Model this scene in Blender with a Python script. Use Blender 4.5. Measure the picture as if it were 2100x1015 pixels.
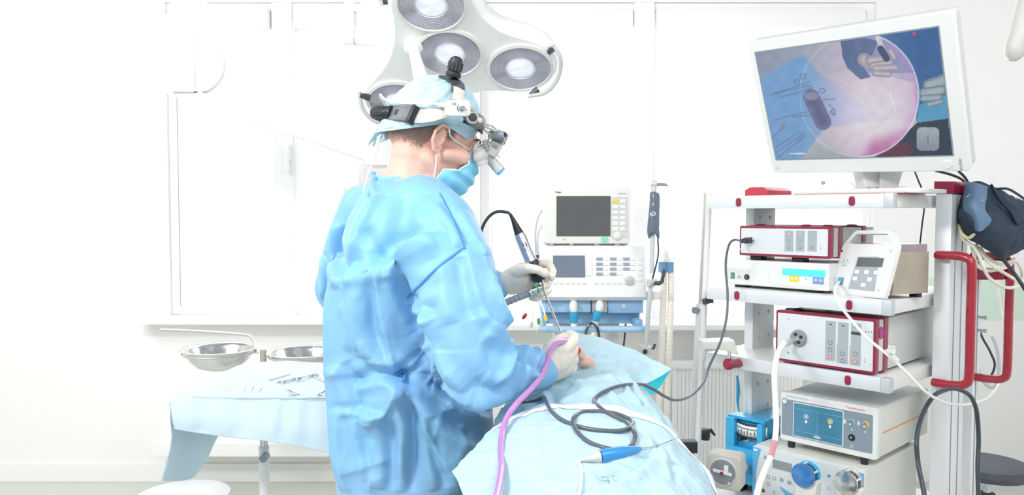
import bpy, bmesh, math, random
import numpy as np
from mathutils import Vector, Matrix, noise
from mathutils.bvhtree import BVHTree

sc = bpy.context.scene
for o in list(bpy.data.objects): bpy.data.objects.remove(o)
random.seed(7)
PI = math.pi

# ------------------------------------------------ camera
FPX = 1600.0
TH = math.atan(70/1600)
EYE = 1.45
cam = bpy.data.cameras.new('camera'); camo = bpy.data.objects.new('camera', cam)
sc.collection.objects.link(camo); sc.camera = camo
cam.sensor_fit = 'HORIZONTAL'; cam.sensor_width = 36; cam.lens = 36*FPX/2100
cam.clip_start = .05; cam.clip_end = 60
camo.location = (0, 0, EYE); camo.rotation_euler = (PI/2-TH, 0, 0)

# ------------------------------------------------ light and exposure
sc.view_settings.view_transform = 'Standard'; sc.view_settings.look = 'None'
sc.view_settings.exposure = 0.0; sc.view_settings.gamma = 1
world = bpy.data.worlds.new('World'); sc.world = world; world.use_nodes = True
wn = world.node_tree
bgn = wn.nodes['Background']; bgn.inputs[0].default_value = (.93, .965, 1, 1); bgn.inputs[1].default_value = .46

def area(name, loc, target, size, power, col=(1, 1, 1)):
    l = bpy.data.lights.new(name, 'AREA'); l.energy = power; l.color = col
    l.shape = 'RECTANGLE'; l.size, l.size_y = size
    o = bpy.data.objects.new(name, l); sc.collection.objects.link(o); o.location = loc
    o.rotation_euler = (Vector(target)-Vector(loc)).to_track_quat('-Z', 'Y').to_euler(); return o
area('added_area_light', (-1.5, .1, 3.0), (-.1, 2.0, 1.0), (.6, .4), 60, (1, .985, .97))  # added key light from upper left, no lamp stands there
area('added_area_light', (1.5, .5, 3.1), (.9, 2.6, 1.0), (1.2, .6), 24, (.97, .985, 1))  # added light to lift the cart, without a fixture
area('added_area_light', (-2.6, 1.6, 3.1), (-2.0, 4.1, .9), (1.6, 1.0), 35, (1, 1, 1))  # added light that whitens the left part of the back wall
area('daylight', (-1.2, 3.9, 1.9), (-.6, 1.6, .9), (1.6, 1.2), 13, (.9, .95, 1))
area('daylight', (1.3, 3.95, 1.8), (.7, 1.9, 1.0), (1.6, 1.3), 16, (.95, .98, 1))
area('added_area_light', (.3, -1.3, 2.6), (.3, 4.1, .3), (2.0, .8), 30, (1, .99, .97))  # added fill behind the camera, brightens the lower back wall

# ------------------------------------------------ pixel helpers (measured from the photograph, turned into real positions)
_F = Vector((0, math.cos(TH), -math.sin(TH))); _U = Vector((0, math.sin(TH), math.cos(TH))); _C = Vector((0, 0, EYE))
def ray(x, y): return _F+Vector(((x-1050)/FPX, 0, 0))-_U*((y-507.5)/FPX)
def P(x, y, d):
    r = ray(x, y); return _C+r*(d/r.y)
def PL(pts): return [P(*p) for p in pts]
def onplane(x, y, p0, n):
    r = ray(x, y); n = Vector(n); return _C+r*((Vector(p0)-_C).dot(n)/r.dot(n))

# ------------------------------------------------ materials
def lin(h):
    h = h.lstrip('#'); v = [int(h[i:i+2], 16)/255 for i in (0, 2, 4)]
    return [c/12.92 if c <= .04045 else ((c+.055)/1.055)**2.4 for c in v]
MATS = {}
def mat(name, col, rough=.5, metal=0, var=.04, vscale=6, bump=0, bscale=60, emit=0, trans=0, sheen=0, translucent=None, coat=0, spec=.5, alpha=1, col2=None):
    m = bpy.data.materials.new(name); m.use_nodes = True; nt = m.node_tree; b = nt.nodes['Principled BSDF']
    c = lin(col); tc = nt.nodes.new('ShaderNodeTexCoord')
    nz = nt.nodes.new('ShaderNodeTexNoise'); nz.inputs['Scale'].default_value = vscale; nz.inputs['Detail'].default_value = 3
    nt.links.new(tc.outputs['Object'], nz.inputs['Vector'])
    mx = nt.nodes.new('ShaderNodeMix'); mx.data_type = 'RGBA'
    c2 = lin(col2) if col2 else [min(1, x*(1+var)) for x in c]; c1 = c if col2 else [x*(1-var) for x in c]
    mx.inputs[6].default_value = (*c1, 1); mx.inputs[7].default_value = (*c2, 1)
    nt.links.new(nz.outputs['Fac'], mx.inputs[0]); nt.links.new(mx.outputs[2], b.inputs['Base Color'])
    b.inputs['Roughness'].default_value = rough; b.inputs['Metallic'].default_value = metal
    b.inputs['Specular IOR Level'].default_value = spec
    if coat: b.inputs['Coat Weight'].default_value = coat
    if sheen: b.inputs['Sheen Weight'].default_value = sheen; b.inputs['Sheen Roughness'].default_value = .4
    if trans: b.inputs['Transmission Weight'].default_value = trans
    if alpha < 1: b.inputs['Alpha'].default_value = alpha
    if emit:
        b.inputs['Emission Strength'].default_value = emit; nt.links.new(mx.outputs[2], b.inputs['Emission Color'])
    if bump:
        n2 = nt.nodes.new('ShaderNodeTexNoise'); n2.inputs['Scale'].default_value = bscale; n2.inputs['Detail'].default_value = 4
        nt.links.new(tc.outputs['Object'], n2.inputs['Vector'])
        bp = nt.nodes.new('ShaderNodeBump'); bp.inputs['Strength'].default_value = bump; bp.inputs['Distance'].default_value = .01
        nt.links.new(n2.outputs['Fac'], bp.inputs['Height']); nt.links.new(bp.outputs[0], b.inputs['Normal'])
    if translucent:
        w, tcx = translucent
        t = nt.nodes.new('ShaderNodeBsdfTranslucent'); t.inputs[0].default_value = (*lin(tcx), 1)
        ms = nt.nodes.new('ShaderNodeMixShader'); ms.inputs[0].default_value = w
        out = nt.nodes['Material Output']
        nt.links.new(b.outputs[0], ms.inputs[1]); nt.links.new(t.outputs[0], ms.inputs[2]); nt.links.new(ms.outputs[0], out.inputs[0])
    MATS[name] = m; return m
M_WALL = mat('painted_wall', '#fbfaf9', .85, var=.01, bump=.03, bscale=120)
M_WALLG = mat('painted_wall_grey', '#f6f5f4', .85, var=.01, bump=.03, bscale=120)
M_WARM = mat('warm_white_wall', '#f8f3f1', .85, var=.01)
M_GREEN = mat('pale_green_paint', '#dcefe0', .8, var=.02)
M_FLOOR = mat('speckled_vinyl', '#dfe2da', .45, vscale=90, col2='#c4c9bd', bump=.02)
M_FRAME = mat('window_frame_white', '#f6f6f5', .4, var=.01)
M_BLIND = mat('backlit_roller_blind', '#fdfdfd', .9, var=.005, emit=.75)
M_BLINDL = mat('dim_roller_blind', '#f1f2f1', .9, var=.005, emit=.35)
M_WHITE = mat('white_plastic', '#e6e7e6', .35, var=.01)
M_LAMP = mat('lamp_enamel', '#f7f8f6', .3, var=.01, coat=.3)
M_CREAM = mat('cream_plastic', '#e6e5df', .4, var=.015)
M_GREYP = mat('light_grey_plastic', '#c8cbcd', .4, var=.02)
M_MID = mat('mid_grey_plastic', '#8d979f', .4, var=.03)
M_PANEL = mat('grey_key_panel', '#a9b2b8', .4, var=.02)
M_DARK = mat('dark_grey_plastic', '#43474c', .4, var=.08)
M_BLACK = mat('black_rubber', '#23282e', .45, var=.1)
M_SCREEN = mat('dark_screen_glass', '#5d5f60', .12, var=.12, vscale=9, coat=.3)
M_SCRB = mat('grey_blue_lcd', '#6c7886', .2, var=.1, vscale=9)
M_RED = mat('crimson_plastic', '#941d40', .35, var=.04, coat=.2)
M_REDT = mat('crimson_tube_paint', '#a32033', .25, var=.04, coat=.6)
M_PINKR = mat('pinkish_red_cap', '#c2394b', .45, var=.05)  # pinker red than the other crimson fittings
M_ALU = mat('brushed_aluminium', '#e3e7ea', .42, metal=.25, var=.03, vscale=3)
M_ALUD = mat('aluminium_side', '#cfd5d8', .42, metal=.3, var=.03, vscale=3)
M_STEEL = mat('polished_steel', '#d9dadb', .18, metal=1, var=.06, vscale=9)
M_STEELB = mat('worn_steel_case', '#a39e98', .32, metal=.85, vscale=18, col2='#c4b69f', bump=.04)
M_CHROME = mat('chrome', '#c7ccd0', .12, metal=1, var=.03)
M_CASE = mat('grey_enamel_case', '#cdd0cd', .4, var=.02)
M_PUTTY = mat('putty_enamel', '#d9dad3', .45, var=.02)
M_BLUEM = mat('bright_blue_enamel', '#35aee2', .35, var=.04, coat=.3)
M_BLUEB = mat('anaesthesia_blue', '#8fb9de', .4, var=.03)
M_BLUEBL = mat('anaesthesia_light_blue', '#a9cdea', .35, var=.03)
M_TEAL = mat('teal_connector', '#2f9cc4', .35, var=.04)
M_COR = mat('corrugated_cream_tube', '#fbf4e8', .5, var=.02)
M_CLOTHB = mat('navy_cuff_fabric', '#1e2d3d', .75, vscale=30, col2='#2c3e55', bump=.2, bscale=120)
M_CLOTHG = mat('slate_blue_fabric', '#54708e', .7, vscale=20, col2='#6b84a0', bump=.15, bscale=150)
M_CUFFG = mat('slate_grey_cuff', '#6c7684', .7, var=.1)
M_YELLOW = mat('yellow_plastic', '#f2cf45', .4)
M_ORANGE = mat('orange_line', '#e8994e', .5)
M_GRN = mat('green_plastic', '#2fae57', .4)
M_LEDG = mat('green_switch_glow', '#19a386', .4, emit=.4)
M_CYAN = mat('cyan_display', '#4fd0e6', .3, emit=.55)
M_BTNO = mat('orange_lit_button', '#f0a08a', .4, emit=.25)
M_INK = mat('printed_ink', '#4a5058', .6)
M_INKL = mat('white_print', '#f2f6f8', .6)
M_INKR = mat('red_orange_print', '#ee6c55', .6)
M_INKB = mat('light_blue_print', '#8cc4dc', .6)
M_LABEL = mat('paper_label', '#ffffff', .6)
M_MAG = mat('magenta_sticker', '#b83b8f', .5)
M_LBLUE = mat('light_blue_graphic', '#5fb3e4', .4)
M_GLASS = mat('clear_cover', '#ffffff', .05, trans=.9, alpha=.35)
M_SKIN = mat('skin', '#e3b3a2', .5, vscale=9, col2='#eac2b2', bump=.05, bscale=220, spec=.3)
M_LIP = mat('reddened_skin', '#d8262f', .35)
M_HAIR = mat('short_dark_hair', '#75625b', .8, vscale=160, col2='#8d786f', bump=.3, bscale=300)
M_CAP = mat('pale_blue_cap_fabric', '#b4d8e6', .8, vscale=30, col2='#c6e3ee', bump=.12, bscale=200)
M_MASK = mat('blue_mask_fabric', '#86cfe9', .75, var=.06, vscale=40, bump=.08, bscale=300)
M_MASKW = mat('white_mask_edge', '#e9f5fa', .8)
M_GLOVE = mat('latex_glove', '#e6dccf', .42, var=.03, vscale=25, bump=.12, bscale=70)
M_GOWN = mat('blue_gown_fabric', '#90b0e4', .52, vscale=3.5, col2='#7ac6e4', bump=.08, bscale=260, sheen=.15)  # violet-blue and cyan patches put shaded and lit hues into the cloth colour
M_SEAM = mat('gown_seam_stitching', '#4f8fcf', .7)
M_DRAPE = mat('pale_blue_drape', '#c6e7f3', .7, vscale=2.5, col2='#d0edf6', bump=.05, bscale=200, translucent=(.22, '#5fdcf0'))
M_DRAPE2 = mat('white_blue_drape', '#c8e6f2', .6, vscale=2.5, col2='#d3edf6', bump=.05, bscale=200, translucent=(.18, '#86e0f2'))
M_EDGE = mat('white_adhesive_strip', '#f7fbfd', .35)
M_TDRAPE = mat('table_drape', '#d9ebf6', .75, vscale=3, col2='#e3f1f9', translucent=(.2, '#b5e8f5'))
M_PINK = mat('pink_suction_tube', '#c888c8', .28, var=.05, coat=.5)
M_GCAB = mat('grey_cable', '#565e69', .35, var=.06, coat=.2)
M_DCAB = mat('dark_cable', '#303b45', .35, var=.06, coat=.2)
M_WCAB = mat('white_cable', '#f4f4ee', .4, var=.01)
M_CCAB = mat('cream_cable', '#e8e5d8', .45, var=.02)
M_HGREY = mat('grey_headlight_housing', '#c9c8c2', .4, var=.02)
M_STRAP = mat('headband_strap', '#c9c6be', .5, var=.02)
M_SEAT = mat('dark_stool_vinyl', '#4a505c', .5, var=.05)
M_STEELT = mat('satin_steel_tube', '#cbc6bf', .35, metal=.5)

# ------------------------------------------------ mesh building
class MB:
    def __init__(s, M=None): s.b = bmesh.new(); s.M = M or Matrix.Identity(4)
    def _v(s, p): return s.b.verts.new(s.M @ Vector(p))
    def box(s, lo, hi, bev=0, rot=None, seg=2):
        lo, hi = Vector(lo), Vector(hi); c = (lo+hi)/2
        t = bmesh.new(); bmesh.ops.create_cube(t, size=1)
        for v in t.verts: v.co = Vector([v.co[i]*(hi[i]-lo[i]) for i in range(3)])
        if bev: bmesh.ops.bevel(t, geom=t.edges[:], offset=bev, segments=seg, profile=.6, affect='EDGES')
        mm = s.M @ Matrix.Translation(c) @ (rot.to_4x4() if rot else Matrix.Identity(4))
        s._merge(t, mm); return s
    def _merge(s, t, mm):
        t.transform(mm); me = bpy.data.meshes.new('t'); t.to_mesh(me); t.free(); s.b.from_mesh(me); bpy.data.meshes.remove(me)
    def tube(s, pts, r, n=10, smooth=0, cap=True, closed=False, flat=None):
        pts = [Vector(p) for p in pts]
        if smooth:
            if isinstance(r, tuple): r = [r]*len(pts)
            tw = isinstance(r, list) and any(isinstance(q, tuple) for q in r)
            rr = [Vector(q if isinstance(q, tuple) else (q, q)) for q in r] if tw else (r if isinstance(r, list) else None)
            np_, nr = spline(pts, smooth, rr, closed); pts = np_; r = ([tuple(q) for q in nr] if tw else nr) if rr else r
        m = len(pts); rad = r if isinstance(r, list) else [r]*m
        rings = []; up = None
        for i, p in enumerate(pts):
            if closed: t = pts[(i+1) % m]-pts[i-1]
            else: t = pts[min(i+1, m-1)]-pts[max(i-1, 0)]
            t.normalize() if t.length > 1e-9 else None
            if up is None:
                up = t.orthogonal().normalized() if flat is None else (Vector(flat)-t*t.dot(Vector(flat))).normalized()
            else:
                if flat is not None: up = Vector(flat)
                up = (up-t*up.dot(t)).normalized()
            sd = t.cross(up); ra = rad[i]
            rx, ry = ra if isinstance(ra, tuple) else (ra, ra)
            rings.append([s._v(p+up*math.cos(a)*rx+sd*math.sin(a)*ry) for a in [2*PI*k/n for k in range(n)]])
        for i in range(m if closed else m-1):
            A, B = rings[i], rings[(i+1) % m]
            for k in range(n): s.b.faces.new((A[k], A[(k+1) % n], B[(k+1) % n], B[k]))
        if cap and not closed:
            s.b.faces.new(rings[0][::-1]); s.b.faces.new(rings[-1])
        return s
    def cyl(s, a, b, r, n=24, r2=None): return s.tube([a, b], [r, r if r2 is None else r2], n)
    def lathe(s, prof, origin=(0, 0, 0), axis=(0, 0, 1), n=40, close=False):
        ax = Vector(axis).normalized(); u = ax.orthogonal().normalized(); w = ax.cross(u); o = Vector(origin); rings = []
        for (r, h) in prof:
            if r < 1e-6: rings.append([s._v(o+ax*h)])
            else: rings.append([s._v(o+ax*h+(u*math.cos(a)+w*math.sin(a))*r) for a in [2*PI*k/n for k in range(n)]])
        for A, B in zip(rings, rings[1:]):
            for k in range(n):
                f = []
                for v in ((A[k % len(A)]), (A[(k+1) % n % len(A)]), (B[(k+1) % n % len(B)]), (B[k % len(B)])):
                    if v not in f: f.append(v)
                if len(f) > 2:
                    try: s.b.faces.new(f)
                    except ValueError: pass
        return s
    def prism(s, poly, y0, y1, ax='y', bev=0):
        # poly: list of (a,b); ax 'y' -> (x,z) outline extruded along y
        def mk(p, h): return {'y': (p[0], h, p[1]), 'z': (p[0], p[1], h), 'x': (h, p[0], p[1])}[ax]
        t = bmesh.new()
        A = [t.verts.new(mk(p, y0)) for p in poly]; B = [t.verts.new(mk(p, y1)) for p in poly]; n = len(poly)
        fa = t.faces.new(A); fb = t.faces.new(B[::-1])
        for k in range(n): t.faces.new((A[k], B[k], B[(k+1) % n], A[(k+1) % n]))
        bmesh.ops.recalc_face_normals(t, faces=t.faces[:])
        if bev:
            ed = [e for e in t.edges if e in fa.edges[:] or e in fb.edges[:]]
            bmesh.ops.bevel(t, geom=ed, offset=bev, segments=3, profile=.6, affect='EDGES')
        s._merge(t, s.M); return s
    def ell(s, c, r, rot=None, n=20):
        t = bmesh.new(); bmesh.ops.create_uvsphere(t, u_segments=n, v_segments=max(8, n*2//3), radius=1)
        mm = s.M @ Matrix.Translation(Vector(c)) @ (rot.to_4x4() if rot else Matrix.Identity(4)) @ Matrix.Diagonal((*r, 1)) if hasattr(r, '__len__') else s.M @ Matrix.Translation(Vector(c)) @ Matrix.Scale(r, 4)
        s._merge(t, mm); return s
    def grid(s, rows, close=False):
        V = [[s._v(p) for p in r] for r in rows]
        for A, B in zip(V, V[1:]):
            n = len(A)
            for k in range(n if close else n-1): s.b.faces.new((A[k], A[(k+1) % n], B[(k+1) % n], B[k]))
        return V
    def quad(s, *pts): s.b.faces.new([s._v(p) for p in pts]); return s

def spline(pts, sub, rad=None, closed=False):
    n = len(pts); out, ro = [], []
    rng = range(n if closed else n-1)
    def g(a, i): return a[i % n] if closed else a[max(0, min(n-1, i))]
    def cr(a, b, c, d, t): return a*(-.5*t+t*t-.5*t**3)+b*(1-2.5*t*t+1.5*t**3)+c*(.5*t+2*t*t-1.5*t**3)+d*(-.5*t*t+.5*t**3)
    for i in rng:
        for k in range(sub):
            t = k/sub; out.append(cr(g(pts, i-1), g(pts, i), g(pts, i+1), g(pts, i+2), t))
            if rad: ro.append(cr(g(rad, i-1), g(rad, i), g(rad, i+1), g(rad, i+2), t))
    if not closed:
        out.append(pts[-1].copy())
        if rad: ro.append(rad[-1])
    return out, ro

def obj(name, mb, m, parent=None, smooth=True, angle=38, label=None):
    b = mb.b if isinstance(mb, MB) else None
    if b is not None:
        bmesh.ops.recalc_face_normals(b, faces=b.faces[:])
        me = bpy.data.meshes.new(name); b.to_mesh(me); b.free()
    else: me = mb
    if smooth:
        me.polygons.foreach_set('use_smooth', [True]*len(me.polygons))
        try: me.set_sharp_from_angle(angle=math.radians(angle))
        except Exception: pass
    me.materials.clear(); me.materials.append(m)
    o = bpy.data.objects.new(name, me); sc.collection.objects.link(o)
    if parent is not None:
        o.parent = parent; me.transform(world_of(parent).inverted())
    if label: o['label'] = label
    return o
def world_of(o):
    m = Matrix.LocRotScale(o.location, o.rotation_euler.to_matrix() if True else None, o.scale)
    return world_of(o.parent) @ m if o.parent else m
def tag(o, label=None, cat=None, group=None, kind=None):
    if label: o['label'] = label
    if cat: o['category'] = cat
    if group: o['group'] = group
    if kind: o['kind'] = kind
    return o
def thing(name, label, cat, loc, rot=None, group=None):
    o = bpy.data.objects.new(name, None); sc.collection.objects.link(o); o.empty_display_size = .05
    o.location = loc
    if rot is not None: o.rotation_euler = (0, 0, rot)
    return tag(o, label, cat, group)
def struct(name, mb, m, parent=None, smooth=False):
    o = obj(name, mb, m, parent, smooth=smooth)
    if parent is None: o['kind'] = 'structure'
    return o
def text(s, name, M, size, m, parent, align='CENTER', ext=.0002, bold=False):
    c = bpy.data.curves.new('t', 'FONT'); c.body = s; c.size = size; c.align_x = align; c.align_y = 'CENTER'; c.extrude = ext
    if bold: c.offset = size*.02
    o = bpy.data.objects.new('t', c); sc.collection.objects.link(o)
    dg = bpy.context.evaluated_depsgraph_get(); me = bpy.data.meshes.new_from_object(o.evaluated_get(dg)); 
    bpy.data.objects.remove(o); bpy.data.curves.remove(c); me.transform(M)
    return obj(name, me, m, parent, smooth=False)
def rrect(x0, z0, x1, z1, r, n=5):
    pts = []
    for cx, cz, a0 in ((x1-r, z1-r, 0), (x0+r, z1-r, 90), (x0+r, z0+r, 180), (x1-r, z0+r, 270)):
        for k in range(n+1):
            a = math.radians(a0+90*k/n); pts.append((cx+r*math.cos(a), cz+r*math.sin(a)))
    return pts
def circ(cx, cz, r, n=28, rz=None): return [(cx+r*math.cos(2*PI*k/n), cz+(rz or r)*math.sin(2*PI*k/n)) for k in range(n)]
def ring2d(mb, cx, cz, r, w, y0, y1, n=28):
    mb.tube([(cx+r*math.cos(2*PI*k/n), (y0+y1)/2, cz+r*math.sin(2*PI*k/n)) for k in range(n)], w, 6, closed=True)

# organic: union of round-ended tapered chains and ellipsoids, fused by a voxel remesh into one continuous surface
def organic(chains, ells=(), voxel=.006, smooth=6, smf=.5, extra=None):
    mb = MB()
    for ch in chains:
        pts = [Vector(p) for p, r in ch]; rad = [r for p, r in ch]
        for (a, ra), (b, rb) in zip(zip(pts, rad), zip(pts[1:], rad[1:])):
            L = (b-a).length; k = max(2, int(L/(min(ra, rb)*.45)))
            for i in range(k+1):
                t = i/k; mb.ell(a.lerp(b, t), ra+(rb-ra)*t, n=12)
    for e in ells: mb.ell(*e)
    if extra: extra(mb)
    me = bpy.data.meshes.new('o'); mb.b.to_mesh(me); mb.b.free()
    o = bpy.data.objects.new('o', me); sc.collection.objects.link(o)
    md = o.modifiers.new('r', 'REMESH'); md.mode = 'VOXEL'; md.voxel_size = voxel
    if smooth:
        ms = o.modifiers.new('s', 'SMOOTH'); ms.factor = smf; ms.iterations = smooth
    dg = bpy.context.evaluated_depsgraph_get(); out = bpy.data.meshes.new_from_object(o.evaluated_get(dg))
    bpy.data.objects.remove(o); bpy.data.meshes.remove(me); return out

def refine(me):
    b = bmesh.new(); b.from_mesh(me); bmesh.ops.subdivide_edges(b, edges=b.edges[:], cuts=1, use_grid_fill=True, smooth=0); b.to_mesh(me); b.free(); return me
def getv(me):
    a = np.empty(len(me.vertices)*3, dtype=np.float64); me.vertices.foreach_get('co', a); return a.reshape(-1, 3)
def getn(me):
    a = np.empty(len(me.vertices)*3, dtype=np.float32); me.vertex_normals.foreach_get('vector', a); return a.reshape(-1, 3).astype(np.float64)
def setv(me, a): me.vertices.foreach_set('co', a.astype(np.float32).ravel()); me.update()
def bvh_of(me):
    return BVHTree.FromPolygons([v.co for v in me.vertices], [p.vertices for p in me.polygons])
def folds(me, lst, reach=4.0):
    """press cloth folds into a mesh: each entry is (pixels along the fold, width, height, kind)"""
    tree = bvh_of(me); V = getv(me); N = getn(me); D = np.zeros(len(V))
    for px, w, h, kind in lst:
        px2 = [Vector((a, b, 0)) for a, b in px]; sp, _ = spline(px2, 5) if len(px2) > 2 else ([px2[0].lerp(px2[1], k/6) for k in range(7)], 0)
        pts = []
        for q in sp:
            r = ray(q.x, q.y); hit = tree.ray_cast(_C, r.normalized(), 6)
            if hit[0] is not None: pts.append((np.array(hit[0]), np.array(hit[1])))
        if len(pts) < 2: continue
        A = np.array([p[0] for p in pts]); nn = np.array([p[1] for p in pts]); m = len(A)
        lo = A.min(0)-reach*w; hi = A.max(0)+reach*w
        idx = np.where(((V > lo) & (V < hi)).all(1))[0]
        if not len(idx): continue
        X = V[idx]; best = np.full(len(idx), 1e9); sg = np.zeros(len(idx)); tt = np.zeros(len(idx)); nb = np.zeros((len(idx), 3))
        for i in range(m-1):
            a, b = A[i], A[i+1]; ab = b-a; L2 = ab@ab
            if L2 < 1e-12: continue
            t = np.clip(((X-a)@ab)/L2, 0, 1); q = a+t[:, None]*ab; dv = X-q; d = np.linalg.norm(dv, axis=1)
            side = np.cross(ab/math.sqrt(L2), nn[i]); s_ = dv@side
            k = d < best; best[k] = d[k]; sg[k] = np.sign(s_[k]); tt[k] = (i+t[k])/(m-1); nb[k] = nn[i]
        ok = (np.einsum('ij,ij->i', N[idx], nb) > .0)
        tap = np.clip(np.minimum(tt, 1-tt)*5, 0, 1)**.7
        u = best/w
        if kind == 'r': pr = np.exp(-.5*u*u)
        elif kind == 'p': pr = np.exp(-u)  # sharp pinched ridge
        elif kind == 's': pr = sg*u*np.exp(-.5*u*u)*1.65
        elif kind == 'c': pr = np.where(sg > 0, np.exp(-u), np.exp(-.5*(u/2.2)**2))  # cloth fold: steep one side
        D[idx] += np.where(ok, pr*h*tap, 0)
    setv(me, V+N*D[:, None])
def crumple(me, amp, scale, seed=0, stretch=(1, 1, 1), mask=None):
    V = getv(me); N = getn(me); D = np.empty(len(V)); off = Vector((seed*3.7, seed*1.3, seed*7.1))
    for i, v in enumerate(V):
        q = Vector((v[0]*stretch[0], v[1]*stretch[1], v[2]*stretch[2]))*scale+off
        n1 = noise.noise(q); n2 = noise.noise(q*2.3+Vector((5, 1, 2)))
        D[i] = (1-2*abs(n1))*.6+(1-2*abs(n2))*.3-.35
    if mask is not None: D *= mask(V)
    setv(me, V+N*(D*amp)[:, None])
def net(rows, nu=10, nv=10):
    R = [spline([Vector(p) for p in r], nu)[0] for r in rows]; C = list(zip(*R)); C2 = [spline(list(c), nv)[0] for c in C]
    return [list(r) for r in zip(*C2)]
def netmesh(rows, nu=10, nv=10, thick=0):
    mb = MB(); mb.grid(net(rows, nu, nv)); me = bpy.data.meshes.new('n'); 
    bmesh.ops.recalc_face_normals(mb.b, faces=mb.b.faces[:]); mb.b.to_mesh(me); mb.b.free(); return me
def solid(o, t=.0015, off=0):
    m = o.modifiers.new('thickness', 'SOLIDIFY'); m.thickness = t; m.offset = off; return o
def flip_up(me, d=(0, 0, 1)):
    s = 0
    for p in me.polygons: s += p.normal.dot(Vector(d))*p.area
    if s < 0: me.flip_normals()
    return me
# ================================================= ROOM
WY = 4.17
def wallbox(name, px0, px1, y0, y1, m, z0=None, z1=None, yy=WY, th=.12, front=0):
    a = P(px0, y0, yy); b = P(px1, y1, yy)
    return struct(name, MB().box((a.x, yy-front, b.z if z0 is None else z0), (b.x, yy+th, a.z if z1 is None else z1)), m)
XR = 2.9
struct('floor', MB().box((-4, -2.2, -.1), (XR+.1, WY+.12, 0)), M_FLOOR)
xa, xb = P(345, 400, WY).x, P(750, 400, WY).x
xc, xd = P(985, 400, WY).x, P(1790, 400, WY).x
zs = P(450, 646, WY).z; zt = 2.75
mb = MB()
mb.box((-4, WY, 0), (xa, WY+.15, 3.2)); mb.box((xa, WY, 0), (XR, WY+.15, zs-.02)); mb.box((xa, WY, P(500, 4, WY).z), (XR, WY+.15, 3.2))
mb.box((xd, WY, zs-.02), (XR, WY+.15, P(500, 4, WY).z))
struct('wall_back', mb, M_WALLG)
struct('wall_pillar', MB().box((xb, WY-.1, 0), (xc, WY+.15, 3.2), .004), M_WARM)
struct('wall_right', MB().box((XR, -.5, 0), (XR+.12, WY+.15, 3.2)), M_WALLG)
struct('wall_left', MB().box((-4.12, -.5, 0), (-4, WY+.15, 3.2)), M_WALLG)
# painted green bands
a, b = P(985, 535, WY-.0), P(1115, 622, WY-.0)
struct('trim_1', MB().box((P(984, 500, WY-.1).x, WY-.104, P(1000, 622, WY-.1).z), (P(1000, 500, WY-.1).x, WY-.1, P(1000, 535, WY-.1).z)), M_GREEN)
struct('trim_3', MB().box((P(1790, 500, WY).x+.02, WY-.004, P(2060, 656, WY).z), (XR, WY, P(2060, 570, WY).z)), M_GREEN)
# low service channel and skirting under the left window
struct('trim_4', MB().box((P(330, 900, WY-.1).x, WY-.22, P(500, 935, WY-.2).z), (P(700, 900, WY-.1).x, WY, P(500, 905, WY-.2).z), .01), M_FRAME)
struct('baseboard_back', MB().box((-4, WY-.015, 0), (XR, WY, .1), .003), M_FRAME)
# sills
struct('trim_5', MB().box((P(300, 640, WY).x, WY-.16, zs-.03), (P(752, 640, WY).x, WY+.02, zs), .006), M_FRAME)
zsr = P(1400, 655, WY).z
struct('trim_6', MB().box((xc, WY-.2, zsr-.03), (P(1800, 640, WY).x, WY+.02, zsr), .006), M_FRAME)
# windows with roller blinds
def window(name, x0, x1, z0, z1, mullions, blind, cass):
    fr = MB(); w = .045; y = WY+.02
    fr.box((x0, y, z0), (x0+w, y+.07, z1), .004); fr.box((x1-w, y, z0), (x1, y+.07, z1), .004)
    fr.box((x0+w*.5, y+.003, z0-.002), (x1-w*.5, y+.068, z0+w), .004); fr.box((x0+w*.5, y+.003, z1-w), (x1-w*.5, y+.068, z1+.002), .004)
    for mx in mullions: fr.box((mx-.055, y-.015, z0-.004), (mx+.055, y+.072, z1+.004), .005)
    root = struct(name, fr, M_FRAME)
    xs = [x0]+mullions+[x1]
    for a, b in zip(xs, xs[1:]):
        obj('blind', MB().box((a+.03, y+.035, z0+.03), (b-.03, y+.045, z1-.03)), blind, root, smooth=False)
        obj('blind_cassette', MB().box((a+.06, y-.04, z1-.14), (b-.06, y+.03, z1-.03), .02), M_FRAME, root)
        obj('blind_guide', MB().box((a+.052, y-.008, z0+.04), (a+.068, y+.03, z1-.1), .003), M_FRAME, root)
    return root
zw = P(500, 4, WY).z
w1 = window('window_1', xa, xb, zs, zw, [P(580, 300, WY).x], M_BLINDL, 1)
h = P(588, 300, WY-.02); h2 = P(588, 352, WY-.02)
obj('window_handle', MB().box((h.x-.012, WY-.04, h2.z), (h.x+.012, WY-.02, h.z), .006).box((h.x-.015, WY-.025, h.z-.07), (h.x+.015, WY+.01, h.z+.01), .005), M_FRAME, w1)
w2 = window('window_2', xc, xd, zsr, zw, [P(1320, 300, WY).x], M_BLIND, 1)
# radiator under the right window
rad = thing('radiator', 'white ribbed radiator under the bright window behind the equipment cart', 'radiator', (P(1500, 900, 4.0).x, 4.05, .12))
x0, x1 = P(1385, 800, 4.0).x, P(1640, 800, 4.0).x; z1, z0 = P(1400, 750, 4.0).z, .14
mb = MB(); n = 34
for k in range(n):
    x = x0+(x1-x0)*k/(n-1); mb.box((x-.0099, 3.985, z0), (x+.0099, 4.04, z1), .005)
mb.box((x0, 4.0, z0), (x1, 4.042, z1-.002))
obj('fins', mb, M_FRAME, rad); obj('top_cover', MB().box((x0-.03, 3.96, z1-.01), (x1+.03, 4.06, z1+.03), .008), M_FRAME, rad); obj('wall_bracket', MB().box((x0, 4.04, z0+.1), (x1, WY, z0+.16)), M_FRAME, rad)
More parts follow.
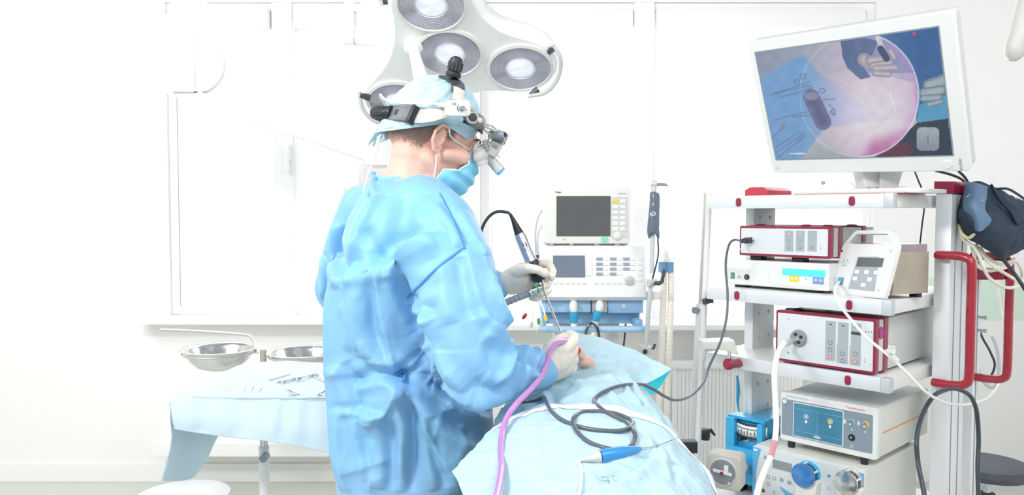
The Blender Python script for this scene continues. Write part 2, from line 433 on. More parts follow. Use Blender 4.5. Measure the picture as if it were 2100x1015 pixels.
# wall box behind the surgeon
a, b = P(700, 380, WY-.1), P(745, 470, WY-.1)
wb = thing('wall_box', 'white electrical box on the wall behind the shoulder of the surgeon', 'electrical box', (a.x, WY-.08, b.z))
obj('housing', MB().box((a.x, WY-.09, b.z), (b.x+.04, WY, a.z), .004), M_FRAME, wb)
obj('cover', MB().box((a.x+.015, WY-.1, b.z+.02), (b.x, WY-.088, a.z-.02), .003).cyl((a.x+.03, WY-.103, a.z-.04), (a.x+.03, WY-.1, a.z-.04), .004), M_WHITE, wb)

# ================================================= CEILING PENDANT ARM (left)
pa = thing('ceiling_pendant', 'large white ceiling pendant arm sloping down behind the surgeon', 'pendant arm', P(370, 100, 3.2)+Vector((0, 0, 1)))
a, b = P(322, 28, 3.1), P(398, 188, 3.1)
obj('pivot_housing', MB().box((a.x, 3.1, b.z), (b.x, 3.36, a.z), .012).box((a.x+.03, 3.15, a.z), (b.x-.02, 3.3, 3.2), .004), M_LAMP, pa)
pts = PL([(400, 130, 3.2), (790, 300, 3.2)])
d = (pts[1]-pts[0]).normalized(); up = Vector((-d.z, 0, d.x))
mb = MB(); w0, w1_ = .112, .062
Q = [pts[0]+up*w0, pts[0]-up*w0, pts[1]-up*w1_, pts[1]+up*w1_]
mb.prism([(q.x, q.z) for q in Q], 3.14, 3.28, bev=.012); obj('arm', mb, M_LAMP, pa)
mb = MB(); Q = [pts[0]-up*.1, pts[0]-up*.15, pts[1]-up*.085, pts[1]-up*.05]
mb.prism([(q.x, q.z) for q in Q], 3.12, 3.3, bev=.006); obj('lower_rail', mb, M_WHITE, pa)
c = P(398, 130, 3.12); obj('hinge_cover', MB().cyl((c.x, 3.12, c.z), (c.x, 3.3, c.z), .115, 40), M_LAMP, pa)
a, b = P(768, 262, 3.15), P(797, 341, 3.15); obj('end_bracket', MB().box((a.x-.03, 3.105, b.z), (b.x, 3.315, a.z), .01), M_WHITE, pa)

# ================================================= SURGICAL LIGHT
al = math.radians(58); d0 = 2.6
LC = P(922, 108, d0); ex = Vector((1, 0, 0)); nrm = Vector((0, -math.cos(al), -math.sin(al))); ey = nrm.cross(ex) if False else Vector((0, -math.sin(al), math.cos(al)))
ML = Matrix((( ex.x, ey.x, nrm.x, LC.x), (ex.y, ey.y, nrm.y, LC.y), (ex.z, ey.z, nrm.z, LC.z), (0, 0, 0, 1)))   # local z points out of the lens face
s_ = d0/1600
def lampxy(px, py):
    q = onplane(px, py, LC, nrm)-LC; return q.dot(ex), q.dot(ey)
lens = [lampxy(922, 108), lampxy(1067, 138), lampxy(884, 8), lampxy(817, 208)]
R0 = .105
sl = thing('surgical_light', 'white four lens operating light hanging above the head of the surgeon', 'operating light', LC+Vector((0, 0, .9)))
cpt = Vector(lens[0]).lerp(Vector((sum(l[0] for l in lens[1:])/3, sum(l[1] for l in lens[1:])/3)), .6)
def sdf(p):
    k = .05; acc = 0
    for l in lens[1:]:
        a, b = cpt, Vector(l); ab = b-a; t = max(0, min(1, (p-a).dot(ab)/ab.dot(ab))); dd = (p-a-ab*t).length-.142; acc += math.exp(-dd/k)
    return -k*math.log(acc)+.012
outl = []
for k in range(120):
    an = 2*PI*k/120; dv = Vector((math.cos(an), math.sin(an))); r = .05
    while sdf(cpt+dv*r) < 0: r += .003
    outl.append(dv*r)
mb = MB(ML)
lay = [(.93, 0), (.985, -.008), (1, -.03), (.985, -.06), (.9, -.085), (.7, -.1), (.3, -.11)]
mb.grid([[(cpt.x+o.x*s, cpt.y+o.y*s, h) for o in outl] for s, h in lay], close=True)
V = [mb._v((cpt.x+o.x*.93, cpt.y+o.y*.93, 0)) for o in outl]; mb.b.faces.new(V)
V = [mb._v((cpt.x+o.x*.3, cpt.y+o.y*.3, -.11)) for o in outl]; mb.b.faces.new(V)
obj('lamp_body', mb, M_LAMP, sl, angle=50)
M_LENS = mat('ribbed_lens_glass', '#cbc8d3', .2, metal=.2, vscale=16, col2='#f3f2fb')
M_LENSC = mat('ribbed_lens_centre', '#dde3f2', .25, metal=.05, vscale=24, col2='#ffffff', emit=.2)
for lx, ly in lens:
    mm = MB(ML @ Matrix.Translation((lx, ly, .0))); mm.lathe([(R0, .0), (R0+.009, .0), (R0+.008, .009), (R0-.002, .012), (R0-.004, .002)], n=64)
    rim = obj('lens_ring', mm, M_CREAM, sl)
    prof = []; n = 9
    for k in range(n):
        r = (R0-.003)*(1-k/n*.55); dr = (R0-.003)*.55/n; prof += [(r, .011), (r-dr*.45, .001), (r-dr*.55, .001)]
    mm = MB(ML @ Matrix.Translation((lx, ly, -.004))); mm.lathe(prof, n=72); obj('lens', mm, M_LENS, rim, angle=60)
    prof = []; n = 11; rc = (R0-.003)*.45
    for k in range(n):
        r = rc*(1-k/n); dr = rc/n; prof += [(r, .008+.006*k/n), (max(r-dr*.5, 1e-7), .003+.006*k/n)]
    prof.append((0, .014)); mm = MB(ML @ Matrix.Translation((lx, ly, -.004))); mm.lathe(prof, n=64); obj('lens_centre', mm, M_LENSC, rim, angle=60)
# sterile handle
hx, hy = lampxy(846, 92)
mm = MB(ML @ Matrix.Translation((hx, hy, 0))); 
tipw = P(870, 190, 2.44); base = ML @ Vector((hx, hy, 0)); dd = (tipw-base).normalized(); mm = MB()
mm.lathe([(0, -.01), (.026, -.01), (.028, .0), (.031, .008), (.031, .018), (.019, .026), (.018, .05), (.021, .12), (.023, .16), (.018, .175), (0, .178)], base, dd, 28)
obj('sterile_handle', mm, M_LAMP, sl)
# curved side handles
def arc_handle(pts, r, clips):
    h = obj('arc_handle', MB().tube(PL(pts), (r), 10, smooth=6), M_GREYP, sl)
    for c in clips:
        a, b = P(*c[0]), P(*c[1]); obj('handle_clip', MB().tube([a, b], [.008, .014], 8), M_DARK, h)
arc_handle([(1134, 92, 2.58), (1148, 115, 2.59), (1150, 140, 2.62), (1140, 168, 2.65), (1118, 190, 2.68), (1084, 197, 2.7)], .0075, [((1136, 100, 2.58), (1120, 108, 2.62)), ((1087, 195, 2.7), (1104, 184, 2.7))])
arc_handle([(737, 188, 2.75), (741, 215, 2.77), (752, 235, 2.79), (772, 250, 2.81), (795, 256, 2.83)], .0075, [((738, 195, 2.75), (757, 200, 2.77)), ((795, 256, 2.83), (815, 248, 2.82))])
arc_handle([(783, 12, 2.5), (778, -20, 2.48), (790, -60, 2.44), (820, -90, 2.4)], .0075, [((785, 5, 2.5), (812, -2, 2.5)), ((820, -90, 2.4), (840, -75, 2.4))])
mb = MB(); mb.tube(PL([(716, -260, 2.75), (716, 70, 2.75)]), .0155, 20); obj('suspension_tube', mb, M_LAMP, sl)
mb = MB(); mb.tube(PL([(706, 77, 2.75), (710, 77, 2.75), (728, 78, 2.75), (735, 79, 2.75), (795, 84, 2.7), (835, 92, 2.68)]), [.024, .026, .026, .025, .022, .02], 24); obj('swivel_joint', mb, M_LAMP, sl)
obj('joint_seam', MB().tube(PL([(727, 78, 2.75), (729, 78, 2.75)]), .0268, 24), M_GREYP, sl)
# second lamp handle at the right edge
h = thing('lamp_handle', 'grey rounded lamp arm hanging at the upper right edge', 'lamp arm', P(2100, -60, 2.2))
obj('arm_grip', MB().tube(PL([(2132, -60, 2.2), (2108, 10, 2.2), (2092, 70, 2.2), (2082, 100, 2.2), (2079, 116, 2.2), (2077, 124, 2.2)]), [.024, .026, .027, .027, .022, .01], 24), M_HGREY, h)

# ================================================= INSTRUMENT TABLE, BASIN STAND, STOOL (left)
DT = 2.62; zt_ = .885
it = thing('instrument_table', 'white instrument table on a single height-adjustable post behind the surgeon', 'table', (P(541, 900, DT).x, DT, 0))
pxx = P(541, 900, DT).x
obj('table_top', MB().box((-1.03, 2.42, zt_-.025), (-.45, 2.93, zt_-.004), .006), M_STEEL, it)
obj('upper_post', MB().cyl((pxx, DT, .6), (pxx, DT, zt_-.02), .013), M_STEEL, it)
obj('lower_post', MB().cyl((pxx, DT, .06), (pxx, DT, .66), .017), M_WHITE, it)
k = P(542, 938, DT-.03); obj('clamp_knob', MB().cyl((k.x, DT-.045, k.z), (k.x, DT-.01, k.z), .013), M_MID, it)
obj('base', MB().box((pxx-.3, DT-.03, .05), (pxx+.3, DT+.03, .08), .01).box((pxx-.3, DT-.22, .05), (pxx-.24, DT+.22, .08), .01).box((pxx+.24, DT-.22, .05), (pxx+.3, DT+.22, .08), .01), M_WHITE, it)
for sx in (-.27, .27):
    for sy in (-.2, .2): obj('caster', MB().cyl((pxx+sx-.01, DT+sy, .026), (pxx+sx+.01, DT+sy, .026), .026), M_DARK, it)
zt2 = zt_+.002
def tz(px, py): # point on the draped table top
    return onplane(px, py, (0, 0, zt2), (0, 0, 1))
rows = [[tz(505, 744)+Vector((0, .0, 0)), tz(560, 742), tz(620, 743), tz(720, 748)],
        [tz(440, 770), tz(520, 772), tz(620, 772), tz(725, 775)],
        [tz(395, 790), tz(500, 794), tz(600, 795), tz(730, 797)],
        [tz(350, 809), tz(480, 812), tz(590, 813), tz(735, 813)],
        [P(349, 815, 2.38), P(480, 822, 2.375), P(590, 823, 2.37), P(735, 822, 2.38)],
        [P(352, 850, 2.36), P(470, 862, 2.35), P(590, 873, 2.33), P(735, 880, 2.35)],
        [P(358, 880, 2.36), P(455, 895, 2.35), P(585, 910, 2.32), P(740, 945, 2.34)]]
me = flip_up(netmesh(rows, 16, 12), (0, -.5, 1))
folds(me, [([(575, 815), (572, 860), (565, 912)], 0.0120, 0.0042, 's'), ([(630, 815), (622, 860), (615, 920)], 0.0120, 0.0035, 's'), ([(570, 820), (600, 830), (640, 818)], 0.0150, 0.0028, 'r'),
           ([(400, 812), (405, 850), (400, 885)], 0.0180, 0.0042, 's'), ([(480, 812), (478, 850), (476, 895)], 0.0300, 0.0028, 's'), ([(660, 815), (668, 870), (672, 930)], 0.0150, 0.0035, 's')])
crumple(me, .003, 9, 3)
dr = tag(solid(obj('table_drape', me, M_TDRAPE)), 'pale blue sterile drape covering the instrument table', 'drape')
rows = [[P(352, 815, 2.44), P(348, 830, 2.5), P(360, 815, 2.8)], [P(350, 860, 2.4), P(370, 860, 2.5), P(440, 850, 2.75)], [P(345, 930, 2.4), P(385, 920, 2.5), P(445, 895, 2.7)], [P(330, 985, 2.4), P(375, 985, 2.5), P(400, 975, 2.62)]]
me = netmesh(rows, 8, 8); crumple(me, .012, 6, 5); d2 = solid(obj('drape_side_fall', me, M_TDRAPE, dr))
# instruments on it
def clamp(px0, py0, px1, py1, spread=.011, name='surgical_clamp', lab='', z=.006, curve=0):
    a = tz(px0, py0)+Vector((0, 0, z)); b = tz(px1, py1)+Vector((0, 0, z)); d = (b-a); L = d.length; d.normalize(); s = Vector((-d.y, d.x, 0))
    o = thing(name, lab, 'clamp', (a.x, a.y, zt2+.001), group=None)
    for sg in (-1, 1):
        c = a+s*sg*spread; n = 14
        mbq = MB(); mbq.tube([c+d*math.cos(2*PI*k/n)*.011+s*math.sin(2*PI*k/n)*.008 for k in range(n)], .0016, 6, closed=True)
        mbq.tube([c+d*.011, a+d*L*.55+s*sg*.003, a+d*L*.6, a+d*L*.62-s*sg*.003, b-s*sg*.001+s*curve], .0019, 6, smooth=3)
        obj('blade', mbq, M_CHROME, o)
    obj('pivot_screw', MB().cyl(a+d*L*.6-Vector((0, 0, .003)), a+d*L*.6+Vector((0, 0, .003)), .003, 12), M_CHROME, o)
clamp(578, 786, 640, 770, lab='steel ring-handled clamp lying at the back of the draped table', z=.004)
clamp(608, 783, 650, 771, lab='small clamp crossed over the long one near the back of the draped table', z=.009)
clamp(642, 771, 680, 792, lab='clamp with red tinted jaws beside the back of the gown', z=.004)
clamp(604, 811, 585, 798, lab='short clamp lying near the front edge of the draped table', z=.004, spread=.008)
clamp(662, 812, 676, 796, lab='scissor-like clamp standing open close to the gown at the table front', z=.004)
def rod(pa_, pb_, r, m, name, lab, cat):
    a = tz(*pa_)+Vector((0, 0, r+.001)); b = tz(*pb_)+Vector((0, 0, r+.001)); o = thing(name, lab, cat, a)
    obj('shaft', MB().tube([a, a.lerp(b, .1), a.lerp(b, .9), b], [r*.4, r, r*.8, r*.3], 8), m, o)
    obj('tip', MB().tube([b, b+(b-a).normalized()*.012], [r*.35, r*.1], 6), M_CHROME, o)
rod((550, 782), (596, 769), .0045, M_WHITE, 'scalpel_handle', 'white plastic handle lying left of the ring clamps', 'scalpel')
for i, (p, q) in enumerate((((512, 808), (520, 792)), ((530, 806), (536, 796)), ((498, 806), (502, 797)), ((460, 803), (482, 794)))):
    rod(p, q, .002, M_STEEL, 'steel_probe', ['tallest of the thin steel probes on the left part of the tray drape', 'short probe right of the tallest steel probe', 'short probe left of the tallest steel probe', 'bent steel probe leftmost on the tray drape'][i], 'probe')
# basins on a ring stand
bs = thing('basin_stand', 'steel ring stand holding two bowls behind the instrument table', 'basin stand', (P(541, 800, 3.15).x, 3.15, 0))
bx = P(541, 800, 3.15)
obj('pole', MB().cyl((bx.x, 3.15, .05), (bx.x, 3.15, P(541, 716, 3.15).z), .013), M_STEELT, bs)
obj('foot', MB().box((bx.x-.3, 3.12, .03), (bx.x+.3, 3.18, .06), .01).box((bx.x-.03, 2.9, .03), (bx.x+.03, 3.4, .06), .01), M_STEELT, bs)
for cxp, cyp, lab in ((450, 716, 'left round steel wash basin on the ring stand'), (625, 722, 'right round steel wash basin half hidden by the gown')):
    c = P(cxp, cyp, 3.15); r = .148
    obj('ring', MB().tube([(c.x+(r-.006)*math.cos(2*PI*k/40), c.y+(r-.006)*math.sin(2*PI*k/40), c.z-.012) for k in range(40)], .004, 8, closed=True).tube([(bx.x, 3.15, c.z-.012), (c.x+(r-.006)*(1 if c.x < bx.x else -1), c.y, c.z-.012)], .005, 8), M_STEELT, bs)
    t = thing('wash_basin', lab, 'basin', c-Vector((0, 0, .085)), group=None)
    prof = [(.0, -.085), (.05, -.083), (.09, -.068), (.118, -.04), (.134, -.01), (.138, -.003), (.15, .0), (.152, .004), (.149, .006), (.136, .002), (.131, -.01), (.114, -.04), (.088, -.065), (.05, -.079), (0, -.081)]
    obj('bowl', MB().lathe(prof, c, (0, 0, 1), 56), M_STEEL, t, angle=60)
bs2 = obj('rail', MB().tube(PL([(330, 676, 3.3), (420, 680, 3.3), (500, 686, 3.3), (515, 692, 3.28), (522, 705, 3.25), (524, 720, 3.2)]), .006, 10, smooth=4), M_STEELT, bs)
tag(obj('thin_tube', MB().tube(PL([(690, 700, 3.0), (668, 700, 3.0), (648, 706, 3.0), (643, 714, 3.0), (650, 722, 3.0), (675, 725, 3.0), (700, 723, 3.0)]), .0025, 8, smooth=6), M_WCAB), 'thin looped white tube over the right basin', 'tube')
# round stool bottom left
c = P(375, 1010, 2.2); rs = thing('round_stool', 'round white stool top below the instrument table', 'stool', (c.x, c.y, 0))
obj('seat', MB().lathe([(0, c.z+.0), (.1, c.z), (.128, c.z-.006), (.135, c.z-.02), (.128, c.z-.04), (0, c.z-.045)], (c.x, c.y, 0), (0, 0, 1), 56), M_WHITE, rs)
obj('post', MB().cyl((c.x, c.y, .1), (c.x, c.y, c.z-.04), .025), M_CHROME, rs)
obj('base', MB().lathe([(0, .1), (.05, .1), (.19, .03), (.2, .02), (.2, 0), (0, 0)], (c.x, c.y, 0), (0, 0, 1), 40), M_WHITE, rs)
# dark stool right
c = P(2025, 955, 3.1); rs = thing('swivel_stool', 'dark grey upholstered swivel stool beyond the cart', 'stool', (c.x, c.y, 0))
zz = c.z+.0
obj('seat', MB().lathe([(0, zz+.01), (.12, zz+.02), (.15, zz+.012), (.158, zz-.01), (.15, zz-.03), (0, zz-.04)], (c.x, c.y, 0), (0, 0, 1), 56), M_SEAT, rs)
obj('gas_spring', MB().cyl((c.x, c.y, zz-.3), (c.x, c.y, zz-.04), .016).cyl((c.x, c.y, zz-.08), (c.x, c.y, zz-.04), .035), M_CHROME, rs)
obj('spring_cover', MB().cyl((c.x, c.y, .08), (c.x, c.y, zz-.11), .03), M_BLACK, rs)
mb = MB()
for k in range(5):
    a = 2*PI*k/5; mb.tube([(c.x, c.y, .09), (c.x+.24*math.cos(a), c.y+.24*math.sin(a), .06)], [.02, .012], 8); mb.cyl((c.x+.24*math.cos(a), c.y+.24*math.sin(a)-.01, .03), (c.x+.24*math.cos(a), c.y+.24*math.sin(a)+.01, .03), .03, 16)
obj('star_base', mb, M_DARK, rs)
# ================================================= EQUIPMENT CART
EU = Vector((.6806, -.7326, 0)); EV = Vector((.7326, .6806, 0)); A0 = Vector((.6759, 2.6953, 0)); CW = .6125
MC = Matrix(((EU.x, EV.x, 0, A0.x), (EU.y, EV.y, 0, A0.y), (0, 0, 1, 0), (0, 0, 0, 1)))
CROT = math.atan2(EU.y, EU.x)
def CV(px, py, v): return MC.inverted() @ onplane(px, py, MC @ Vector((0, v, 0)), EV)     # pixel -> cart coordinates on a plane parallel to the front
def CU(px, py, u): return MC.inverted() @ onplane(px, py, MC @ Vector((u, 0, 0)), EU)
def cm(): return MB(MC)
def cthing(name, label, cat, u, v, z, group=None): return thing(name, label, cat, MC @ Vector((u, v, z)), CROT, group)
FT = MC @ Matrix(((1, 0, 0, 0), (0, 0, -1, 0), (0, 1, 0, 0), (0, 0, 0, 1)))   # text plane on fronts: x->u, y->z, normal -> -v
def FTX(u, v, z, base=None): 
    return (base or MC) @ Matrix.Translation((u, v, z)) @ Matrix(((1, 0, 0, 0), (0, 0, -1, 0), (0, 1, 0, 0), (0, 0, 0, 1)))

cart = cthing('equipment_cart', 'white and aluminium endoscopy cart with crimson fittings and stacked shelves', 'cart', CW/2, .35, 0)
DV = .60
shelves = [(1.467, 1.507), (1.155, 1.1955), (.928, .968), (.43, .47)]
for i, (z0, z1) in enumerate(shelves):
    mb = cm(); mb.box((0, .012, z0), (CW-.0, DV, z1), .003)
    sh = obj('shelf', mb, M_WHITE, cart)
    mb = cm(); mb.box((.0, -.002, z0-.001), (CW-.022, .016, z1+.001), .002); obj('front_rail', mb, M_ALU, sh)
    mb = cm(); mb.box((CW-.022, -.003, z0-.002), (CW+.004, .03, z1+.002), .003); obj('corner_cap', mb, M_ALUD, sh)
    if i < 3:
        for u in ((.120, .498) if i == 0 else ((.118, .496) if i == 1 else (.496,))):
            mb = cm(); zc = (z0+z1)/2; mb.prism(rrect(u-.009, zc-.0145, u+.009, zc+.0145, .0085), -.006, .002, bev=.0015); obj('shelf_clip', mb, M_RED, sh)
def post(u0, u1, v0, v1, top):
    mb = cm(); mb.box((u0, v0, .1), (u1, v1, top), .006)
    for uu in (u0, u1): pass
    return mb
pl_ = obj('left_column', post(.05, .085, .16, .31, 1.50), M_ALU, cart)
for z in np.arange(.5, 1.46, .085):
    for v in (.20, .27): obj('column_hole', cm().cyl((.0845, v, z), (.0865, v, z), .0065, 14), M_GREYP, pl_)
pr_ = obj('right_column', post(CW+.014, CW+.062, .30, .455, 1.512), M_ALU, cart)
mb = cm()
for v in (.335, .40): mb.box((CW+.0615, v, .1), (CW+.0635, v+.006, 1.50), .0008)
obj('column_groove', mb, M_MID, pr_)
def capp(u0, u1, v0, v1, z0, m):
    mb = cm(); z1 = z0+.04; mb.prism([(u0, z0), (u1, z0), (u1, z1-.012), (u1-.02, z1), (u0+.02, z1), (u0, z1-.01)] if u1-u0 > .06 else [(u0, z0), (u1, z0), (u1, z1-.004), (u0, z1-.002)], v0, v1, bev=.003); return mb
obj('column_cap', capp(.046, .135, .16, .33, 1.502, 0), M_PINKR, cart)
obj('column_cap', capp(CW+.010, CW+.066, .296, .46, 1.512, 0), M_RED, cart)
# rear column and rails seen at the right
mb = cm(); mb.box((CW+.015, .58, .1), (CW+.05, .65, 1.30), .004); rc_ = obj('rear_column', mb, M_ALU, cart)
mb = cm(); mb.box((CW+.0495, .605, .1), (CW+.0515, .612, 1.29)); obj('column_groove', mb, M_MID, rc_)
for z in (1.10, 1.055):
    mb = cm(); mb.cyl((CW+.05, .615, z), (CW+.068, .615, z), .005, 12).cyl((CW+.068, .615, z), (CW+.078, .615, z), .007, 12); obj('rail_screw', mb, M_CHROME, rc_)
# push handles
def handle(u0, u1, v, zt, zb, r=.0135):
    mb = cm(); q = .035
    mb.tube([(u0, v+.0, zt), (u0+.01, v, zt), (u1-q*1.3, v, zt), (u1-q*.3, v, zt-q*.25), (u1, v, zt-q*1.2), (u1, v, (zt+zb)/2), (u1, v, zb+q*1.2), (u1-q*.3, v, zb+q*.25), (u1-q*1.3, v, zb), (u0+.01, v, zb), (u0, v, zb)], [r*.75, r]+[r]*7+[r, r*.75], 16, smooth=5)
    return mb
v = .275; a = CV(1917, 523, v); b = CV(1993, 560, v); c = CV(1990, 803, v)
obj('push_handle', handle(a.x, b.x, v, a.z, c.z+.012), M_REDT, cart)
v = .60; a = CV(1990, 524, v); b = CV(2071, 560, v); c = CV(2071, 790, v)
obj('push_handle', handle(a.x, b.x, v, a.z, c.z+.012), M_REDT, cart)
a = CV(2062, 555, .58)
mb = cm(); mb.prism([(CW+.05, a.z-.035), (CW+.13, a.z-.03), (CW+.14, a.z-.015), (CW+.13, a.z+.005), (CW+.05, a.z+.005)], .57, .63, bev=.004); mb.cyl((CW+.075, .566, a.z-.015), (CW+.075, .572, a.z-.015), .007)
obj('handle_bracket', mb, M_RED, cart)
v = .2; a = CV(2080, 408, .55)
obj('cable_hook', cm().tube([(CW+.04, .52, a.z), (a.x-.01, .52, a.z), (a.x+.0, .52, a.z-.01), (a.x, .52, a.z-.05)], .013, 12, smooth=4), M_REDT, cart)
mb = cm()
for u in (.04, CW-.02):
    for v in (.04, .58): mb.box((u-.02, v-.02, .1), (u+.02, v+.02, .43), .003)
mb.box((0, 0, .1), (CW, DV+.05, .14), .006); obj('base_frame', mb, M_ALU, cart)
for u in (.04, CW-.03):
    for v in (.05, .57): obj('caster', cm().cyl((u-.014, v, .05), (u+.014, v, .05), .05, 28).box((u-.012, v-.02, .06), (u+.012, v+.02, .1)), M_DARK, cart)
# drip stand poles on the left side
a, b = P(1455, 395, 2.75), P(1441, 700, 2.75)
obj('side_pole', MB().tube([a+(a-b)*.01, b+(b-a)*1.6], .0105, 14), M_WHITE, cart)
obj('pole_clamp', MB().tube([P(1448, 612, 2.735), P(1450, 622, 2.735)], .016, 12).box(P(1447, 620, 2.74), P(1463, 612, 2.72), .002), M_DARK, cart)
ip = thing('drip_stand', 'thin beige topped drip stand left of the equipment cart', 'drip stand', (P(1437, 700, 3.1).x, 3.1, 0))
a, b = P(1448, 395, 3.1), P(1437, 622, 3.1); obj('inner_tube', MB().tube([a, b], .0098, 14), M_STEELT, ip)
dn = (b-a).normalized()
c = P(1437, 628, 3.1); f_ = c+dn*(c.z-.08)/(-dn.z); obj('outer_tube', MB().tube([b, c, f_], [.018, .019, .019], 16), M_WHITE, ip)
k = P(1425, 636, 3.08); obj('height_knob', MB().tube([k, P(1434, 636, 3.09)], [.013, .008], 14).tube([k+Vector((-.003, -.002, 0)), k], .014, 14), M_MID, ip)
mb = MB()
for q in range(5): mb.tube([(f_.x, f_.y, .09), (f_.x+.18*math.cos(q*1.2566), f_.y+.18*math.sin(q*1.2566), .05)], [.016, .01], 8)
obj('base', mb, M_WHITE, ip)
obj('pole_lever', MB().tube(PL([(1436, 889, 3.07), (1450, 886, 3.06), (1458, 882, 3.05), (1466, 893, 3.05)]), [.012, .011, .008, .004], 8).tube(PL([(1445, 880, 3.08), (1443, 900, 3.08)]), .024, 14), M_BLACK, ip)
# bracket clamped on the third shelf
br = thing('table_clamp', 'white bracket with crimson clamp knob screwed to the third shelf', 'clamp', P(1495, 745, 2.55))
a = P(1433, 712, 2.62); b = P(1508, 705, 2.5)
obj('bracket_arm', MB().prism([(P(1436, 698, 2.6).x, P(1436, 698, 2.6).z), (P(1500, 695, 2.6).x, P(1500, 695, 2.6).z), (P(1508, 724, 2.6).x, P(1508, 724, 2.6).z), (P(1478, 714, 2.6).x, P(1478, 714, 2.6).z), (P(1436, 712, 2.6).x, P(1436, 712, 2.6).z)], 2.56, 2.64, bev=.004), M_PUTTY, br)
obj('screw_rod', MB().tube(PL([(1495, 715, 2.57), (1497, 772, 2.55)]), .0055, 12), M_STEEL, br)
k0 = P(1515, 745, 2.6); k1 = P(1479, 748, 2.52); kd = (k1-k0).normalized()
obj('clamp_knob', MB().lathe([(0, 0), (.015, 0), (.015, .045), (.011, .048), (.011, .052), (.019, .056), (.0195, .072), (.015, .077), (0, .078)], k0, kd, 9), M_RED, br)

# ------------------------------------------------ panels helpers
def keys(parent, x, zs, v, r=.0045, m=M_INK, name='button'):
    for z in zs:
        mb = cm(); ring2d(mb, x, z, r, .0005, v-.0004, v-.0004); obj(name, mb, m, parent)
def disc(parent, name, u, z, r, v, m, t=.001, base=None):
    mb = MB(base or MC); mb.prism(circ(u, z, r), v-t, v+.0005); return obj(name, mb, m, parent)
def plate(parent, name, u0, z0, u1, z1, v, m, r=.001, t=.0006, base=None, bev=0):
    mb = MB(base or MC); mb.prism(rrect(u0, z0, u1, z1, r), v-t, v+.0005, bev=bev); return obj(name, mb, m, parent)
def karl_box(t, u0, u1, v0, v1, z0, z1, bands=(.06, .235)):
    f = .055
    mb = cm(); mb.box((u0, v0+.008, z0+.002), (u1, v1, z1-.002), .003); obj('case', mb, M_CASE, t)
    mb = cm(); w = .006
    out = rrect(u0-.002, z0-.002, u1+.002, z1+.002, .006); mb.prism(out, v0+.002, v0+.026, bev=.001)
    obj('front_frame', mb, M_RED, t)
    mb = cm(); mb.prism(rrect(u0+w-.001, z0+w, u1-w+.001, z1-w, .003), v0-.001, v0+.004, bev=.0008); obj('front_plate', mb, M_CASE if False else M_ALUF, t)
    for vv in [v0+q for q in bands]:
        mb = cm(); mb.prism(rrect(u0-.003, z0-.003, u1+.003, z1+.003, .006), vv, vv+.03, bev=.001); obj('crimson_band', mb, M_RED, t)
M_ALUF = mat('satin_front_plate', '#dfe5e8', .4, metal=.15, var=.02)
S2 = 1.1955; S3 = .968
# --- white insufflator-like unit (unit 2)
v2 = .05; t = cthing('control_unit', 'long white control unit with cyan display under the slim crimson edged box', 'medical device', .25, v2+.15, S2)
z0 = S2+.010; z1 = 1.292; u0 = .036; u1 = .408
mb = cm(); mb.prism([(u0, v2), (u1, v2), (u1, .38), (.09, .38), (.09, .155), (u0, .155)], z0, z1, ax='z', bev=.008); case = obj('case', mb, M_WHITE, t)
plate(t, 'switch_panel', u0+.008, z0+.018, u0+.1, z0+.055, v2, M_PUTTY, .004, .001)
a = CV(1503, 565, v2); sw = plate(t, 'power_switch', a.x-.007, a.z-.010, a.x+.007, a.z+.010, v2-.001, M_DARK, .001, .001); plate(sw, 'rocker', a.x-.0045, a.z-.007, a.x+.0045, a.z+.007, v2-.002, M_LEDG, .001, .0012)
a = CV(1517, 567, v2); disc(t, 'ground_pin', a.x, a.z, .004, v2-.001, M_CHROME, .004)
a = CV(1532, 568, v2); disc(t, 'power_inlet', a.x, a.z, .0095, v2-.001, M_BLACK, .0015)
for q in (-.003, .003): disc(t, 'inlet_pin', a.x, a.z+q, .0018, v2-.0025, M_CHROME, .001)
# recessed display surround
mb = cm(); a = CV(1572, 565, v2)
mb.prism(rrect(a.x+.002, z0+.008, u1-.01, z1-.012, .03, 8), v2-.0016, v2+.001, bev=.001); obj('display_surround', mb, M_CREAM, t)
mb = cm(); mb.prism(rrect(a.x+.012, z0+.013, u1-.01, z1-.017, .027, 8), v2-.0026, v2+.001, bev=.0008); obj('front_panel', mb, M_WHITE, t)
a = CV(1606, 549, v2); b = CV(1693, 569, v2); c = CV(1693, 555, v2)
plate(t, 'display', a.x, b.z-.0005, b.x, a.z-.001, v2-.003, M_CYAN, .0008)
a = CV(1620, 563, v2); b = CV(1640, 577, v2); k = plate(t, 'yellow_key_field', a.x, b.z-.003, b.x, a.z-.001, v2-.003, M_YELLOW, .002)
for q in (.28, .72): disc(k, 'key', a.x+(b.x-a.x)*q, (a.z+b.z)/2-.002, .0035, v2-.0036, M_LABEL, .0008)
a = CV(1668, 567, v2); b = CV(1690, 582, v2); k = plate(t, 'blue_key_field', a.x, b.z-.002, b.x, a.z-.001, v2-.003, M_CUFFG if False else mat('key_field_blue', '#7d95cf', .5), .002)
for q, s in ((.28, 1), (.72, -1)):
    cx = a.x+(b.x-a.x)*q; cz = (a.z+b.z)/2; kk = disc(k, 'key', cx, cz, .0038, v2-.0036, M_LABEL, .0008); mb = cm(); mb.prism([(cx-.002, cz-.0015*s), (cx+.002, cz-.0015*s), (cx, cz+.002*s)], v2-.0048, v2-.004); obj('arrow', mb, M_INK, kk)
a = CV(1654, 572, v2); k = disc(t, 'round_key', a.x, a.z, .0045, v2-.003, M_CREAM, .001); text('G', 'key_print', FTX(a.x, v2-.0045, a.z), .006, M_INK, k)
for u in (.08, .34):
    mb = cm(); mb.box((u-.02, .08, S2), (u+.02, .12, z0+.002)); obj('foot', mb, M_BLACK, t)
    mb = cm(); mb.box((u+.02, .3, S2), (u+.06, .34, z0+.002)); obj('foot', mb, M_BLACK, t)
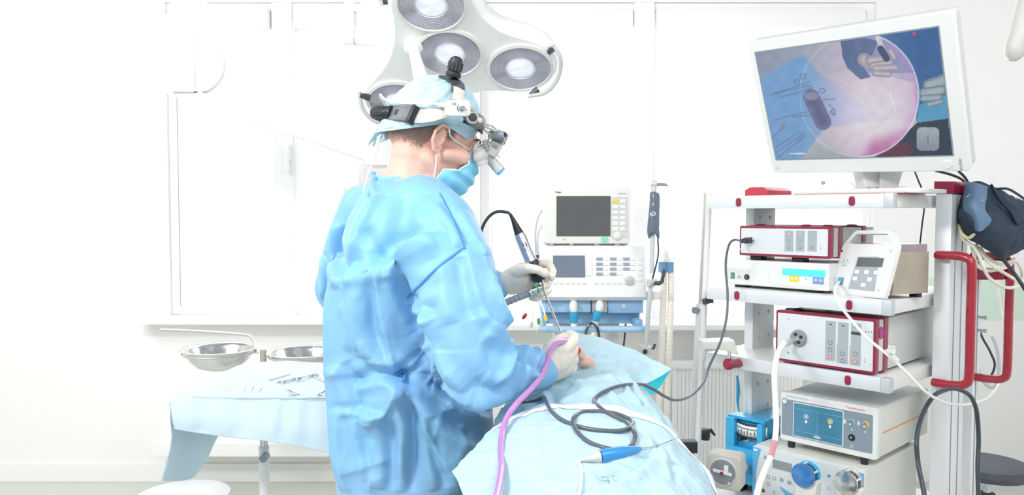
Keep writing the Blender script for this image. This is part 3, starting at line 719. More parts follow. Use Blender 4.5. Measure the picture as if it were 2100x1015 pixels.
# --- camera controller (unit 1), rests on unit 2
v1 = .055; t = cthing('camera_controller', 'slim crimson edged camera control box on top of the white control unit', 'medical device', .25, v1+.15, 1.30)
u0, u1, z0, z1 = .092, .405, 1.309, 1.406
karl_box(t, u0, u1, v1, v1+.33, z0, z1)
for u in (.12, .27): obj('rubber_foot', cm().box((u, v1+.02, 1.2925), (u+.04, v1+.06, z0+.002), .002), M_BLACK, t)
for uu, vv in ((u0+.035, v1+.075), (u0+.2, v1+.075), (u1-.04, v1+.075), (u1-.04, v1+.25)): obj('stacking_lug', cm().lathe([(0, .008), (.012, .008), (.02, .004), (.026, 0), (0, 0)], (uu, vv, z1-.0005), (0, 0, 1), 28), M_RED, t)
for (px0, px1), n in (((1610, 1627), 0), ((1633, 1650), 1), ((1657, 1675), 2)):
    a = CV(px0, 473, v1); b = CV(px1, 516, v1); k = plate(t, 'key_panel', a.x, b.z, b.x, a.z, v1-.001, M_PANEL, .001)
    cx = (a.x+b.x)/2; h = a.z-b.z
    for q in ((.48, .80) if n < 2 else (.82,)):
        z = a.z-h*q; mb = cm(); ring2d(mb, cx, z, .0042, .0004, v1-.002, v1-.002, 20); obj('key_ring', mb, M_INK, k); disc(k, 'key', cx, z, .0024, v1-.0016, M_BTNO if n == 2 else M_GREYP, .0008)
    if n < 2: plate(k, 'indicator', cx-.003, a.z-h*.2, cx+.003, a.z-h*.12, v1-.0016, M_YELLOW, .0005)
a = CV(1599, 471, v1); lb = plate(t, 'sticker', a.x-.01, a.z-.004, a.x+.01, a.z+.004, v1-.001, M_LABEL, .001); text('116714', 'sticker_print', FTX(a.x, v1-.0018, a.z), .0045, M_INK, lb)
a = CV(1684, 505, v1); k = plate(t, 'power_key', a.x-.0045, a.z-.012, a.x+.0045, a.z+.012, v1-.001, M_WHITE, .004); disc(k, 'power_led', a.x, a.z+.0003, .001, v1-.0018, M_GRN, .0006)
for q, s in ((.0065, 'I'), (-.0065, 'O')): text(s, 'power_symbol', FTX(a.x, v1-.0018, a.z+q), .006, M_INK, k)
c = CV(1541, 493, v1); mb = cm(); mb.lathe([(0, 0), (.0125, 0), (.0125, .006), (.010, .009), (.0095, .009)], (c.x, v1, c.z), (0, -1, 0), 28); sock = obj('camera_socket', mb, M_CHROME, t)
camsock = Vector((c.x, v1-.006, c.z))
# camera cable with plug
pc = [MC @ (camsock+Vector((0, .002, 0))), MC @ (camsock+Vector((-.003, -.012, 0))), MC @ (camsock+Vector((-.006, -.03, 0))), MC @ (camsock+Vector((-.008, -.045, -.001)))]
cabp = PL([(1505, 492, 2.5), (1494, 505, 2.5), (1488, 545, 2.5), (1492, 600, 2.48), (1490, 650, 2.46), (1478, 700, 2.42), (1455, 750, 2.35), (1442, 785, 2.25), (1415, 812, 2.12), (1385, 820, 1.95), (1362, 812, 1.86), (1340, 798, 1.81), (1315, 788, 1.77), (1280, 789, 1.75), (1245, 800, 1.715), (1222, 815, 1.68), (1219, 826, 1.655), (1228, 833, 1.63), (1245, 846, 1.57), (1285, 867, 1.49), (1300, 885, 1.445), (1302, 900, 1.42), (1292, 916, 1.395), (1270, 922, 1.385), (1240, 918, 1.385), (1212, 908, 1.395), (1190, 892, 1.42), (1176, 870, 1.46), (1178, 855, 1.49), (1195, 845, 1.51), (1225, 843, 1.515), (1262, 848, 1.51), (1292, 860, 1.49), (1296, 870, 1.475), (1285, 880, 1.455), (1255, 884, 1.45), (1200, 878, 1.455), (1155, 862, 1.485), (1130, 842, 1.535), (1118, 818, 1.6), (1113, 815, 1.625), (1095, 822, 1.65), (1080, 826, 1.65), (1068, 824, 1.62)])
cc = thing('camera_cable', 'long grey camera cable looping over the drape and up to the crimson control box', 'cable', pc[0])
obj('plug', MB().tube(pc, [.009, .009, .008, .007], 16).tube([pc[1], pc[1].lerp(pc[2], .3)], .0105, 16).tube([pc[1].lerp(pc[2], .5), pc[1].lerp(pc[2], .7)], .0105, 16), M_DARK, cc)
CABLE_CC = (cc, pc, cabp)
obj('id_tag', MB().tube(PL([(1527, 500, 2.5), (1520, 510, 2.49), (1505, 516, 2.48)]), .0012, 6), M_LABEL, cc)
# --- pump box with handle in front right of shelf 2
p0 = Vector((.412, .100)); p1 = Vector((.590, .030)); eu2 = (p1-p0).normalized(); ev2 = Vector((-eu2.y, eu2.x))
MPm = MC @ Matrix(((eu2.x, ev2.x, 0, p0.x), (eu2.y, ev2.y, 0, p0.y), (0, 0, 1, S2+.012), (0, 0, 0, 1))); PWd = (p1-p0).length
t = thing('portable_pump', 'white portable pump with carrying handle and steel body on the second shelf', 'medical device', MPm @ Vector((PWd/2, .07, -.012)), CROT+math.atan2(eu2.y, eu2.x))
lean = .30
MPf = MPm @ Matrix(((1, lean*.35, 0, 0), (0, 1, 0, 0), (0, 0, 1, 0), (0, 0, 0, 1)))
# leaning front plate: its own plane; x along front, z up the slope
thl = math.atan(.22); MPl = MPm @ Matrix.Rotation(-thl, 4, 'X')
PT = [(0.0, .0), (0.004, .03), (.045, .165), (.085, .215), (.105, .222), (PWd-.018, .222), (PWd-.008, .214), (PWd+.016, .165), (PWd+.004, .07), (PWd-.01, .004), (PWd-.02, -.003), (.006, -.004)]
def px2l(px, py, off=0):  # pixel -> plate coordinates
    q = MPl.inverted() @ onplane(px, py, MPl @ Vector((0, off, 0)), (MPl.to_3x3() @ Vector((0, 1, 0)))); return q.x, q.z
OUT = [px2l(*p) for p in ((1702, 600), (1714, 565), (1725, 515), (1731, 502), (1752, 478), (1758, 473), (1826, 471), (1832, 474), (1841, 500), (1842, 506), (1816, 606), (1810, 612), (1708, 604))]
HOL = [px2l(*p) for p in ((1741, 500), (1755, 484), (1760, 480), (1822, 480), (1828, 494), (1827, 500), (1822, 501), (1744, 501))]
def plate_with_hole(outer, hole, y0, y1, M):
    # outer and hole as polygons; bridge through polar sampling about the hole centre
    mb = MB(M); hc = Vector((sum(p[0] for p in hole)/len(hole), sum(p[1] for p in hole)/len(hole)))
    def polar(poly, n=96):
        out = []
        for k in range(n):
            a = 2*PI*k/n; d = Vector((math.cos(a), math.sin(a))); best = None
            for i in range(len(poly)):
                p, q = Vector(poly[i]), Vector(poly[(i+1) % len(poly)]); e = q-p; den = d.x*e.y-d.y*e.x
                if abs(den) < 1e-12: continue
                w = p-hc; s = (w.x*e.y-w.y*e.x)/den; u = (w.x*d.y-w.y*d.x)/den
                if s > 0 and -1e-6 <= u <= 1+1e-6: best = s if best is None else max(best, s)
            out.append(hc+d*(best or .01))
        return out
    O, I = polar(outer), polar(hole); n = len(O)
    for k in range(n): pass
    ro = [[mb._v((p.x, y, p.y)) for p in O] for y in (y0+.003, y0, ) ]
    O2 = [p.lerp(hc, .006) for p in O]
    L = [[(p.x, y1, p.y) for p in I], [(p.x, y0, p.y) for p in I], [(p.x, y0, p.y) for p in [a.lerp(b, .97) for a, b in zip(I, O)]], [(p.x, y0+.004, p.y) for p in O], [(p.x, y1, p.y) for p in O], [(p.x, y1, p.y) for p in I]]
    bmesh.ops.delete(mb.b, geom=mb.b.verts[:], context='VERTS')
    mb.grid(L, close=True); return mb
obj('front_housing', plate_with_hole(OUT, HOL, -.004, .014, MPl), M_WHITE, t, angle=30)
a = px2l(1762, 527); b = px2l(1805, 527); c = px2l(1742, 592); d = px2l(1796, 597)
mb = MB(MPl); mb.prism([a, b, (d[0], c[1]+.0), c], -.0055, -.003); pn = obj('key_panel', mb, M_PANEL, t, smooth=False)
mb = MB(MPl); q = [px2l(*p) for p in ((1764, 529), (1815, 530), (1811, 548), (1759, 547))]; mb.prism(q, -.0068, -.005); obj('display', mb, M_SCREEN, t, smooth=False)
for (px, py) in ((1760, 558), (1780, 559), (1800, 560), (1756, 572), (1786, 574), (1773, 585)):
    x, z = px2l(px, py); mb = MB(MPl); mb.prism(rrect(x-.008, z-.006, x+.008, z+.006, .002), -.0075, -.005, bev=.0005); obj('key', mb, M_INKL, t)
mb = MB(MPl)
for (px, py) in ((1733, 534), (1740, 534), (1729, 539), (1735, 539), (1742, 539), (1731, 545), (1737, 545)):
    x, z = px2l(px, py); mb.prism(circ(x, z, .0015, 10), -.0048, -.0035)
obj('speaker_holes', mb, M_BLACK, t)
for (px, py) in ((1729, 515), (1829, 515), (1706, 592), (1804, 596)):
    x, z = px2l(px, py); mb = MB(MPl); mb.prism(circ(x, z, .0038, 14), -.0052, -.0035); obj('screw', mb, M_CHROME, t)
x, z = px2l(1727, 577); mb = MB(MPl); mb.prism(rrect(x-.013, z-.012, x+.010, z+.012, .004), -.0052, -.0035); sk = obj('socket_recess', mb, M_MID, t)
mb = MB(MPl); mb.prism(rrect(x-.006, z-.002, x+.009, z+.008, .001), -.009, -.004); obj('blue_plug', mb, M_BLUEM, sk)
mb = MB(MPm); mb.prism([(.02, .002), (PWd-.005, .002), (PWd-.005, .128), (.02, .128)], .03, .175, bev=.006); obj('steel_body', mb, M_STEELB, t)
mb = MB(MPm); mb.prism([(.03, .126), (PWd-.008, .126), (PWd-.008, .15), (.03, .15)], .05, .17, bev=.004); obj('tinted_lid', mb, mat('tinted_lid', '#9c8a90', .3, var=.1), t)
for x in (.03, PWd-.03):
    for y in (.015, .15): mb = MB(MPm); mb.box((x-.015, y-.01, -.012), (x+.015, y+.01, .004), .002); obj('foot', mb, M_WHITE if y < .1 else M_BLACK, t)
x, z = px2l(1727, 577); pplug = MPl @ Vector((x, -.012, z-.004))
tag(obj('white_sensor_cable', MB().tube([pplug, pplug+Vector((-.006, -.012, -.001))]+PL([(1716, 585, 2.28), (1712, 597, 2.24), (1722, 625, 2.2), (1745, 655, 2.18), (1775, 690, 2.14), (1805, 715, 2.1), (1835, 740, 2.08), (1870, 775, 2.08), (1900, 805, 2.1), (1940, 826, 2.2), (1985, 829, 2.4), (2030, 812, 2.6), (2055, 770, 2.72), (2065, 700, 2.76), (2050, 620, 2.78), (2048, 580, 2.78), (2052, 545, 2.78)]), .0042, 10, smooth=6), M_WCAB), 'white sensor cable running from the portable pump down across the crimson edged box', 'cable')
obj('cable_clip', MB().tube(PL([(1818, 716, 2.09), (1832, 732, 2.08), (1840, 740, 2.08)]), .0075, 10).box(P(1822, 722, 2.08), P(1836, 712, 2.06), .002), M_WHITE, bpy.data.objects['white_sensor_cable'])

# --- xenon light source (unit 3)
v3 = .01; t = cthing('light_source', 'tall crimson edged light source with round socket on the third shelf', 'medical device', .4, v3+.17, S3)
u0, u1, z0, z1 = .255, .568, S3+.008, 1.136
karl_box(t, u0, u1, v3, v3+.54, z0, z1, (.06,))
for uu, vv in ((u0+.05, v3+.05), (u0+.05, v3+.25), (u1-.03, v3+.06)): obj('stacking_lug', cm().lathe([(0, .008), (.012, .008), (.02, .004), (.03, 0), (0, 0)], (uu, vv, z1-.001), (0, 0, 1), 28), M_DARK if uu == u0+.05 else M_RED, t)
for uu in (u0+.03, u1-.05): obj('rubber_foot', cm().box((uu, v3+.03, S3), (uu+.03, v3+.3, z0+.002)), M_BLACK, t)
c = CV(1639, 693, v3)
mb = cm(); mb.lathe([(0, .0), (.027, .0), (.027, .004), (.0245, .012), (.0235, .013), (0, .013)], (c.x, v3, c.z), (0, -1, 0), 40); sk = obj('light_socket', mb, M_MID, t)
for k in range(4):
    a = PI/4+k*PI/2-.35; disc(sk, 'socket_hole', c.x+.0135*math.cos(a), c.z+.0135*math.sin(a), .0052, v3-.0133, M_BLACK, .0008)
disc(sk, 'socket_hub', c.x, c.z, .0045, v3-.0133, M_CHROME, .001)
lsock = Vector((c.x-.008, v3-.013, c.z-.006))
for (px0, py0, px1, py1), n in (((1694, 657, 1713, 741), 0), ((1719, 660, 1739, 747), 1), ((1746, 662, 1765, 751), 2)):
    a = CV(px0, py0, v3); b = CV(px1, py1, v3); k = plate(t, 'key_panel', a.x, b.z, b.x, a.z, v3-.001, M_PANEL, .001)
    cx = (a.x+b.x)/2; h = a.z-b.z
    for q in ((.55, .72, .90), (.76, .93), (.72, .91))[n]:
        z = a.z-h*q; mb = cm(); ring2d(mb, cx, z, .0058, .0005, v3-.002, v3-.002, 22); obj('key_ring', mb, M_INK, k)
        on = (n == 0 and q == .90) or (n == 2 and q == .91); disc(k, 'key', cx, z, .005 if on else .0022, v3-.0016, M_BTNO if on else M_GREYP, .0008)
    plate(k, 'symbol', cx-.004, a.z-h*.1, cx+.004, a.z-h*.07, v3-.0016, M_INK, .0005, .0004)
    if n == 2: plate(k, 'readout', a.x+.001, a.z-h*.27, b.x-.001, a.z-h*.2, v3-.0018, M_DARK, .0005)
    if n: plate(k, 'bar_graph', a.x-.0022, b.z, a.x-.0008, a.z-h*.55, v3-.0012, M_ORANGE, .0003)
a = CV(1657, 653, v3); lb = plate(t, 'sticker', a.x-.012, a.z-.004, a.x+.012, a.z+.004, v3-.001, M_LABEL, .001); text('116773', 'sticker_print', FTX(a.x, v3-.0018, a.z), .005, M_INK, lb)
a = CV(1774, 737, v3); k = plate(t, 'power_key', a.x-.006, a.z-.014, a.x+.006, a.z+.014, v3-.001, M_WHITE, .005); disc(k, 'power_led', a.x, a.z, .0014, v3-.0018, M_GRN, .0006)
for q, s in ((.0075, 'I'), (-.0075, 'O')): text(s, 'power_symbol', FTX(a.x, v3-.0018, a.z+q), .007, M_INK, k)
a = CV(1785, 748, v3); text('!', 'warning_sign', FTX(a.x, v3-.0014, a.z), .007, M_INK, t)
a = CV(1617, 655, v3); text('^', 'up_mark', FTX(a.x, v3-.0014, a.z), .012, M_MID, t)
a = CV(1617, 723, v3); mb = cm(); mb.prism([(a.x-.004, a.z+.001), (a.x-.002, a.z+.003), (a.x, a.z+.0015), (a.x+.002, a.z+.003), (a.x+.004, a.z+.001), (a.x, a.z-.004)], v3-.0016, v3); obj('heart_mark', mb, M_MID, t)
for q in range(4):
    a = CV(1776+q*6, 680+q*.5, v3); plate(t, 'connector_mark', a.x-.001, a.z-.002, a.x+.001, a.z+.002, v3-.0014, M_INK, .0003)
c3 = MC.inverted() @ onplane(1810, 682, MC @ Vector((u1+.0025, 0, 0)), EU)
mb = cm(); mb.prism([(v3+.02+.016*math.cos(2*PI*k/30)+.02, c3.z+.018*math.sin(2*PI*k/30)) for k in range(30)], u1+.0015, u1+.0035, ax='x'); obj('round_sticker', mb, M_MAG, t)
# light guide cable, white with red sleeve
a0_ = MC @ lsock; a1_ = MC @ (lsock+Vector((-.004, -.05, -.006)))
lg = thing('light_guide_cable', 'thick white light guide hanging from the round socket past the blue box', 'cable', a0_)
obj('plug', MB().tube([a0_, a0_.lerp(a1_, .3), a1_], [.009, .008, .0095], 16), M_STEELT, lg)
lp = [a1_]+PL([(1607, 705, 2.26), (1594, 728, 2.24), (1588, 770, 2.2), (1590, 820, 2.16), (1592, 870, 2.1), (1589, 905, 2.07)])
obj('upper_sleeve', MB().tube(lp, .0078, 14, smooth=6), M_WCAB, lg)
obj('red_sleeve', MB().tube(PL([(1589, 905, 2.07), (1585, 922, 2.05), (1580, 938, 2.02)]), .0076, 14, smooth=3), mat('rose_sleeve', '#d9929f', .4), lg)
obj('lower_sleeve', MB().tube(PL([(1580, 938, 2.02), (1568, 965, 1.98), (1557, 995, 1.94), (1550, 1030, 1.9), (1548, 1080, 1.88), (1580, 1180, 1.9), (1640, 1240, 2.0)]), .0079, 14, smooth=5), M_WCAB, lg)

# --- coblation controller (unit 4)
S5 = .684
v4 = .045; t = cthing('ablation_controller', 'white controller with teal touch screen and two round ports on the pump housing', 'medical device', .42, v4+.18, S5)
u0, u1, z0, z1 = .255, .567, .708, .866
mb = cm(); mb.box((u0+.003, v4+.014, z0+.003), (u1-.003, v4+.42, z1-.004), .004); obj('case', mb, M_PUTTY, t)
mb = cm(); mb.box((u0+.01, v4+.03, z1-.006), (u1-.006, v4+.4, z1-.002), .002); obj('top_cover', mb, M_ALU, t)
mb = cm(); mb.prism(rrect(u0, z0, u1, z1, .009), v4, v4+.024, bev=.003); obj('bezel', mb, M_WHITE, t)
a = CV(1606, 822, v4); b = CV(1785, 930, v4)
plate(t, 'front_panel', u0+.006, z0+.018, u1-.014, z1-.022, v4, mat('slate_front_panel', '#8795a2', .45), .005, .001)
a = CV(1628, 824, v4); b = CV(1729, 911, v4); s0, s1, q0, q1 = a.x, b.x, z0+.022, a.z
plate(t, 'screen_border', s0-.001, q0-.001, s1+.001, q1+.001, v4-.001, M_WHITE, .004, .001)
scrn = plate(t, 'touch_screen', s0+.002, q0+.002, s1-.002, q1-.002, v4-.002, mat('teal_touch_screen', '#3d7f9c', .15, emit=.12, var=.1, vscale=14, coat=.4), .002, .0008)
wq, hq = s1-s0, q1-q0
for zz in (.17, .83): plate(scrn, 'screen_line', s0+.004, q0+hq*zz-.0004, s1-.004, q0+hq*zz+.0004, v4-.0028, M_INKB, .0002, .0003)
plate(scrn, 'screen_line', s0+wq*.5-.0004, q0+hq*.17, s0+wq*.5+.0004, q0+hq*.83, v4-.0028, M_INKB, .0002, .0003)
for cxq, m in ((.27, M_INKB), (.75, M_YELLOW)):
    cx, cz = s0+wq*cxq, q0+hq*.64; mb = cm(); ring2d(mb, cx, cz, .0075, .0016, v4-.003, v4-.003, 26); obj('port_icon', mb, m, scrn); disc(scrn, 'port_icon_centre', cx, cz, .005, v4-.0028, M_GREYP, .0005)
    cz -= .016; mb = cm(); mb.prism([(cx-.003, cz-.005), (cx+.003, cz-.005), (cx+.003, cz), (cx+.0055, cz), (cx, cz+.005), (cx-.0055, cz), (cx-.003, cz)], v4-.0034, v4-.0026); obj('arrow_icon', mb, M_INKL, scrn)
mb = cm(); mb.prism(circ(s0+wq*.5, q0+hq*.1, .012, 24, .0045), v4-.0034, v4-.0026); obj('oval_key', mb, M_GREYP, scrn)
a = CV(1608, 822, v4); mb = cm(); ring2d(mb, a.x+.003, a.z, .0095, .0012, v4-.001, v4-.001); pk = obj('power_key_ring', mb, M_MID, t); disc(t, 'power_key', a.x+.003, a.z, .0075, v4-.001, M_WHITE, .002)
for (px, py, m, dk) in ((1747, 866, M_INKB, 0), (1776, 871, M_YELLOW, 0), (1747, 897, M_BLACK, 1)):
    a = CV(px, py, v4); k = disc(t, 'port_ring', a.x, a.z, .0105, v4-.001, m, .0012)
    mb = cm(); mb.lathe([(0, .002), (.0035, .002), (.0035, .007), (.0055, .008), (.0075, .004), (.008, 0), (0, 0)], (a.x-.001, v4-.002, a.z), (0, -1, 0), 24); obj('port', mb, M_CHROME, k) if not dk else disc(k, 'port', a.x-.001, a.z, .003, v4-.002, M_STEELT, .003)
for px, py, s in ((1747, 880, 'A'), (1775, 885, 'B')):
    a = CV(px, py, v4); text(s, 'port_letter', FTX(a.x, v4-.0014, a.z-.001), .008, M_INKL, t, bold=True)
for px, py in ((1733, 864), (1761, 868)):
    a = CV(px, py, v4); x, z = a.x, a.z; mb = cm(); mb.prism(circ(x, z+.006, .0016, 12), v4-.0016, v4-.0008); mb.prism([(x-.001, z+.004), (x+.001, z+.004), (x+.0045, z), (x+.0035, z-.001), (x+.0018, z+.001), (x+.003, z-.007), (x+.0015, z-.007), (x, z-.002), (x-.0015, z-.007), (x-.003, z-.007), (x-.0018, z+.001), (x-.0035, z-.001), (x-.0045, z)], v4-.0016, v4-.0008); obj('patient_symbol', mb, M_INKL, t)
a = CV(1747, 914, v4); mb = cm(); mb.tube([(a.x-.005, v4-.0012, a.z-.004), (a.x+.005, v4-.0012, a.z-.005)], .0006, 6).tube([(a.x-.005, v4-.0012, a.z-.003), (a.x+.003, v4-.0012, a.z+.002)], .0006, 6).tube([(a.x, v4-.0012, a.z+.005), (a.x+.004, v4-.0012, a.z+.002)], .0006, 6); obj('pedal_symbol', mb, M_INKL, t)
a = CV(1757, 836, v4); text('smith&nephew', 'maker_print', FTX(a.x+.0, v4-.0006, z1-.0125), .0085, M_INKR, t)
text('*', 'logo_mark', FTX(a.x-.031, v4-.0006, z1-.0135), .013, M_INKR, t)
a = CV(1617, 812, v4); text('WEREWOLF COBLATION System', 'model_print', FTX(u0+.02, v4-.0006, z1-.0115), .0052, M_INKB, t, align='LEFT')
mb = cm(); mb.prism([(v4+.05, (z0+z1)/2-.006), (v4+.42, (z0+z1)/2-.006), (v4+.42, (z0+z1)/2-.002), (v4+.05, (z0+z1)/2-.002)], u1-.0035, u1-.0022, ax='x'); obj('orange_stripe', mb, M_ORANGE, t)
for uu in (u0+.03, u1-.045):
    for vv in (v4+.02, v4+.34): obj('foot', cm().lathe([(0, 0), (.011, 0), (.012, .02), (.012, .028), (0, .028)], (uu, vv, S5), (0, 0, 1), 20), M_BLACK, t)
# --- pump with two rollers (unit 5)
v5 = .0; t = cthing('roller_pump', 'white and blue fluid pump with blue and clear roller knobs on the lowest shelf', 'medical device', .37, v5+.2, .47)
u0, u1, z0, z1 = .185, .552, .478, S5
mb = cm(); mb.box((u0+.003, v5+.006, z0), (u1-.003, v5+.42, z1), .006); obj('case', mb, M_PUTTY, t)
mb = cm(); mb.prism(rrect(u0, z0, u1, z1-.004, .004), v5-.004, v5+.01, bev=.0015); obj('front_plate', mb, M_ALUF, t)
for u in (u0+.03, u1-.04): obj('foot', cm().box((u-.015, .05, .47), (u+.015, .35, z0+.002)), M_BLACK, t)
mb = cm(); zt5 = z1-.006; mb.prism([(u0+.001, zt5), (u0+.030, zt5-.002), (u0+.020, zt5-.04), (u0+.012, zt5-.09), (u0+.01, z0+.01), (u0+.001, z0+.01)], v5-.0052, v5-.0035); obj('blue_graphic', mb, M_LBLUE, t)
mb = cm(); mb.prism([(u1-.002, zt5-.002), (u1-.022, zt5-.001), (u1-.014, zt5-.03), (u1-.012, zt5-.06), (u1-.02, zt5-.1), (u1-.002, zt5-.13)], v5-.0052, v5-.0035); obj('blue_graphic', mb, M_LBLUE, t)
plate(t, 'name_badge', u0+.003, zt5-.012, u0+.018, zt5-.006, v5-.0052, M_INKL, .003, .0006)
vv5 = v5-.004
def q5(px, py): a = CV(px, py, vv5); return a.x, a.z
a = q5(1585, 939); b = q5(1624, 968); plate(t, 'display', a[0], b[1]-.002, b[0], a[1]-.004, vv5, M_PANEL if False else mat('grey_lcd', '#8c969b', .25, var=.08, vscale=20), .001, .0008)
for (px, py) in ((1570, 938), (1576, 978), (1588, 981), (1576, 992), (1571, 955)):
    x, z = q5(px, py); mb = cm(); ring2d(mb, x, z, .0055, .0005, vv5-.0005, vv5-.0005, 22); obj('key_ring', mb, M_INK, t)
x, z = q5(1570, 938); text('^', 'key_arrow', FTX(x, vv5-.0006, z-.002), .012, M_INK, t, bold=True)
for (px, py) in ((1603, 984), (1619, 990)):
    x, z = q5(px, py); k = plate(t, 'grey_key', x-.007, z-.006, x+.007, z+.006, vv5, M_PANEL, .003, .0006); mb = cm(); ring2d(mb, x, z, .0045, .0004, vv5-.001, vv5-.001, 20); obj('key_ring', mb, M_MID, k)
x, z = q5(1565, 1006); k = disc(t, 'start_key', x, z, .0065, vv5, M_RED, .001); mb = cm(); mb.prism([(x+.0055*math.cos(a), z+.0055*math.sin(a)) for a in np.linspace(PI/2, 3*PI/2, 12)], vv5-.0018, vv5-.0008); obj('start_half', mb, M_GRN, k)
x, z = q5(1700, 976); k = disc(t, 'help_mark', x, z, .0052, vv5, mat('blue_round_print', '#3fa3dc', .5), .0006)
for px, py in ((1587, 1010), (1700, 1002)):
    x, z = q5(px, py); mb = cm(); mb.tube([(x-.0035, vv5-.0004, z-.0045), (x+.0035, vv5-.0004, z-.0045), (x+.0035, vv5-.0004, z+.0045), (x-.0035, vv5-.0004, z+.0045)], .0003, 4, closed=True); k = obj('info_box', mb, M_INK, t); text('i', 'info_letter', FTX(x, vv5-.0006, z), .006, M_INK, k)
mb = cm(); a, b, c, d = q5(1598, 997), q5(1625, 1013), q5(1660, 1040), q5(1615, 1022); mb.prism([a, b, c, d], vv5-.001, vv5+.001); obj('blue_swoosh', mb, M_LBLUE, t)
for (px, py, R_, mface, mrim) in ((1650, 973, .038, mat('blue_roller_face', '#3c9de0', .2, metal=.5, coat=.6, col2='#5b7fd0', vscale=12), M_BLUEM), (1737, 988, .036, M_STEEL, M_STEELT)):
    x, z = q5(px+9, py-4); kn = cm(); kn.lathe([(0, 0), (R_, 0), (R_, .006), (R_*.9, .008), (0, .008)], (x, vv5, z), (0, -1, 0), 48); base = obj('roller_housing', kn, mrim, t)
    kn = cm(); kn.lathe([(0, .006), (R_*.8, .006), (R_*.8, .034), (0, .034)], (x, vv5, z), (0, -1, 0), 40); obj('roller_core', kn, M_DARK, base)
    kn = cm(); kn.lathe([(0, .034), (R_*.96, .033), (R_*1.0, .037), (R_*.97, .042), (R_*.7, .045), (0, .046)], (x, vv5, z), (0, -1, 0), 56); obj('roller_face', kn, mface, base)
    kn = cm()
    for k in range(5):
        aa = .4+k*2*PI/5; kn.tube([(x+R_*.88*math.cos(aa), vv5-.004, z+R_*.88*math.sin(aa)), (x+R_*.88*math.cos(aa), vv5-.036, z+R_*.88*math.sin(aa))], .0035, 10)
    obj('roller_pins', kn, M_WHITE, base)
    kn = cm(); kn.prism([(x-.03, z-.1), (x+.03, z-.1), (x+.04, z-.02), (x+.034, z-.012), (x+.02, z-.03), (x-.01, z-.036), (x-.03, z-.025)], vv5-.03, vv5, bev=.002); obj('tube_guide', kn, M_CREAM, base)

# --- blue suction unit on the lower left
vb = .08; SB = .47
t = cthing('blue_flowmeter_box', 'bright blue box with curved gauge beside the lower left of the cart', 'medical device', .05, vb+.1, SB)
a = CV(1488, 850, vb); b = CV(1592, 860, vb); u0, u1, z1 = a.x, .172, a.z
mb = cm(); mb.prism([(u0, vb+.03), (u1, vb+.03), (u1, vb+.24), (.09, vb+.24), (.09, .156), (u0, .156)], SB+.04, z1, ax='z', bev=.006); obj('case', mb, M_BLUEM, t)
mb = cm(); mb.box((u0, vb, SB+.04), (u1, vb+.032, z1-.105), .004); mb.box((u0, vb, z1-.11), (u0+.035, vb+.032, z1-.006), .004); mb.box((u1-.022, vb, z1-.11), (u1, vb+.032, z1-.01), .004); mb.box((u0, vb+.012, z1-.01), (u1, vb+.04, z1+.002), .004); obj('front', mb, M_BLUEM, t)
mb = cm(); n = 14; uc = (u0+u1)/2+.012; Ls = .062
rr = []
for k in range(n+1):
    q = -1+2*k/n; rr.append([(uc+Ls*q, vb+.008+.02*q*q, z1-.062+.006*q*q), (uc+Ls*q, vb+.008+.02*q*q, z1-.024+.004*q*q)])
mb.grid(rr); g = solid(obj('gauge_scale', mb, M_LABEL, t), .004); 
mb = cm(); mb.tube([(uc+Ls*q, vb+.006+.02*q*q, z1-.066+.006*q*q) for q in np.linspace(-1, 1, 12)], .0035, 8).tube([(uc+Ls*q, vb+.006+.02*q*q, z1-.022+.004*q*q) for q in np.linspace(-1, 1, 12)], .0035, 8); obj('gauge_rim', mb, M_BLACK, g)
mb = cm(); mb.tube([(uc+Ls*q, vb+.004+.02*q*q, z1-.036+.004*q*q) for q in np.linspace(-.9, .9, 12)], (.0025), 8, flat=None); obj('gauge_band', mb, M_MID, g)
for k in range(9):
    q = -.8+.2*k; mb = cm(); mb.box((uc+Ls*q-.0008, vb+.003+.02*q*q, z1-.056), (uc+Ls*q+.0008, vb+.006+.02*q*q, z1-.046 if k % 2 else z1-.042)); obj('gauge_tick', mb, M_INK, g)
a = CV(1528, 898, vb+.02); mb = cm(); mb.lathe([(0, -.004), (.015, -.004), (.015, .004), (.0, .004)], (a.x, vb+.028, a.z), (0, -1, 0), 24); k = obj('valve_ring', mb, M_GREYP, t)
mb = cm(); mb.lathe([(0, 0), (.008, 0), (.007, .02), (.009, .024), (.009, .034), (0, .036)], (a.x, vb+.025, a.z), (-.25, -1, .05), 12); obj('valve_knob', mb, M_BLACK, k)
a = CV(1562, 903, vb+.02); mb = cm(); mb.box((a.x-.012, vb+.012, a.z-.012), (a.x+.012, vb+.032, a.z+.010), .002); obj('red_switch', mb, mat('red_rocker', '#d3212b', .35), t)
obj('foot', cm().box((u0+.02, vb+.03, SB), (u0+.05, vb+.07, SB+.042)).box((u1-.05, vb+.03, SB), (u1-.02, vb+.2, SB+.042)), M_BLACK, t)
# grey socket device in front
a = CV(1538, 955, vb); hub = a
mb = cm(); mb.lathe([(0, 0), (.028, 0), (.026, .012), (.021, .03), (0, .03)], (a.x, vb+.001, a.z), (-.45, -1, .05), 30); obj('coupling', mb, M_LBLUE if False else M_BLUEM, t)
D = P(1486, 966, 2.28)
fx = Vector((.86, -.5, 0)).normalized(); fy = Vector((.5, .86, 0)).normalized()
MD = Matrix(((fx.x, fy.x, 0, D.x), (fx.y, fy.y, 0, D.y), (0, 0, 1, D.z), (0, 0, 0, 1)))
g = thing('vacuum_regulator', 'grey square regulator with round window attached to the blue box', 'regulator', MD @ Vector((0, .05, -.06)), math.atan2(fx.y, fx.x))
S = .05
mb = MB(MD); mb.prism(rrect(-S, -S*1.05, S, S*1.05, .012), -.012, .05, bev=.006); obj('housing', mb, M_PUTTY if False else mat('warm_grey_housing', '#c9c5bd', .45), g)
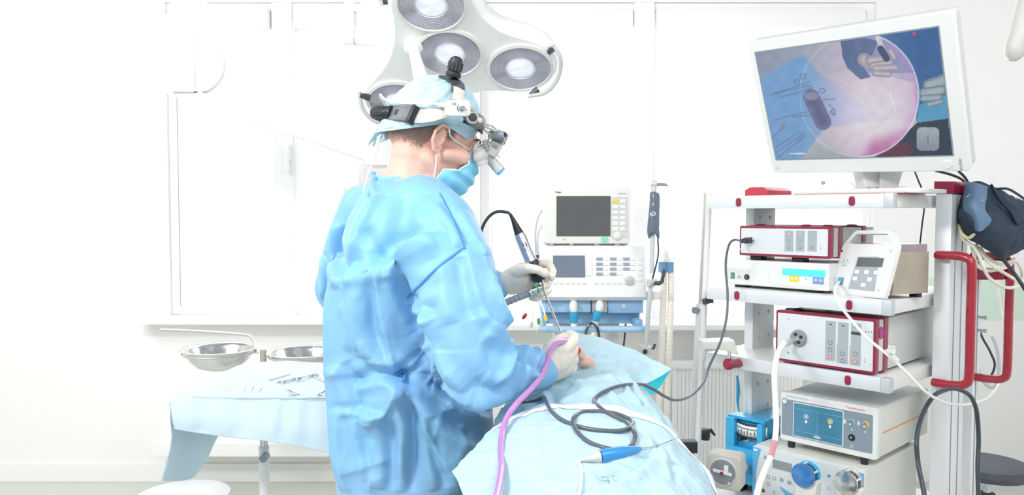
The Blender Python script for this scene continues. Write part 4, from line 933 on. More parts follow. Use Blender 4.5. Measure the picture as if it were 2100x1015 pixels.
mb = MB(MD); mb.lathe([(0, 0), (.0, .001), (.034, .001), (.037, .001), (.039, .004), (.041, .003), (.042, 0)], (-.002, -.012, 0), (0, -1, 0), 40); dial = obj('window_rim', mb, M_CASE, g)
mb = MB(MD); mb.lathe([(0, .0015), (.036, .0015), (.036, .0)], (-.002, -.013, 0), (0, -1, 0), 40); obj('dial_face', mb, mat('grey_dial_face', '#858b90', .3, var=.35, vscale=40), g)
mb = MB(MD); mb.box((-.03, -.02, -.004), (.026, -.0155, .006), .002, rot=Matrix.Rotation(.12, 3, 'Y')); mb.box((.002, -.019, .004), (.016, -.016, .024), .002); obj('pointer', mb, M_WHITE, g)
mb = MB(MD); mb.lathe([(0, 0), (.005, 0), (.005, .004), (0, .005)], (-.003, -.02, -.001), (0, -1, 0), 20); obj('pointer_hub', mb, M_RED, g)
mb = MB(MD); mb.lathe([(0, 0), (.003, 0), (.003, .003), (0, .004)], (.017, -.016, -.028), (0, -1, 0), 16); obj('screw', mb, M_WHITE, g)
obj('coupling_nut', MB().tube([MD @ Vector((.02, .048, .0)), MC @ Vector((hub.x-.012, vb-.026, hub.z))], [.024, .022], 20), M_STEELT, g)
tag(obj('blue_glove', MB().tube(PL([(1512, 770, 2.7), (1514, 800, 2.7), (1513, 825, 2.7), (1516, 845, 2.7)]), [(.006, .003), (.012, .004), (.008, .003), (.003, .002)], 10, smooth=3), mat('blue_film', '#3fa9dd', .4)), 'strip of blue film hanging beside the left column of the cart', 'plastic strip')
# white box on the third shelf behind the light source
t = cthing('white_box', 'plain white box on the third shelf left of the tall crimson edged unit', 'box', .3, .3, S3)
v = .30; a = CV(1566, 680, v); b = CV(1600, 712, v); obj('body', cm().box((a.x, v+.1, S3), (a.x+.15, v+.25, S3+.06), .004), M_WHITE, t); obj('lid', cm().box((a.x-.002, v+.098, S3+.045), (a.x+.152, v+.252, S3+.062), .003), M_FRAME, t)
# white box under third shelf at back
# ------------------------------------------------ top of cart: base plate, keyboard, mouse
ZT = 1.507
t = cthing('keyboard', 'flat white keyboard on a red tray on top of the cart', 'keyboard', .4, .2, ZT)
obj('tray', cm().box((.235, .03, ZT), (CW+.02, .2, ZT+.003), .001), M_RED, t)
a = .30; obj('case', cm().box((.285, .05, ZT+.003), (CW+.06, .26, ZT+.016), .004), M_WHITE, t)
mb = cm()
for r in range(4):
    for c in range(14): mb.box((.30+c*.024, .075+r*.03, ZT+.0155), (.32+c*.024, .1+r*.03, ZT+.019), .002)
obj('key_block', mb, M_WHITE, t)
t = cthing('computer_mouse', 'white computer mouse lying on the keyboard under the monitor', 'mouse', .4, .05, ZT)
rows = []
for i in range(9):
    u = -1+2*i/8; w = .032*math.sqrt(max(.02, 1-u**4)); rows.append([( .41+u*.055, .10+w*math.cos(a_), ZT+.016+ (.032*math.sqrt(max(.02, 1-u*u*.9)))*max(0, math.sin(a_))) for a_ in np.linspace(0, PI, 12)])
mb = cm(); mb.grid(rows); [mb.b.faces.new([mb._v(p) for p in r]) for r in (rows[0], rows[-1])]; obj('shell', mb, M_WHITE, t); obj('scroll_wheel', cm().cyl((.36, .097, ZT+.040), (.36, .103, ZT+.040), .006, 16), M_MID, t)
# ------------------------------------------------ monitor
mc = Vector((1.0023, 2.3222, 1.7768)); yaw, pit, rol, mw, mh = .8668, .4281, -.0315, .60, .4444
r_ = Vector((math.cos(yaw), -math.sin(yaw), 0)); n_ = Vector((-math.sin(yaw), -math.cos(yaw), 0)); u_ = Vector((0, 0, 1))
u2 = u_*math.cos(pit)+n_*math.sin(pit); r2 = r_*math.cos(rol)+u2*math.sin(rol); u3 = u2*math.cos(rol)-r_*math.sin(rol); nn = r2.cross(u3)
MM = Matrix(((r2.x, -nn.x, u3.x, mc.x), (r2.y, -nn.y, u3.y, mc.y), (r2.z, -nn.z, u3.z, mc.z), (0, 0, 0, 1)))  # x right, y into the screen, z up
mo = thing('surgical_monitor', 'large tilted white monitor showing the endoscope picture on top of the cart', 'monitor', P(1790, 398, 2.45))
W2, H2 = mw/2, mh/2
mb = MB(MM); mb.prism(rrect(-W2, -H2, W2, H2, .012), 0, .024, bev=.004); fr = obj('front_bezel', mb, M_HGREY if False else M_WHITE, mo)
mb = MB(MM); mb.prism(rrect(-W2+.004, -H2+.004, W2+.0, H2+.0, .012), .026, .05, bev=.004); obj('rear_shell', mb, M_CASE, mo)
mb = MB(MM); mb.prism(rrect(-W2+.02, -H2+.02, W2-.012, H2-.012, .02), .048, .085, bev=.01); obj('rear_housing', mb, M_CASE, mo)
def mxy(px, py):
    q = MM.inverted() @ onplane(px, py, mc, nn); return q.x, q.z
c0, c1, c2, c3 = mxy(1550, 107), mxy(1922, 58), mxy(1955, 317), mxy(1592, 327)
sx0, sx1 = (c0[0]+c3[0])/2, (c1[0]+c2[0])/2; sz1, sz0 = (c0[1]+c1[1])/2, (c2[1]+c3[1])/2
mb = MB(MM); mb.prism(rrect(sx0-.004, sz0-.004, sx1+.004, sz1+.004, .002), -.0006, .002); obj('screen_edge', mb, M_MID, mo)
# picture on the screen (what the panel itself displays)
def sstep(a, b, x): t = min(1, max(0, (x-a)/(b-a))); return t*t*(3-2*t)
def inpoly(x, y, poly):
    c = False; n = len(poly)
    for i in range(n):
        x1, y1 = poly[i]; x2, y2 = poly[(i+1) % n]
        if (y1 > y) != (y2 > y) and x < (x2-x1)*(y-y1)/(y2-y1)+x1: c = not c
    return c
def segd(x, y, a, b):
    ax, ay = a; bx, by = b; dx, dy = bx-ax, by-ay; t = max(0, min(1, ((x-ax)*dx+(y-ay)*dy)/(dx*dx+dy*dy))); return math.hypot(x-ax-t*dx, y-ay-t*dy)
def mixc(a, b, t): return [a[i]+(b[i]-a[i])*t for i in range(3)]
def hx(h): return [int(h[i:i+2], 16)/255 for i in (1, 3, 5)]
TXT = [((.0, .0))]
def screen_col(x, y):     # x,y in the photo's pixel coordinates
    c = mixc(hx('#8b97b0'), hx('#a9adbd'), sstep(1560, 1720, x))
    if inpoly(x, y, [(1540, 175), (1645, 110), (1680, 150), (1745, 200), (1800, 235), (1750, 262), (1690, 262), (1640, 330), (1580, 340)]): c = mixc(hx('#6d9fd0'), hx('#93a6d2'), sstep(1620, 1740, x))
    if inpoly(x, y, [(1640, 335), (1692, 262), (1790, 250), (1960, 235), (1960, 330)]): c = mixc(hx('#9fa8b2'), hx('#bfc0c4'), sstep(335, 250, y))
    if x > 1715 and inpoly(x, y, [(1724, 82), (1740, 78), (1935, 50), (1965, 240), (1880, 250), (1875, 170), (1800, 150), (1765, 163), (1728, 118)]): c = mixc(hx('#4a6c9f'), hx('#2e5f97'), sstep(1780, 1900, x))
    if inpoly(x, y, [(1885, 215), (1950, 190), (1965, 242), (1880, 252)]): c = hx('#4f9ac0')
    if inpoly(x, y, [(1880, 252), (1965, 240), (1965, 330), (1780, 330), (1830, 300)]): c = hx('#1f2c40')
    if inpoly(x, y, [(1790, 330), (1815, 300), (1860, 292), (1875, 310), (1850, 330)]): c = hx('#5c2238')
    # endoscope circle
    dx, dy = x-1762, y-195; d = math.hypot(dx, dy/1.04); R = 122
    if d < R:
        w = sstep(1640, 1780, x)*.78; g = mixc(hx('#e6c6e0'), hx('#f2e6ee'), sstep(120, 20, math.hypot(x-1790, y-230)))
        c = mixc(c, g, w*(.95 if y > 150 else .62))
        c = mixc(c, hx('#b04a8a'), sstep(268, 318, y+(x-1780)*.2)*.8*sstep(1765, 1800, x+(y-290)*.3))
        c = mixc(c, hx('#c994cc'), sstep(95, 122, d)*.45*sstep(1700, 1850, x))
    if abs(d-R) < 1.6 and x > 1640: c = mixc(c, hx('#dfe6f2'), .75 if x > 1760 else .25)
    # sleeve and gloved hand
    if inpoly(x, y, [(1724, 85), (1775, 78), (1800, 84), (1790, 112), (1770, 125), (1772, 140), (1786, 158), (1765, 163), (1738, 140), (1728, 118)]): c = mixc(hx('#4d6590'), hx('#5e7097'), sstep(1730, 1780, x))
    for a, b, r in (((1772, 122), (1784, 132), 14), ((1785, 125), (1815, 122), 11), ((1790, 135), (1825, 128), 8), ((1795, 140), (1836, 138), 7), ((1795, 150), (1822, 152), 7), ((1826, 104), (1834, 118), 6)):
        q = segd(x, y, a, b)
        if q < r: c = mixc(hx('#c6c0be'), hx('#958fa6'), sstep(.0, 1, q/r))
    for a, b, r in (((1800, 78), (1810, 100), 5),):
        if segd(x, y, a, b) < r: c = hx('#cfd6de')
    if segd(x, y, (1806, 100), (1818, 120)) < 7: c = hx('#39496e')
    # second hand, right
    for a, b, r in (((1905, 175), (1935, 165), 13), ((1895, 190), (1930, 185), 10), ((1893, 202), (1925, 200), 7), ((1905, 214), (1930, 208), 5)):
        q = segd(x, y, a, b)
        if q < r: c = mixc(hx('#a6afb4'), hx('#5f7f96'), sstep(.3, 1, q/r))
    # dark handle, steel instruments
    q = segd(x, y, (1664, 200), (1688, 250))
    if q < 17: c = mixc(hx('#51577d'), hx('#6d6f9c'), q/17)
    if math.hypot((x-1664)/15, (y-197)/8) < 1: c = hx('#8488a6')
    for a, b in (((1580, 195), (1660, 168)), ((1590, 190), (1665, 175)), ((1600, 200), (1668, 180)), ((1590, 245), (1660, 228)), ((1625, 240), (1662, 236)), ((1588, 305), (1640, 270)), ((1592, 312), (1648, 275)), ((1596, 322), (1650, 280)), ((1586, 280), (1610, 258)), ((1690, 205), (1712, 203)), ((1700, 215), (1712, 225)), ((1706, 228), (1712, 236))):
        q = segd(x, y, a, b)
        if q < 1.8: c = mixc(c, hx('#5f6d8c'), .45)
    for cx_, cy_ in ((1634, 168), (1646, 157), (1686, 186), (1708, 230)):
        if abs(math.hypot(x-cx_, y-cy_)-5) < 1: c = mixc(c, hx('#55668c'), .7)
    if segd(x, y, (1584, 245), (1596, 247)) < 1 or segd(x, y, (1600, 262), (1609, 252)) < 1.2: c = hx('#a06a8c')
    # white rounded pad
    if math.hypot(max(0, abs(x-1903)-13), max(0, abs(y-285)-14)) < 10: c = mixc(hx('#8894a0'), hx('#a3adb6'), sstep(300, 268, y))
    if abs(x-1903) < 1 and 276 < y < 296: c = hx('#5d6b78')
    if math.hypot(x-1875, y-69) < 3.2: c = hx('#e0506f')
    if 1944 < x < 1950 and 245 < y < 262: c = mixc(c, hx('#c4d0dc'), .6 if int(x) % 3 else 0)
    if 1620 < x < 1652 and 313.5 < y < 316.5 and int(x*1.3) % 5: c = mixc(c, hx('#ffffff'), .8)
    if segd(x, y, (1825, 190), (1838, 232)) < 1.2: c = mixc(c, hx('#f6eef4'), .7)
    if segd(x, y, (1720, 165), (1780, 190)) < 1: c = mixc(c, hx('#f0e6f2'), .4)
    n = noise.noise(Vector((x*.06, y*.06, 0)))*.03; return [min(1, max(0, v+n)) for v in c]
NX, NZ = 400, 250
verts, cols, faces = [], [], []
invP = lambda q: ((q-_C).dot(Vector((1, 0, 0))), 0)
for j in range(NZ+1):
    for i in range(NX+1):
        w_ = MM @ Vector((sx0+(sx1-sx0)*i/NX, -.0012, sz0+(sz1-sz0)*j/NZ)); verts.append(w_)
        q = w_-_C; zc = q.dot(_F); cols.append(screen_col(1050+FPX*q.x/zc, 507.5-FPX*q.dot(_U)/zc))
for j in range(NZ):
    for i in range(NX): k = j*(NX+1)+i; faces.append((k, k+1, k+NX+2, k+NX+1))
me = bpy.data.meshes.new('screen'); me.from_pydata(verts, [], faces)
ca = me.color_attributes.new('shown', 'FLOAT_COLOR', 'POINT')
lnc = lambda v: v/12.92 if v <= .04045 else ((v+.055)/1.055)**2.4
ca.data.foreach_set('color', [x for c in cols for x in (lnc(c[0]), lnc(c[1]), lnc(c[2]), 1)])
ms_ = bpy.data.materials.new('screen_picture'); ms_.use_nodes = True; nt = ms_.node_tree; b_ = nt.nodes['Principled BSDF']
at = nt.nodes.new('ShaderNodeAttribute'); at.attribute_name = 'shown'; nt.links.new(at.outputs['Color'], b_.inputs['Emission Color']); b_.inputs['Emission Strength'].default_value = .82
b_.inputs['Base Color'].default_value = (.03, .03, .035, 1); b_.inputs['Roughness'].default_value = .25
obj('screen', me, ms_, mo, smooth=False)
a = mxy(1944, 337); mb = MB(MM); mb.lathe([(0, .003), (.011, .003), (.013, .001), (.013, 0), (0, 0)], (a[0], 0, a[1]), (0, -1, 0), 30); obj('menu_dial', mb, M_WHITE, mo)
a = mxy(1594, 345); mb = MB(MM); mb.lathe([(0, .001), (.006, .001), (.006, 0), (0, 0)], (a[0], 0, a[1]), (0, -1, 0), 24); obj('power_button', mb, M_CASE, mo)
a = mxy(1968, 337); text('stryker', 'maker_print', MM @ Matrix.Translation((a[0]+.002, -.0008, a[1])) @ Matrix(((1, 0, 0, 0), (0, 0, -1, 0), (0, 1, 0, 0), (0, 0, 0, 1))) @ Matrix.Rotation(PI/2, 4, 'Z'), .013, M_MID, mo)
# stand
sb = mc-u3*H2*.72+(-nn)*.09
obj('stand_neck', MB().prism([(P(1760, 350, 2.45).x, P(1760, 345, 2.45).z), (P(1838, 345, 2.45).x, P(1838, 345, 2.45).z), (P(1832, 386, 2.45).x, P(1832, 386, 2.45).z), (P(1770, 386, 2.45).x, P(1770, 386, 2.45).z)], 2.43, 2.50, bev=.006), M_WHITE, mo)
obj('hinge_arm', MB().tube([P(1800, 365, 2.46), mc-nn*.08-u3*.08], [.03, .035], 18), M_CASE, mo)
obj('stand_bracket', MB().prism([(P(1806, 352, 2.4).x, P(1806, 352, 2.4).z), (P(1850, 352, 2.4).x, P(1850, 352, 2.4).z), (P(1840, 384, 2.4).x, P(1840, 384, 2.4).z), (P(1804, 386, 2.4).x, P(1804, 386, 2.4).z)], 2.395, 2.405, bev=.001).cyl(P(1822, 372, 2.392), P(1822, 372, 2.396), .004, 16), M_CASE, mo)
obj('stand_base', cm().prism(rrect(.33, ZT+.0165, .52, ZT+.032, .005), .2, .42, bev=.004), M_WHITE, mo)
tag(obj('monitor_cable', MB().tube(PL([(1876, 352, 2.5), (1884, 372, 2.5), (1890, 388, 2.52), (1895, 425, 2.6), (1891, 460, 2.62), (1886, 505, 2.6)]), .0028, 8, smooth=5), M_DCAB), 'thin dark cable dropping from the monitor behind the top shelf', 'cable')
tag(obj('monitor_power_cable', MB().tube(PL([(1918, 350, 2.5), (1950, 358, 2.5), (1975, 370, 2.5), (1985, 390, 2.5)]), .0042, 8, smooth=5).tube(PL([(1965, 350, 2.48), (1980, 365, 2.48), (1990, 385, 2.5)]), .0042, 8, smooth=5), M_DCAB), 'two black cables hanging from the right underside of the monitor', 'cable')
# ------------------------------------------------ navy cuff and cables hanging on the right
t = thing('blood_pressure_cuff', 'dark navy fabric cuff draped over the hook on the right column', 'cuff', P(2030, 530, 2.45))
def cuffnet(pts, m, name, amp=.006, seed=1, th=.006):
    me = netmesh([PL(r) for r in pts], 10, 10); crumple(me, amp, 14, seed); o = obj(name, me, m, t); return solid(o, th)
cuffnet([[(1975, 385, 2.50), (2005, 372, 2.42), (2040, 385, 2.42), (2070, 400, 2.46), (2102, 412, 2.5), (2130, 415, 2.5)],
         [(1966, 415, 2.46), (1995, 415, 2.38), (2035, 425, 2.37), (2065, 440, 2.4), (2100, 445, 2.42), (2135, 450, 2.45)],
         [(1962, 445, 2.44), (1990, 450, 2.35), (2030, 465, 2.34), (2065, 475, 2.36), (2100, 480, 2.4), (2135, 480, 2.44)],
         [(1975, 480, 2.45), (2000, 492, 2.38), (2035, 505, 2.37), (2060, 505, 2.38), (2085, 508, 2.42), (2120, 500, 2.46)],
         [(2015, 502, 2.46), (2025, 512, 2.43), (2042, 525, 2.42), (2055, 533, 2.42), (2070, 525, 2.45), (2085, 512, 2.5)]], M_CLOTHB, 'cuff_body')
cuffnet([[(1978, 372, 2.42), (2000, 375, 2.37), (2025, 383, 2.38)], [(1978, 395, 2.40), (2000, 398, 2.35), (2023, 402, 2.36)], [(1975, 420, 2.39), (1996, 425, 2.335), (2020, 430, 2.34)], [(1985, 450, 2.38), (2005, 455, 2.33), (2033, 452, 2.33)], [(1995, 468, 2.37), (2008, 475, 2.33), (2018, 470, 2.33)]], M_CLOTHG, 'cuff_flap', .002, 2, .004)
obj('cuff_print', MB().tube(PL([(1982, 404, 2.375), (1990, 398, 2.365), (1996, 406, 2.355), (2004, 400, 2.35), (2012, 403, 2.35)]), .0012, 6).tube(PL([(1984, 424, 2.37), (1998, 418, 2.34), (2016, 410, 2.345)]), .0012, 6), M_INKL, t)
cuffnet([[(2032, 378, 2.40), (2045, 395, 2.39)], [(2050, 412, 2.37), (2062, 410, 2.37)], [(2072, 436, 2.38), (2085, 430, 2.39)], [(2085, 460, 2.38), (2100, 452, 2.4)]], M_CLOTHB, 'cuff_fold', .002, 3, .008)
def cable(name, pts, r, m, lab, n=8, smooth=6, cat='cable'):
    return tag(obj(name, MB().tube(PL(pts), r, n, smooth=smooth), m), lab, cat)
CL = ['outermost cream tube of the bundle hanging below the navy cuff', 'cream tube loop lying over the rear crimson handle', 'cream tube loop crossing in front of the rear aluminium column', 'innermost cream tube looping beneath the navy cuff', 'cream tube with a yellow tie below the cuff flap']
cable('cream_tube', [(1964, 465, 2.45), (1975, 490, 2.42), (1995, 505, 2.4), (2010, 530, 2.4), (2025, 565, 2.4), (2050, 585, 2.42), (2075, 590, 2.46), (2095, 580, 2.52), (2098, 560, 2.55)], .0052, M_CCAB, CL[0])
cable('cream_tube', [(2000, 500, 2.44), (2020, 530, 2.43), (2040, 548, 2.43), (2060, 560, 2.45), (2080, 572, 2.48), (2100, 580, 2.5), (2125, 585, 2.5)], .0052, M_CCAB, CL[1])
cable('cream_tube', [(1992, 500, 2.46), (1998, 525, 2.46), (2005, 545, 2.46), (2025, 555, 2.46), (2050, 552, 2.47), (2070, 545, 2.5), (2080, 530, 2.52)], .0052, M_CCAB, CL[2])
cable('cream_tube', [(2010, 505, 2.47), (2018, 520, 2.47), (2035, 535, 2.47), (2055, 542, 2.48), (2080, 535, 2.5), (2094, 550, 2.52), (2097, 570, 2.54)], .0052, M_CCAB, CL[3])
cable('cream_tube', [(1966, 460, 2.44), (1972, 478, 2.4), (1986, 488, 2.38), (2000, 478, 2.36), (2004, 474, 2.36)], .0052, mat('yellowed_tube', '#d9d3a6', .4), CL[4])
cable('black_hose', [(2040, 388, 2.4), (2065, 387, 2.38), (2085, 397, 2.38), (2110, 415, 2.38)], .004, M_DCAB, 'black cable curving over the top of the navy cuff')
cable('black_power_lead', [(2056, 530, 2.42), (2070, 548, 2.4), (2083, 565, 2.38), (2100, 590, 2.36), (2130, 640, 2.34)], .0055, M_BLACK, 'black lead emerging below the navy cuff at the right edge')
cable('black_loop_cable', [(1905, 1060, 1.98), (1893, 1000, 2.02), (1883, 950, 2.06), (1880, 900, 2.08), (1890, 855, 2.12), (1912, 815, 2.17), (1935, 801, 2.2), (1955, 797, 2.215), (1975, 802, 2.225), (1992, 815, 2.24), (2003, 845, 2.26), (2007, 900, 2.26), (2005, 960, 2.24), (2008, 1060, 2.2)], .0062, M_DCAB, 'thick dark cable hung in a loop over the front crimson handle', 10)
cable('grey_data_cable', [(2003, 640, 2.75), (2000, 700, 2.75), (2010, 770, 2.75), (2035, 795, 2.75), (2048, 770, 2.75), (2046, 720, 2.76), (2035, 690, 2.78)], .006, M_GREYP, 'light grey cable loop behind the rear aluminium column')
cable('dark_data_cable', [(2004, 620, 2.78), (2010, 680, 2.78), (2030, 720, 2.8), (2040, 750, 2.8), (2025, 780, 2.8), (2005, 775, 2.78), (1993, 800, 2.76), (1993, 850, 2.7), (1978, 880, 2.7)], .0042, M_DCAB, 'thin dark cable tangled behind the crimson handles')
# ================================================= ANAESTHESIA MACHINE
AD = 3.0
am = thing('anaesthesia_machine', 'white anaesthesia ventilator with blue base panel behind the patient', 'anaesthesia machine', (P(1215, 600, AD).x, AD+.2, 0))
def fb(name, x0, y0, x1, y1, d, depth, m, parent, bev=.004, label=None):
    a, b = P(x0, y0, d), P(x1, y1, d); return obj(name, MB().box((a.x, d, b.z), (b.x, d+depth, a.z), bev), m, parent, label=label)
def rr(name, x0, y0, x1, y1, d, depth, m, parent, r=.004, bev=.002):
    a, b = P(x0, y0, d), P(x1, y1, d); return obj(name, MB().prism(rrect(a.x, b.z, b.x, a.z, r), d, d+depth, bev=bev), m, parent)
a, b, c, e = P(1108, 508, AD), P(1318, 512, AD), P(1328, 608, AD-.06), P(1106, 600, AD-.06)
mb = MB(); z_ = [P(1210, y, AD).z for y in (505, 600, 612)]
mb.grid([[(P(1108, 508, AD).x, AD, z_[0]), (P(1316, 508, AD).x, AD, z_[0])], [(P(1105, 598, AD-.05).x, AD-.05, z_[1]), (P(1328, 598, AD-.05).x, AD-.05, z_[1])]])
prof = [(AD, z_[0]), (AD-.05, z_[1]), (AD-.052, z_[1]-.012), (AD-.035, z_[2]-.004), (AD+.3, z_[2]-.004), (AD+.3, z_[0]+.01), (AD+.02, z_[0]+.01)]
mb = MB(); x0, x1 = P(1106, 550, AD-.02).x, P(1323, 550, AD-.02).x; mb.prism([(y, z) for y, z in prof], x0, x1, ax='x', bev=.006); body = obj('ventilator_body', mb, M_WHITE, am)
tilt = .05/(z_[0]-z_[1])
def vd(py): return AD-.05*(py-505)/95-.0015
def vp(name, x0, y0, x1, y1, m, t=.002, parent=None):
    d0, d1 = vd(y0), vd(y1); a, b = P(x0, y0, d0), P(x1, y1, d1); mb = MB()
    mb.grid([[(a.x, d0-t, a.z), (b.x, d0-t, a.z)], [(a.x, d1-t, b.z), (b.x, d1-t, b.z)]]); mb.grid([[(a.x, d0+.002, a.z), (b.x, d0+.002, a.z)], [(a.x, d1+.002, b.z), (b.x, d1+.002, b.z)]])
    for q in ((0, 0),): pass
    mb.quad((a.x, d0-t, a.z), (a.x, d1-t, b.z), (a.x, d1+.002, b.z), (a.x, d0+.002, a.z)).quad((b.x, d0-t, a.z), (b.x, d1-t, b.z), (b.x, d1+.002, b.z), (b.x, d0+.002, a.z)).quad((a.x, d0-t, a.z), (b.x, d0-t, a.z), (b.x, d0+.002, a.z), (a.x, d0+.002, a.z)).quad((a.x, d1-t, b.z), (b.x, d1-t, b.z), (b.x, d1+.002, b.z), (a.x, d1+.002, b.z))
    return obj(name, mb, m, parent or am, smooth=False)
vp('ventilator_screen', 1134, 524, 1200, 568, M_SCRB)
vp('key_field', 1202, 531, 1214, 565, mat('pale_lilac_keys', '#e6e3ea', .5))
for i, x in enumerate((1223, 1251, 1278)):
    for j, y in enumerate((528, 538.5, 548.5, 559)):
        if i == 2 and j == 3: continue
        vp('readout', x, y, x+13, y+5.5, M_MID)
        vp('key_cap', x+16, y, x+23, y+5.5, M_CREAM)
for i in range(5): vp('side_key', 1309, 529+i*10.5, 1316, 534+i*10.5, M_CREAM)
for i in range(12): vp('soft_key', 1135+i*12+(12 if i > 5 else 0), 576, 1142+i*12+(12 if i > 5 else 0), 582, M_CREAM)
c = P(1291, 575, vd(575)); obj('rotary_knob', MB().lathe([(0, .016), (.012, .016), (.016, .011), (.018, 0), (0, 0)], c, (0, -1, -.3), 30).lathe([(0, .017), (.003, .017), (.003, .015)], c, (0, -1, -.3), 12), M_HGREY, am)
fb('blue_panel', 1108, 610, 1212, 641, AD-.01, .25, M_BLUEBL, am); fb('outlet_panel', 1213, 610, 1246, 641, AD-.012, .25, M_HGREY, am); bp_ = fb('blue_drawer', 1247, 610, 1319, 642, AD-.015, .25, M_BLUEB, am)
fb('panel_seam', 1212, 609, 1214, 641, AD-.014, .02, M_DARK, am, 0)
for (x0, y0, x1, y1) in ((1120, 616, 1158, 619), (1126, 625, 1160, 627), (1120, 616, 1122, 639), (1158, 616, 1160, 621)): fb('panel_relief', x0, y0, x1, y1, AD-.013, .01, M_BLUEB, am, 0)
c = P(1279, 628, AD-.016); obj('drawer_lock', MB().lathe([(0, .004), (.008, .004), (.010, 0), (0, 0)], c, (0, -1, 0), 24), M_GREYP, bp_)
c = P(1207, 619, AD-.012); obj('panel_screw', MB().lathe([(0, .002), (.004, .002), (.004, 0), (0, 0)], c, (0, -1, 0), 14), M_CHROME, am)
fb('lower_recess', 1112, 641, 1312, 664, AD+.04, .2, M_BLUEB, am)
obj('push_rail', MB().tube(PL([(1110, 672, AD-.03), (1113, 674, AD-.05), (1130, 675, AD-.06), (1300, 675, AD-.06), (1318, 675, AD-.055), (1322, 674, AD-.04)]), [.010]+[.0125]*4+[.010], 16, smooth=3), M_BLUEBL, am)
fb('rail_bracket', 1302, 656, 1318, 672, AD-.05, .12, M_BLUEB, am); fb('rail_bracket', 1108, 656, 1120, 672, AD-.05, .12, M_BLUEB, am)
a = P(1245, 680, AD+.08); obj('column', MB().box((P(1140, 700, AD).x, AD+.06, .14), (P(1275, 700, AD).x, AD+.26, P(1200, 660, AD).z), .01), M_HGREY, am)
a = P(1200, 900, AD); obj('base', MB().box((P(1095, 900, AD).x, AD-.1, .09), (P(1325, 900, AD).x, AD+.35, .16), .02), M_HGREY, am)
for x in (1115, 1305):
    for y in (AD-.05, AD+.3): q = P(x, 900, AD).x; obj('caster', MB().cyl((q-.015, y, .045), (q+.015, y, .045), .045), M_DARK, am)
fb('right_ledge', 1322, 597, 1356, 615, AD+.02, .2, M_CREAM, am)
# outlets and hoses
for nm, ea, eb, ec in (('breathing_outlet', (1176, 624), (1177, 640), (1177, 662)), ('breathing_outlet', (1230, 624), (1227, 638), (1221, 658))):
    p = PL([(ea[0], ea[1]+1, AD-.02), (ea[0], ea[1], AD-.04), (ea[0]-.3, ea[1]+6, AD-.052), (eb[0], eb[1], AD-.055)])
    k = obj(nm, MB().tube(p, [.016, .0155, .016, .0125], 18, smooth=4), M_WHITE, am)
    obj('teal_connector', MB().tube(PL([(eb[0], eb[1]-1, AD-.055), (eb[0]+(ec[0]-eb[0])*.2, eb[1]+3, AD-.055), (ec[0], ec[1], AD-.055)]), [.0145, .016, .0145], 20), M_TEAL, k)
cable('patient_hose', [(1177, 662, AD-.055), (1177, 685, AD-.055), (1178, 710, AD-.1), (1180, 760, AD-.2)], .012, M_COR, 'cream hose dropping from the left teal connector', 14)
cable('patient_hose', [(1221, 658, AD-.055), (1218, 680, AD-.055), (1214, 710, AD-.1), (1212, 760, AD-.2)], .012, M_COR, 'cream hose dropping from the right teal connector', 14)
cable('black_hose_loop', [(1198, 712, AD-.1), (1202, 680, AD-.09), (1210, 664, AD-.085), (1220, 666, AD-.085), (1227, 680, AD-.09), (1232, 720, AD-.1)], .0052, M_DCAB, 'black hose arching over the blue push rail')
cable('floor_lead', [(1285, 640, AD+.3), (1281, 690, AD+.3), (1278, 720, AD+.3), (1275, 780, AD+.3)], .004, M_DCAB, 'dark lead hanging below the right end of the push rail')
# monitor on top
mt = thing('patient_monitor', 'cream patient monitor with dark screen standing on the ventilator', 'monitor', P(1203, 504, AD+.1))
a, b = P(1114, 383, AD), P(1292, 500, AD)
mb = MB(); mb.prism(rrect(a.x, b.z, b.x, a.z, .018), AD-.01, AD+.13, bev=.006); obj('case', mb, M_HGREY if False else M_CREAM, mt)
a, b = P(1141, 402, AD), P(1251, 484, AD); mb = MB(); mb.prism(rrect(a.x, b.z, b.x, a.z, .001), AD-.0125, AD-.005); obj('screen', mb, M_SCREEN, mt, smooth=False)
a, b = P(1254, 404, AD), P(1286, 487, AD); mb = MB(); mb.prism(rrect(a.x, b.z, b.x, a.z, .003), AD-.012, AD-.005); obj('key_panel', mb, mat('monitor_key_panel', '#d0d0c9', .5), mt)
for i, x in enumerate((1256, 1271)):
    for j in range(6):
        y = 409+j*11.4; rr('yellow_alarm_key' if (i == 0 and j == 0) else 'key', x, y, x+11.5, y+7.5, AD-.014, .004, M_YELLOW if (i == 0 and j == 0) else M_WHITE, mt, .0015, .0005)
c = P(1266, 484, AD-.012); obj('rotary_knob', MB().lathe([(0, .010), (.007, .011), (.009, .008), (.014, .006), (.016, 0), (0, 0)], c, (0, -1, 0), 30), M_CREAM, mt)
c = P(1240, 491, AD-.011); obj('green_sticker', MB().lathe([(0, .001), (.0135, .001), (.0135, 0), (0, 0)], c, (0, -1, 0), 30), mat('mint_sticker', '#8fd9b4', .5, vscale=200, var=.12), mt)
TXm = lambda px, py, d: Matrix.Translation(P(px, py, d)) @ Matrix(((1, 0, 0, 0), (0, 0, -1, 0), (0, 1, 0, 0), (0, 0, 0, 1)))
text('Dräger', 'maker_print', TXm(1145, 394, AD-.011), .0085, M_INK, mt, bold=True)
text('Infinity Delta', 'model_print', TXm(1276, 397, AD-.011), .0062, M_MID, mt)
text('delta', 'model_print', TXm(1158, 491, AD-.011), .006, M_MID, mt)
for x in (1131, 1172, 1224, 1266): obj('foot', MB().box(P(x-5, 506, AD), P(x+5, 500, AD)+Vector((0, .02, 0)), .001), M_STEELT, mt)
cable('monitor_lead', [(1112, 430, AD+.1), (1102, 450, AD+.1), (1098, 480, AD+.1), (1099, 520, AD+.1)], .0042, M_GREYP, 'light grey lead bowing left of the patient monitor')
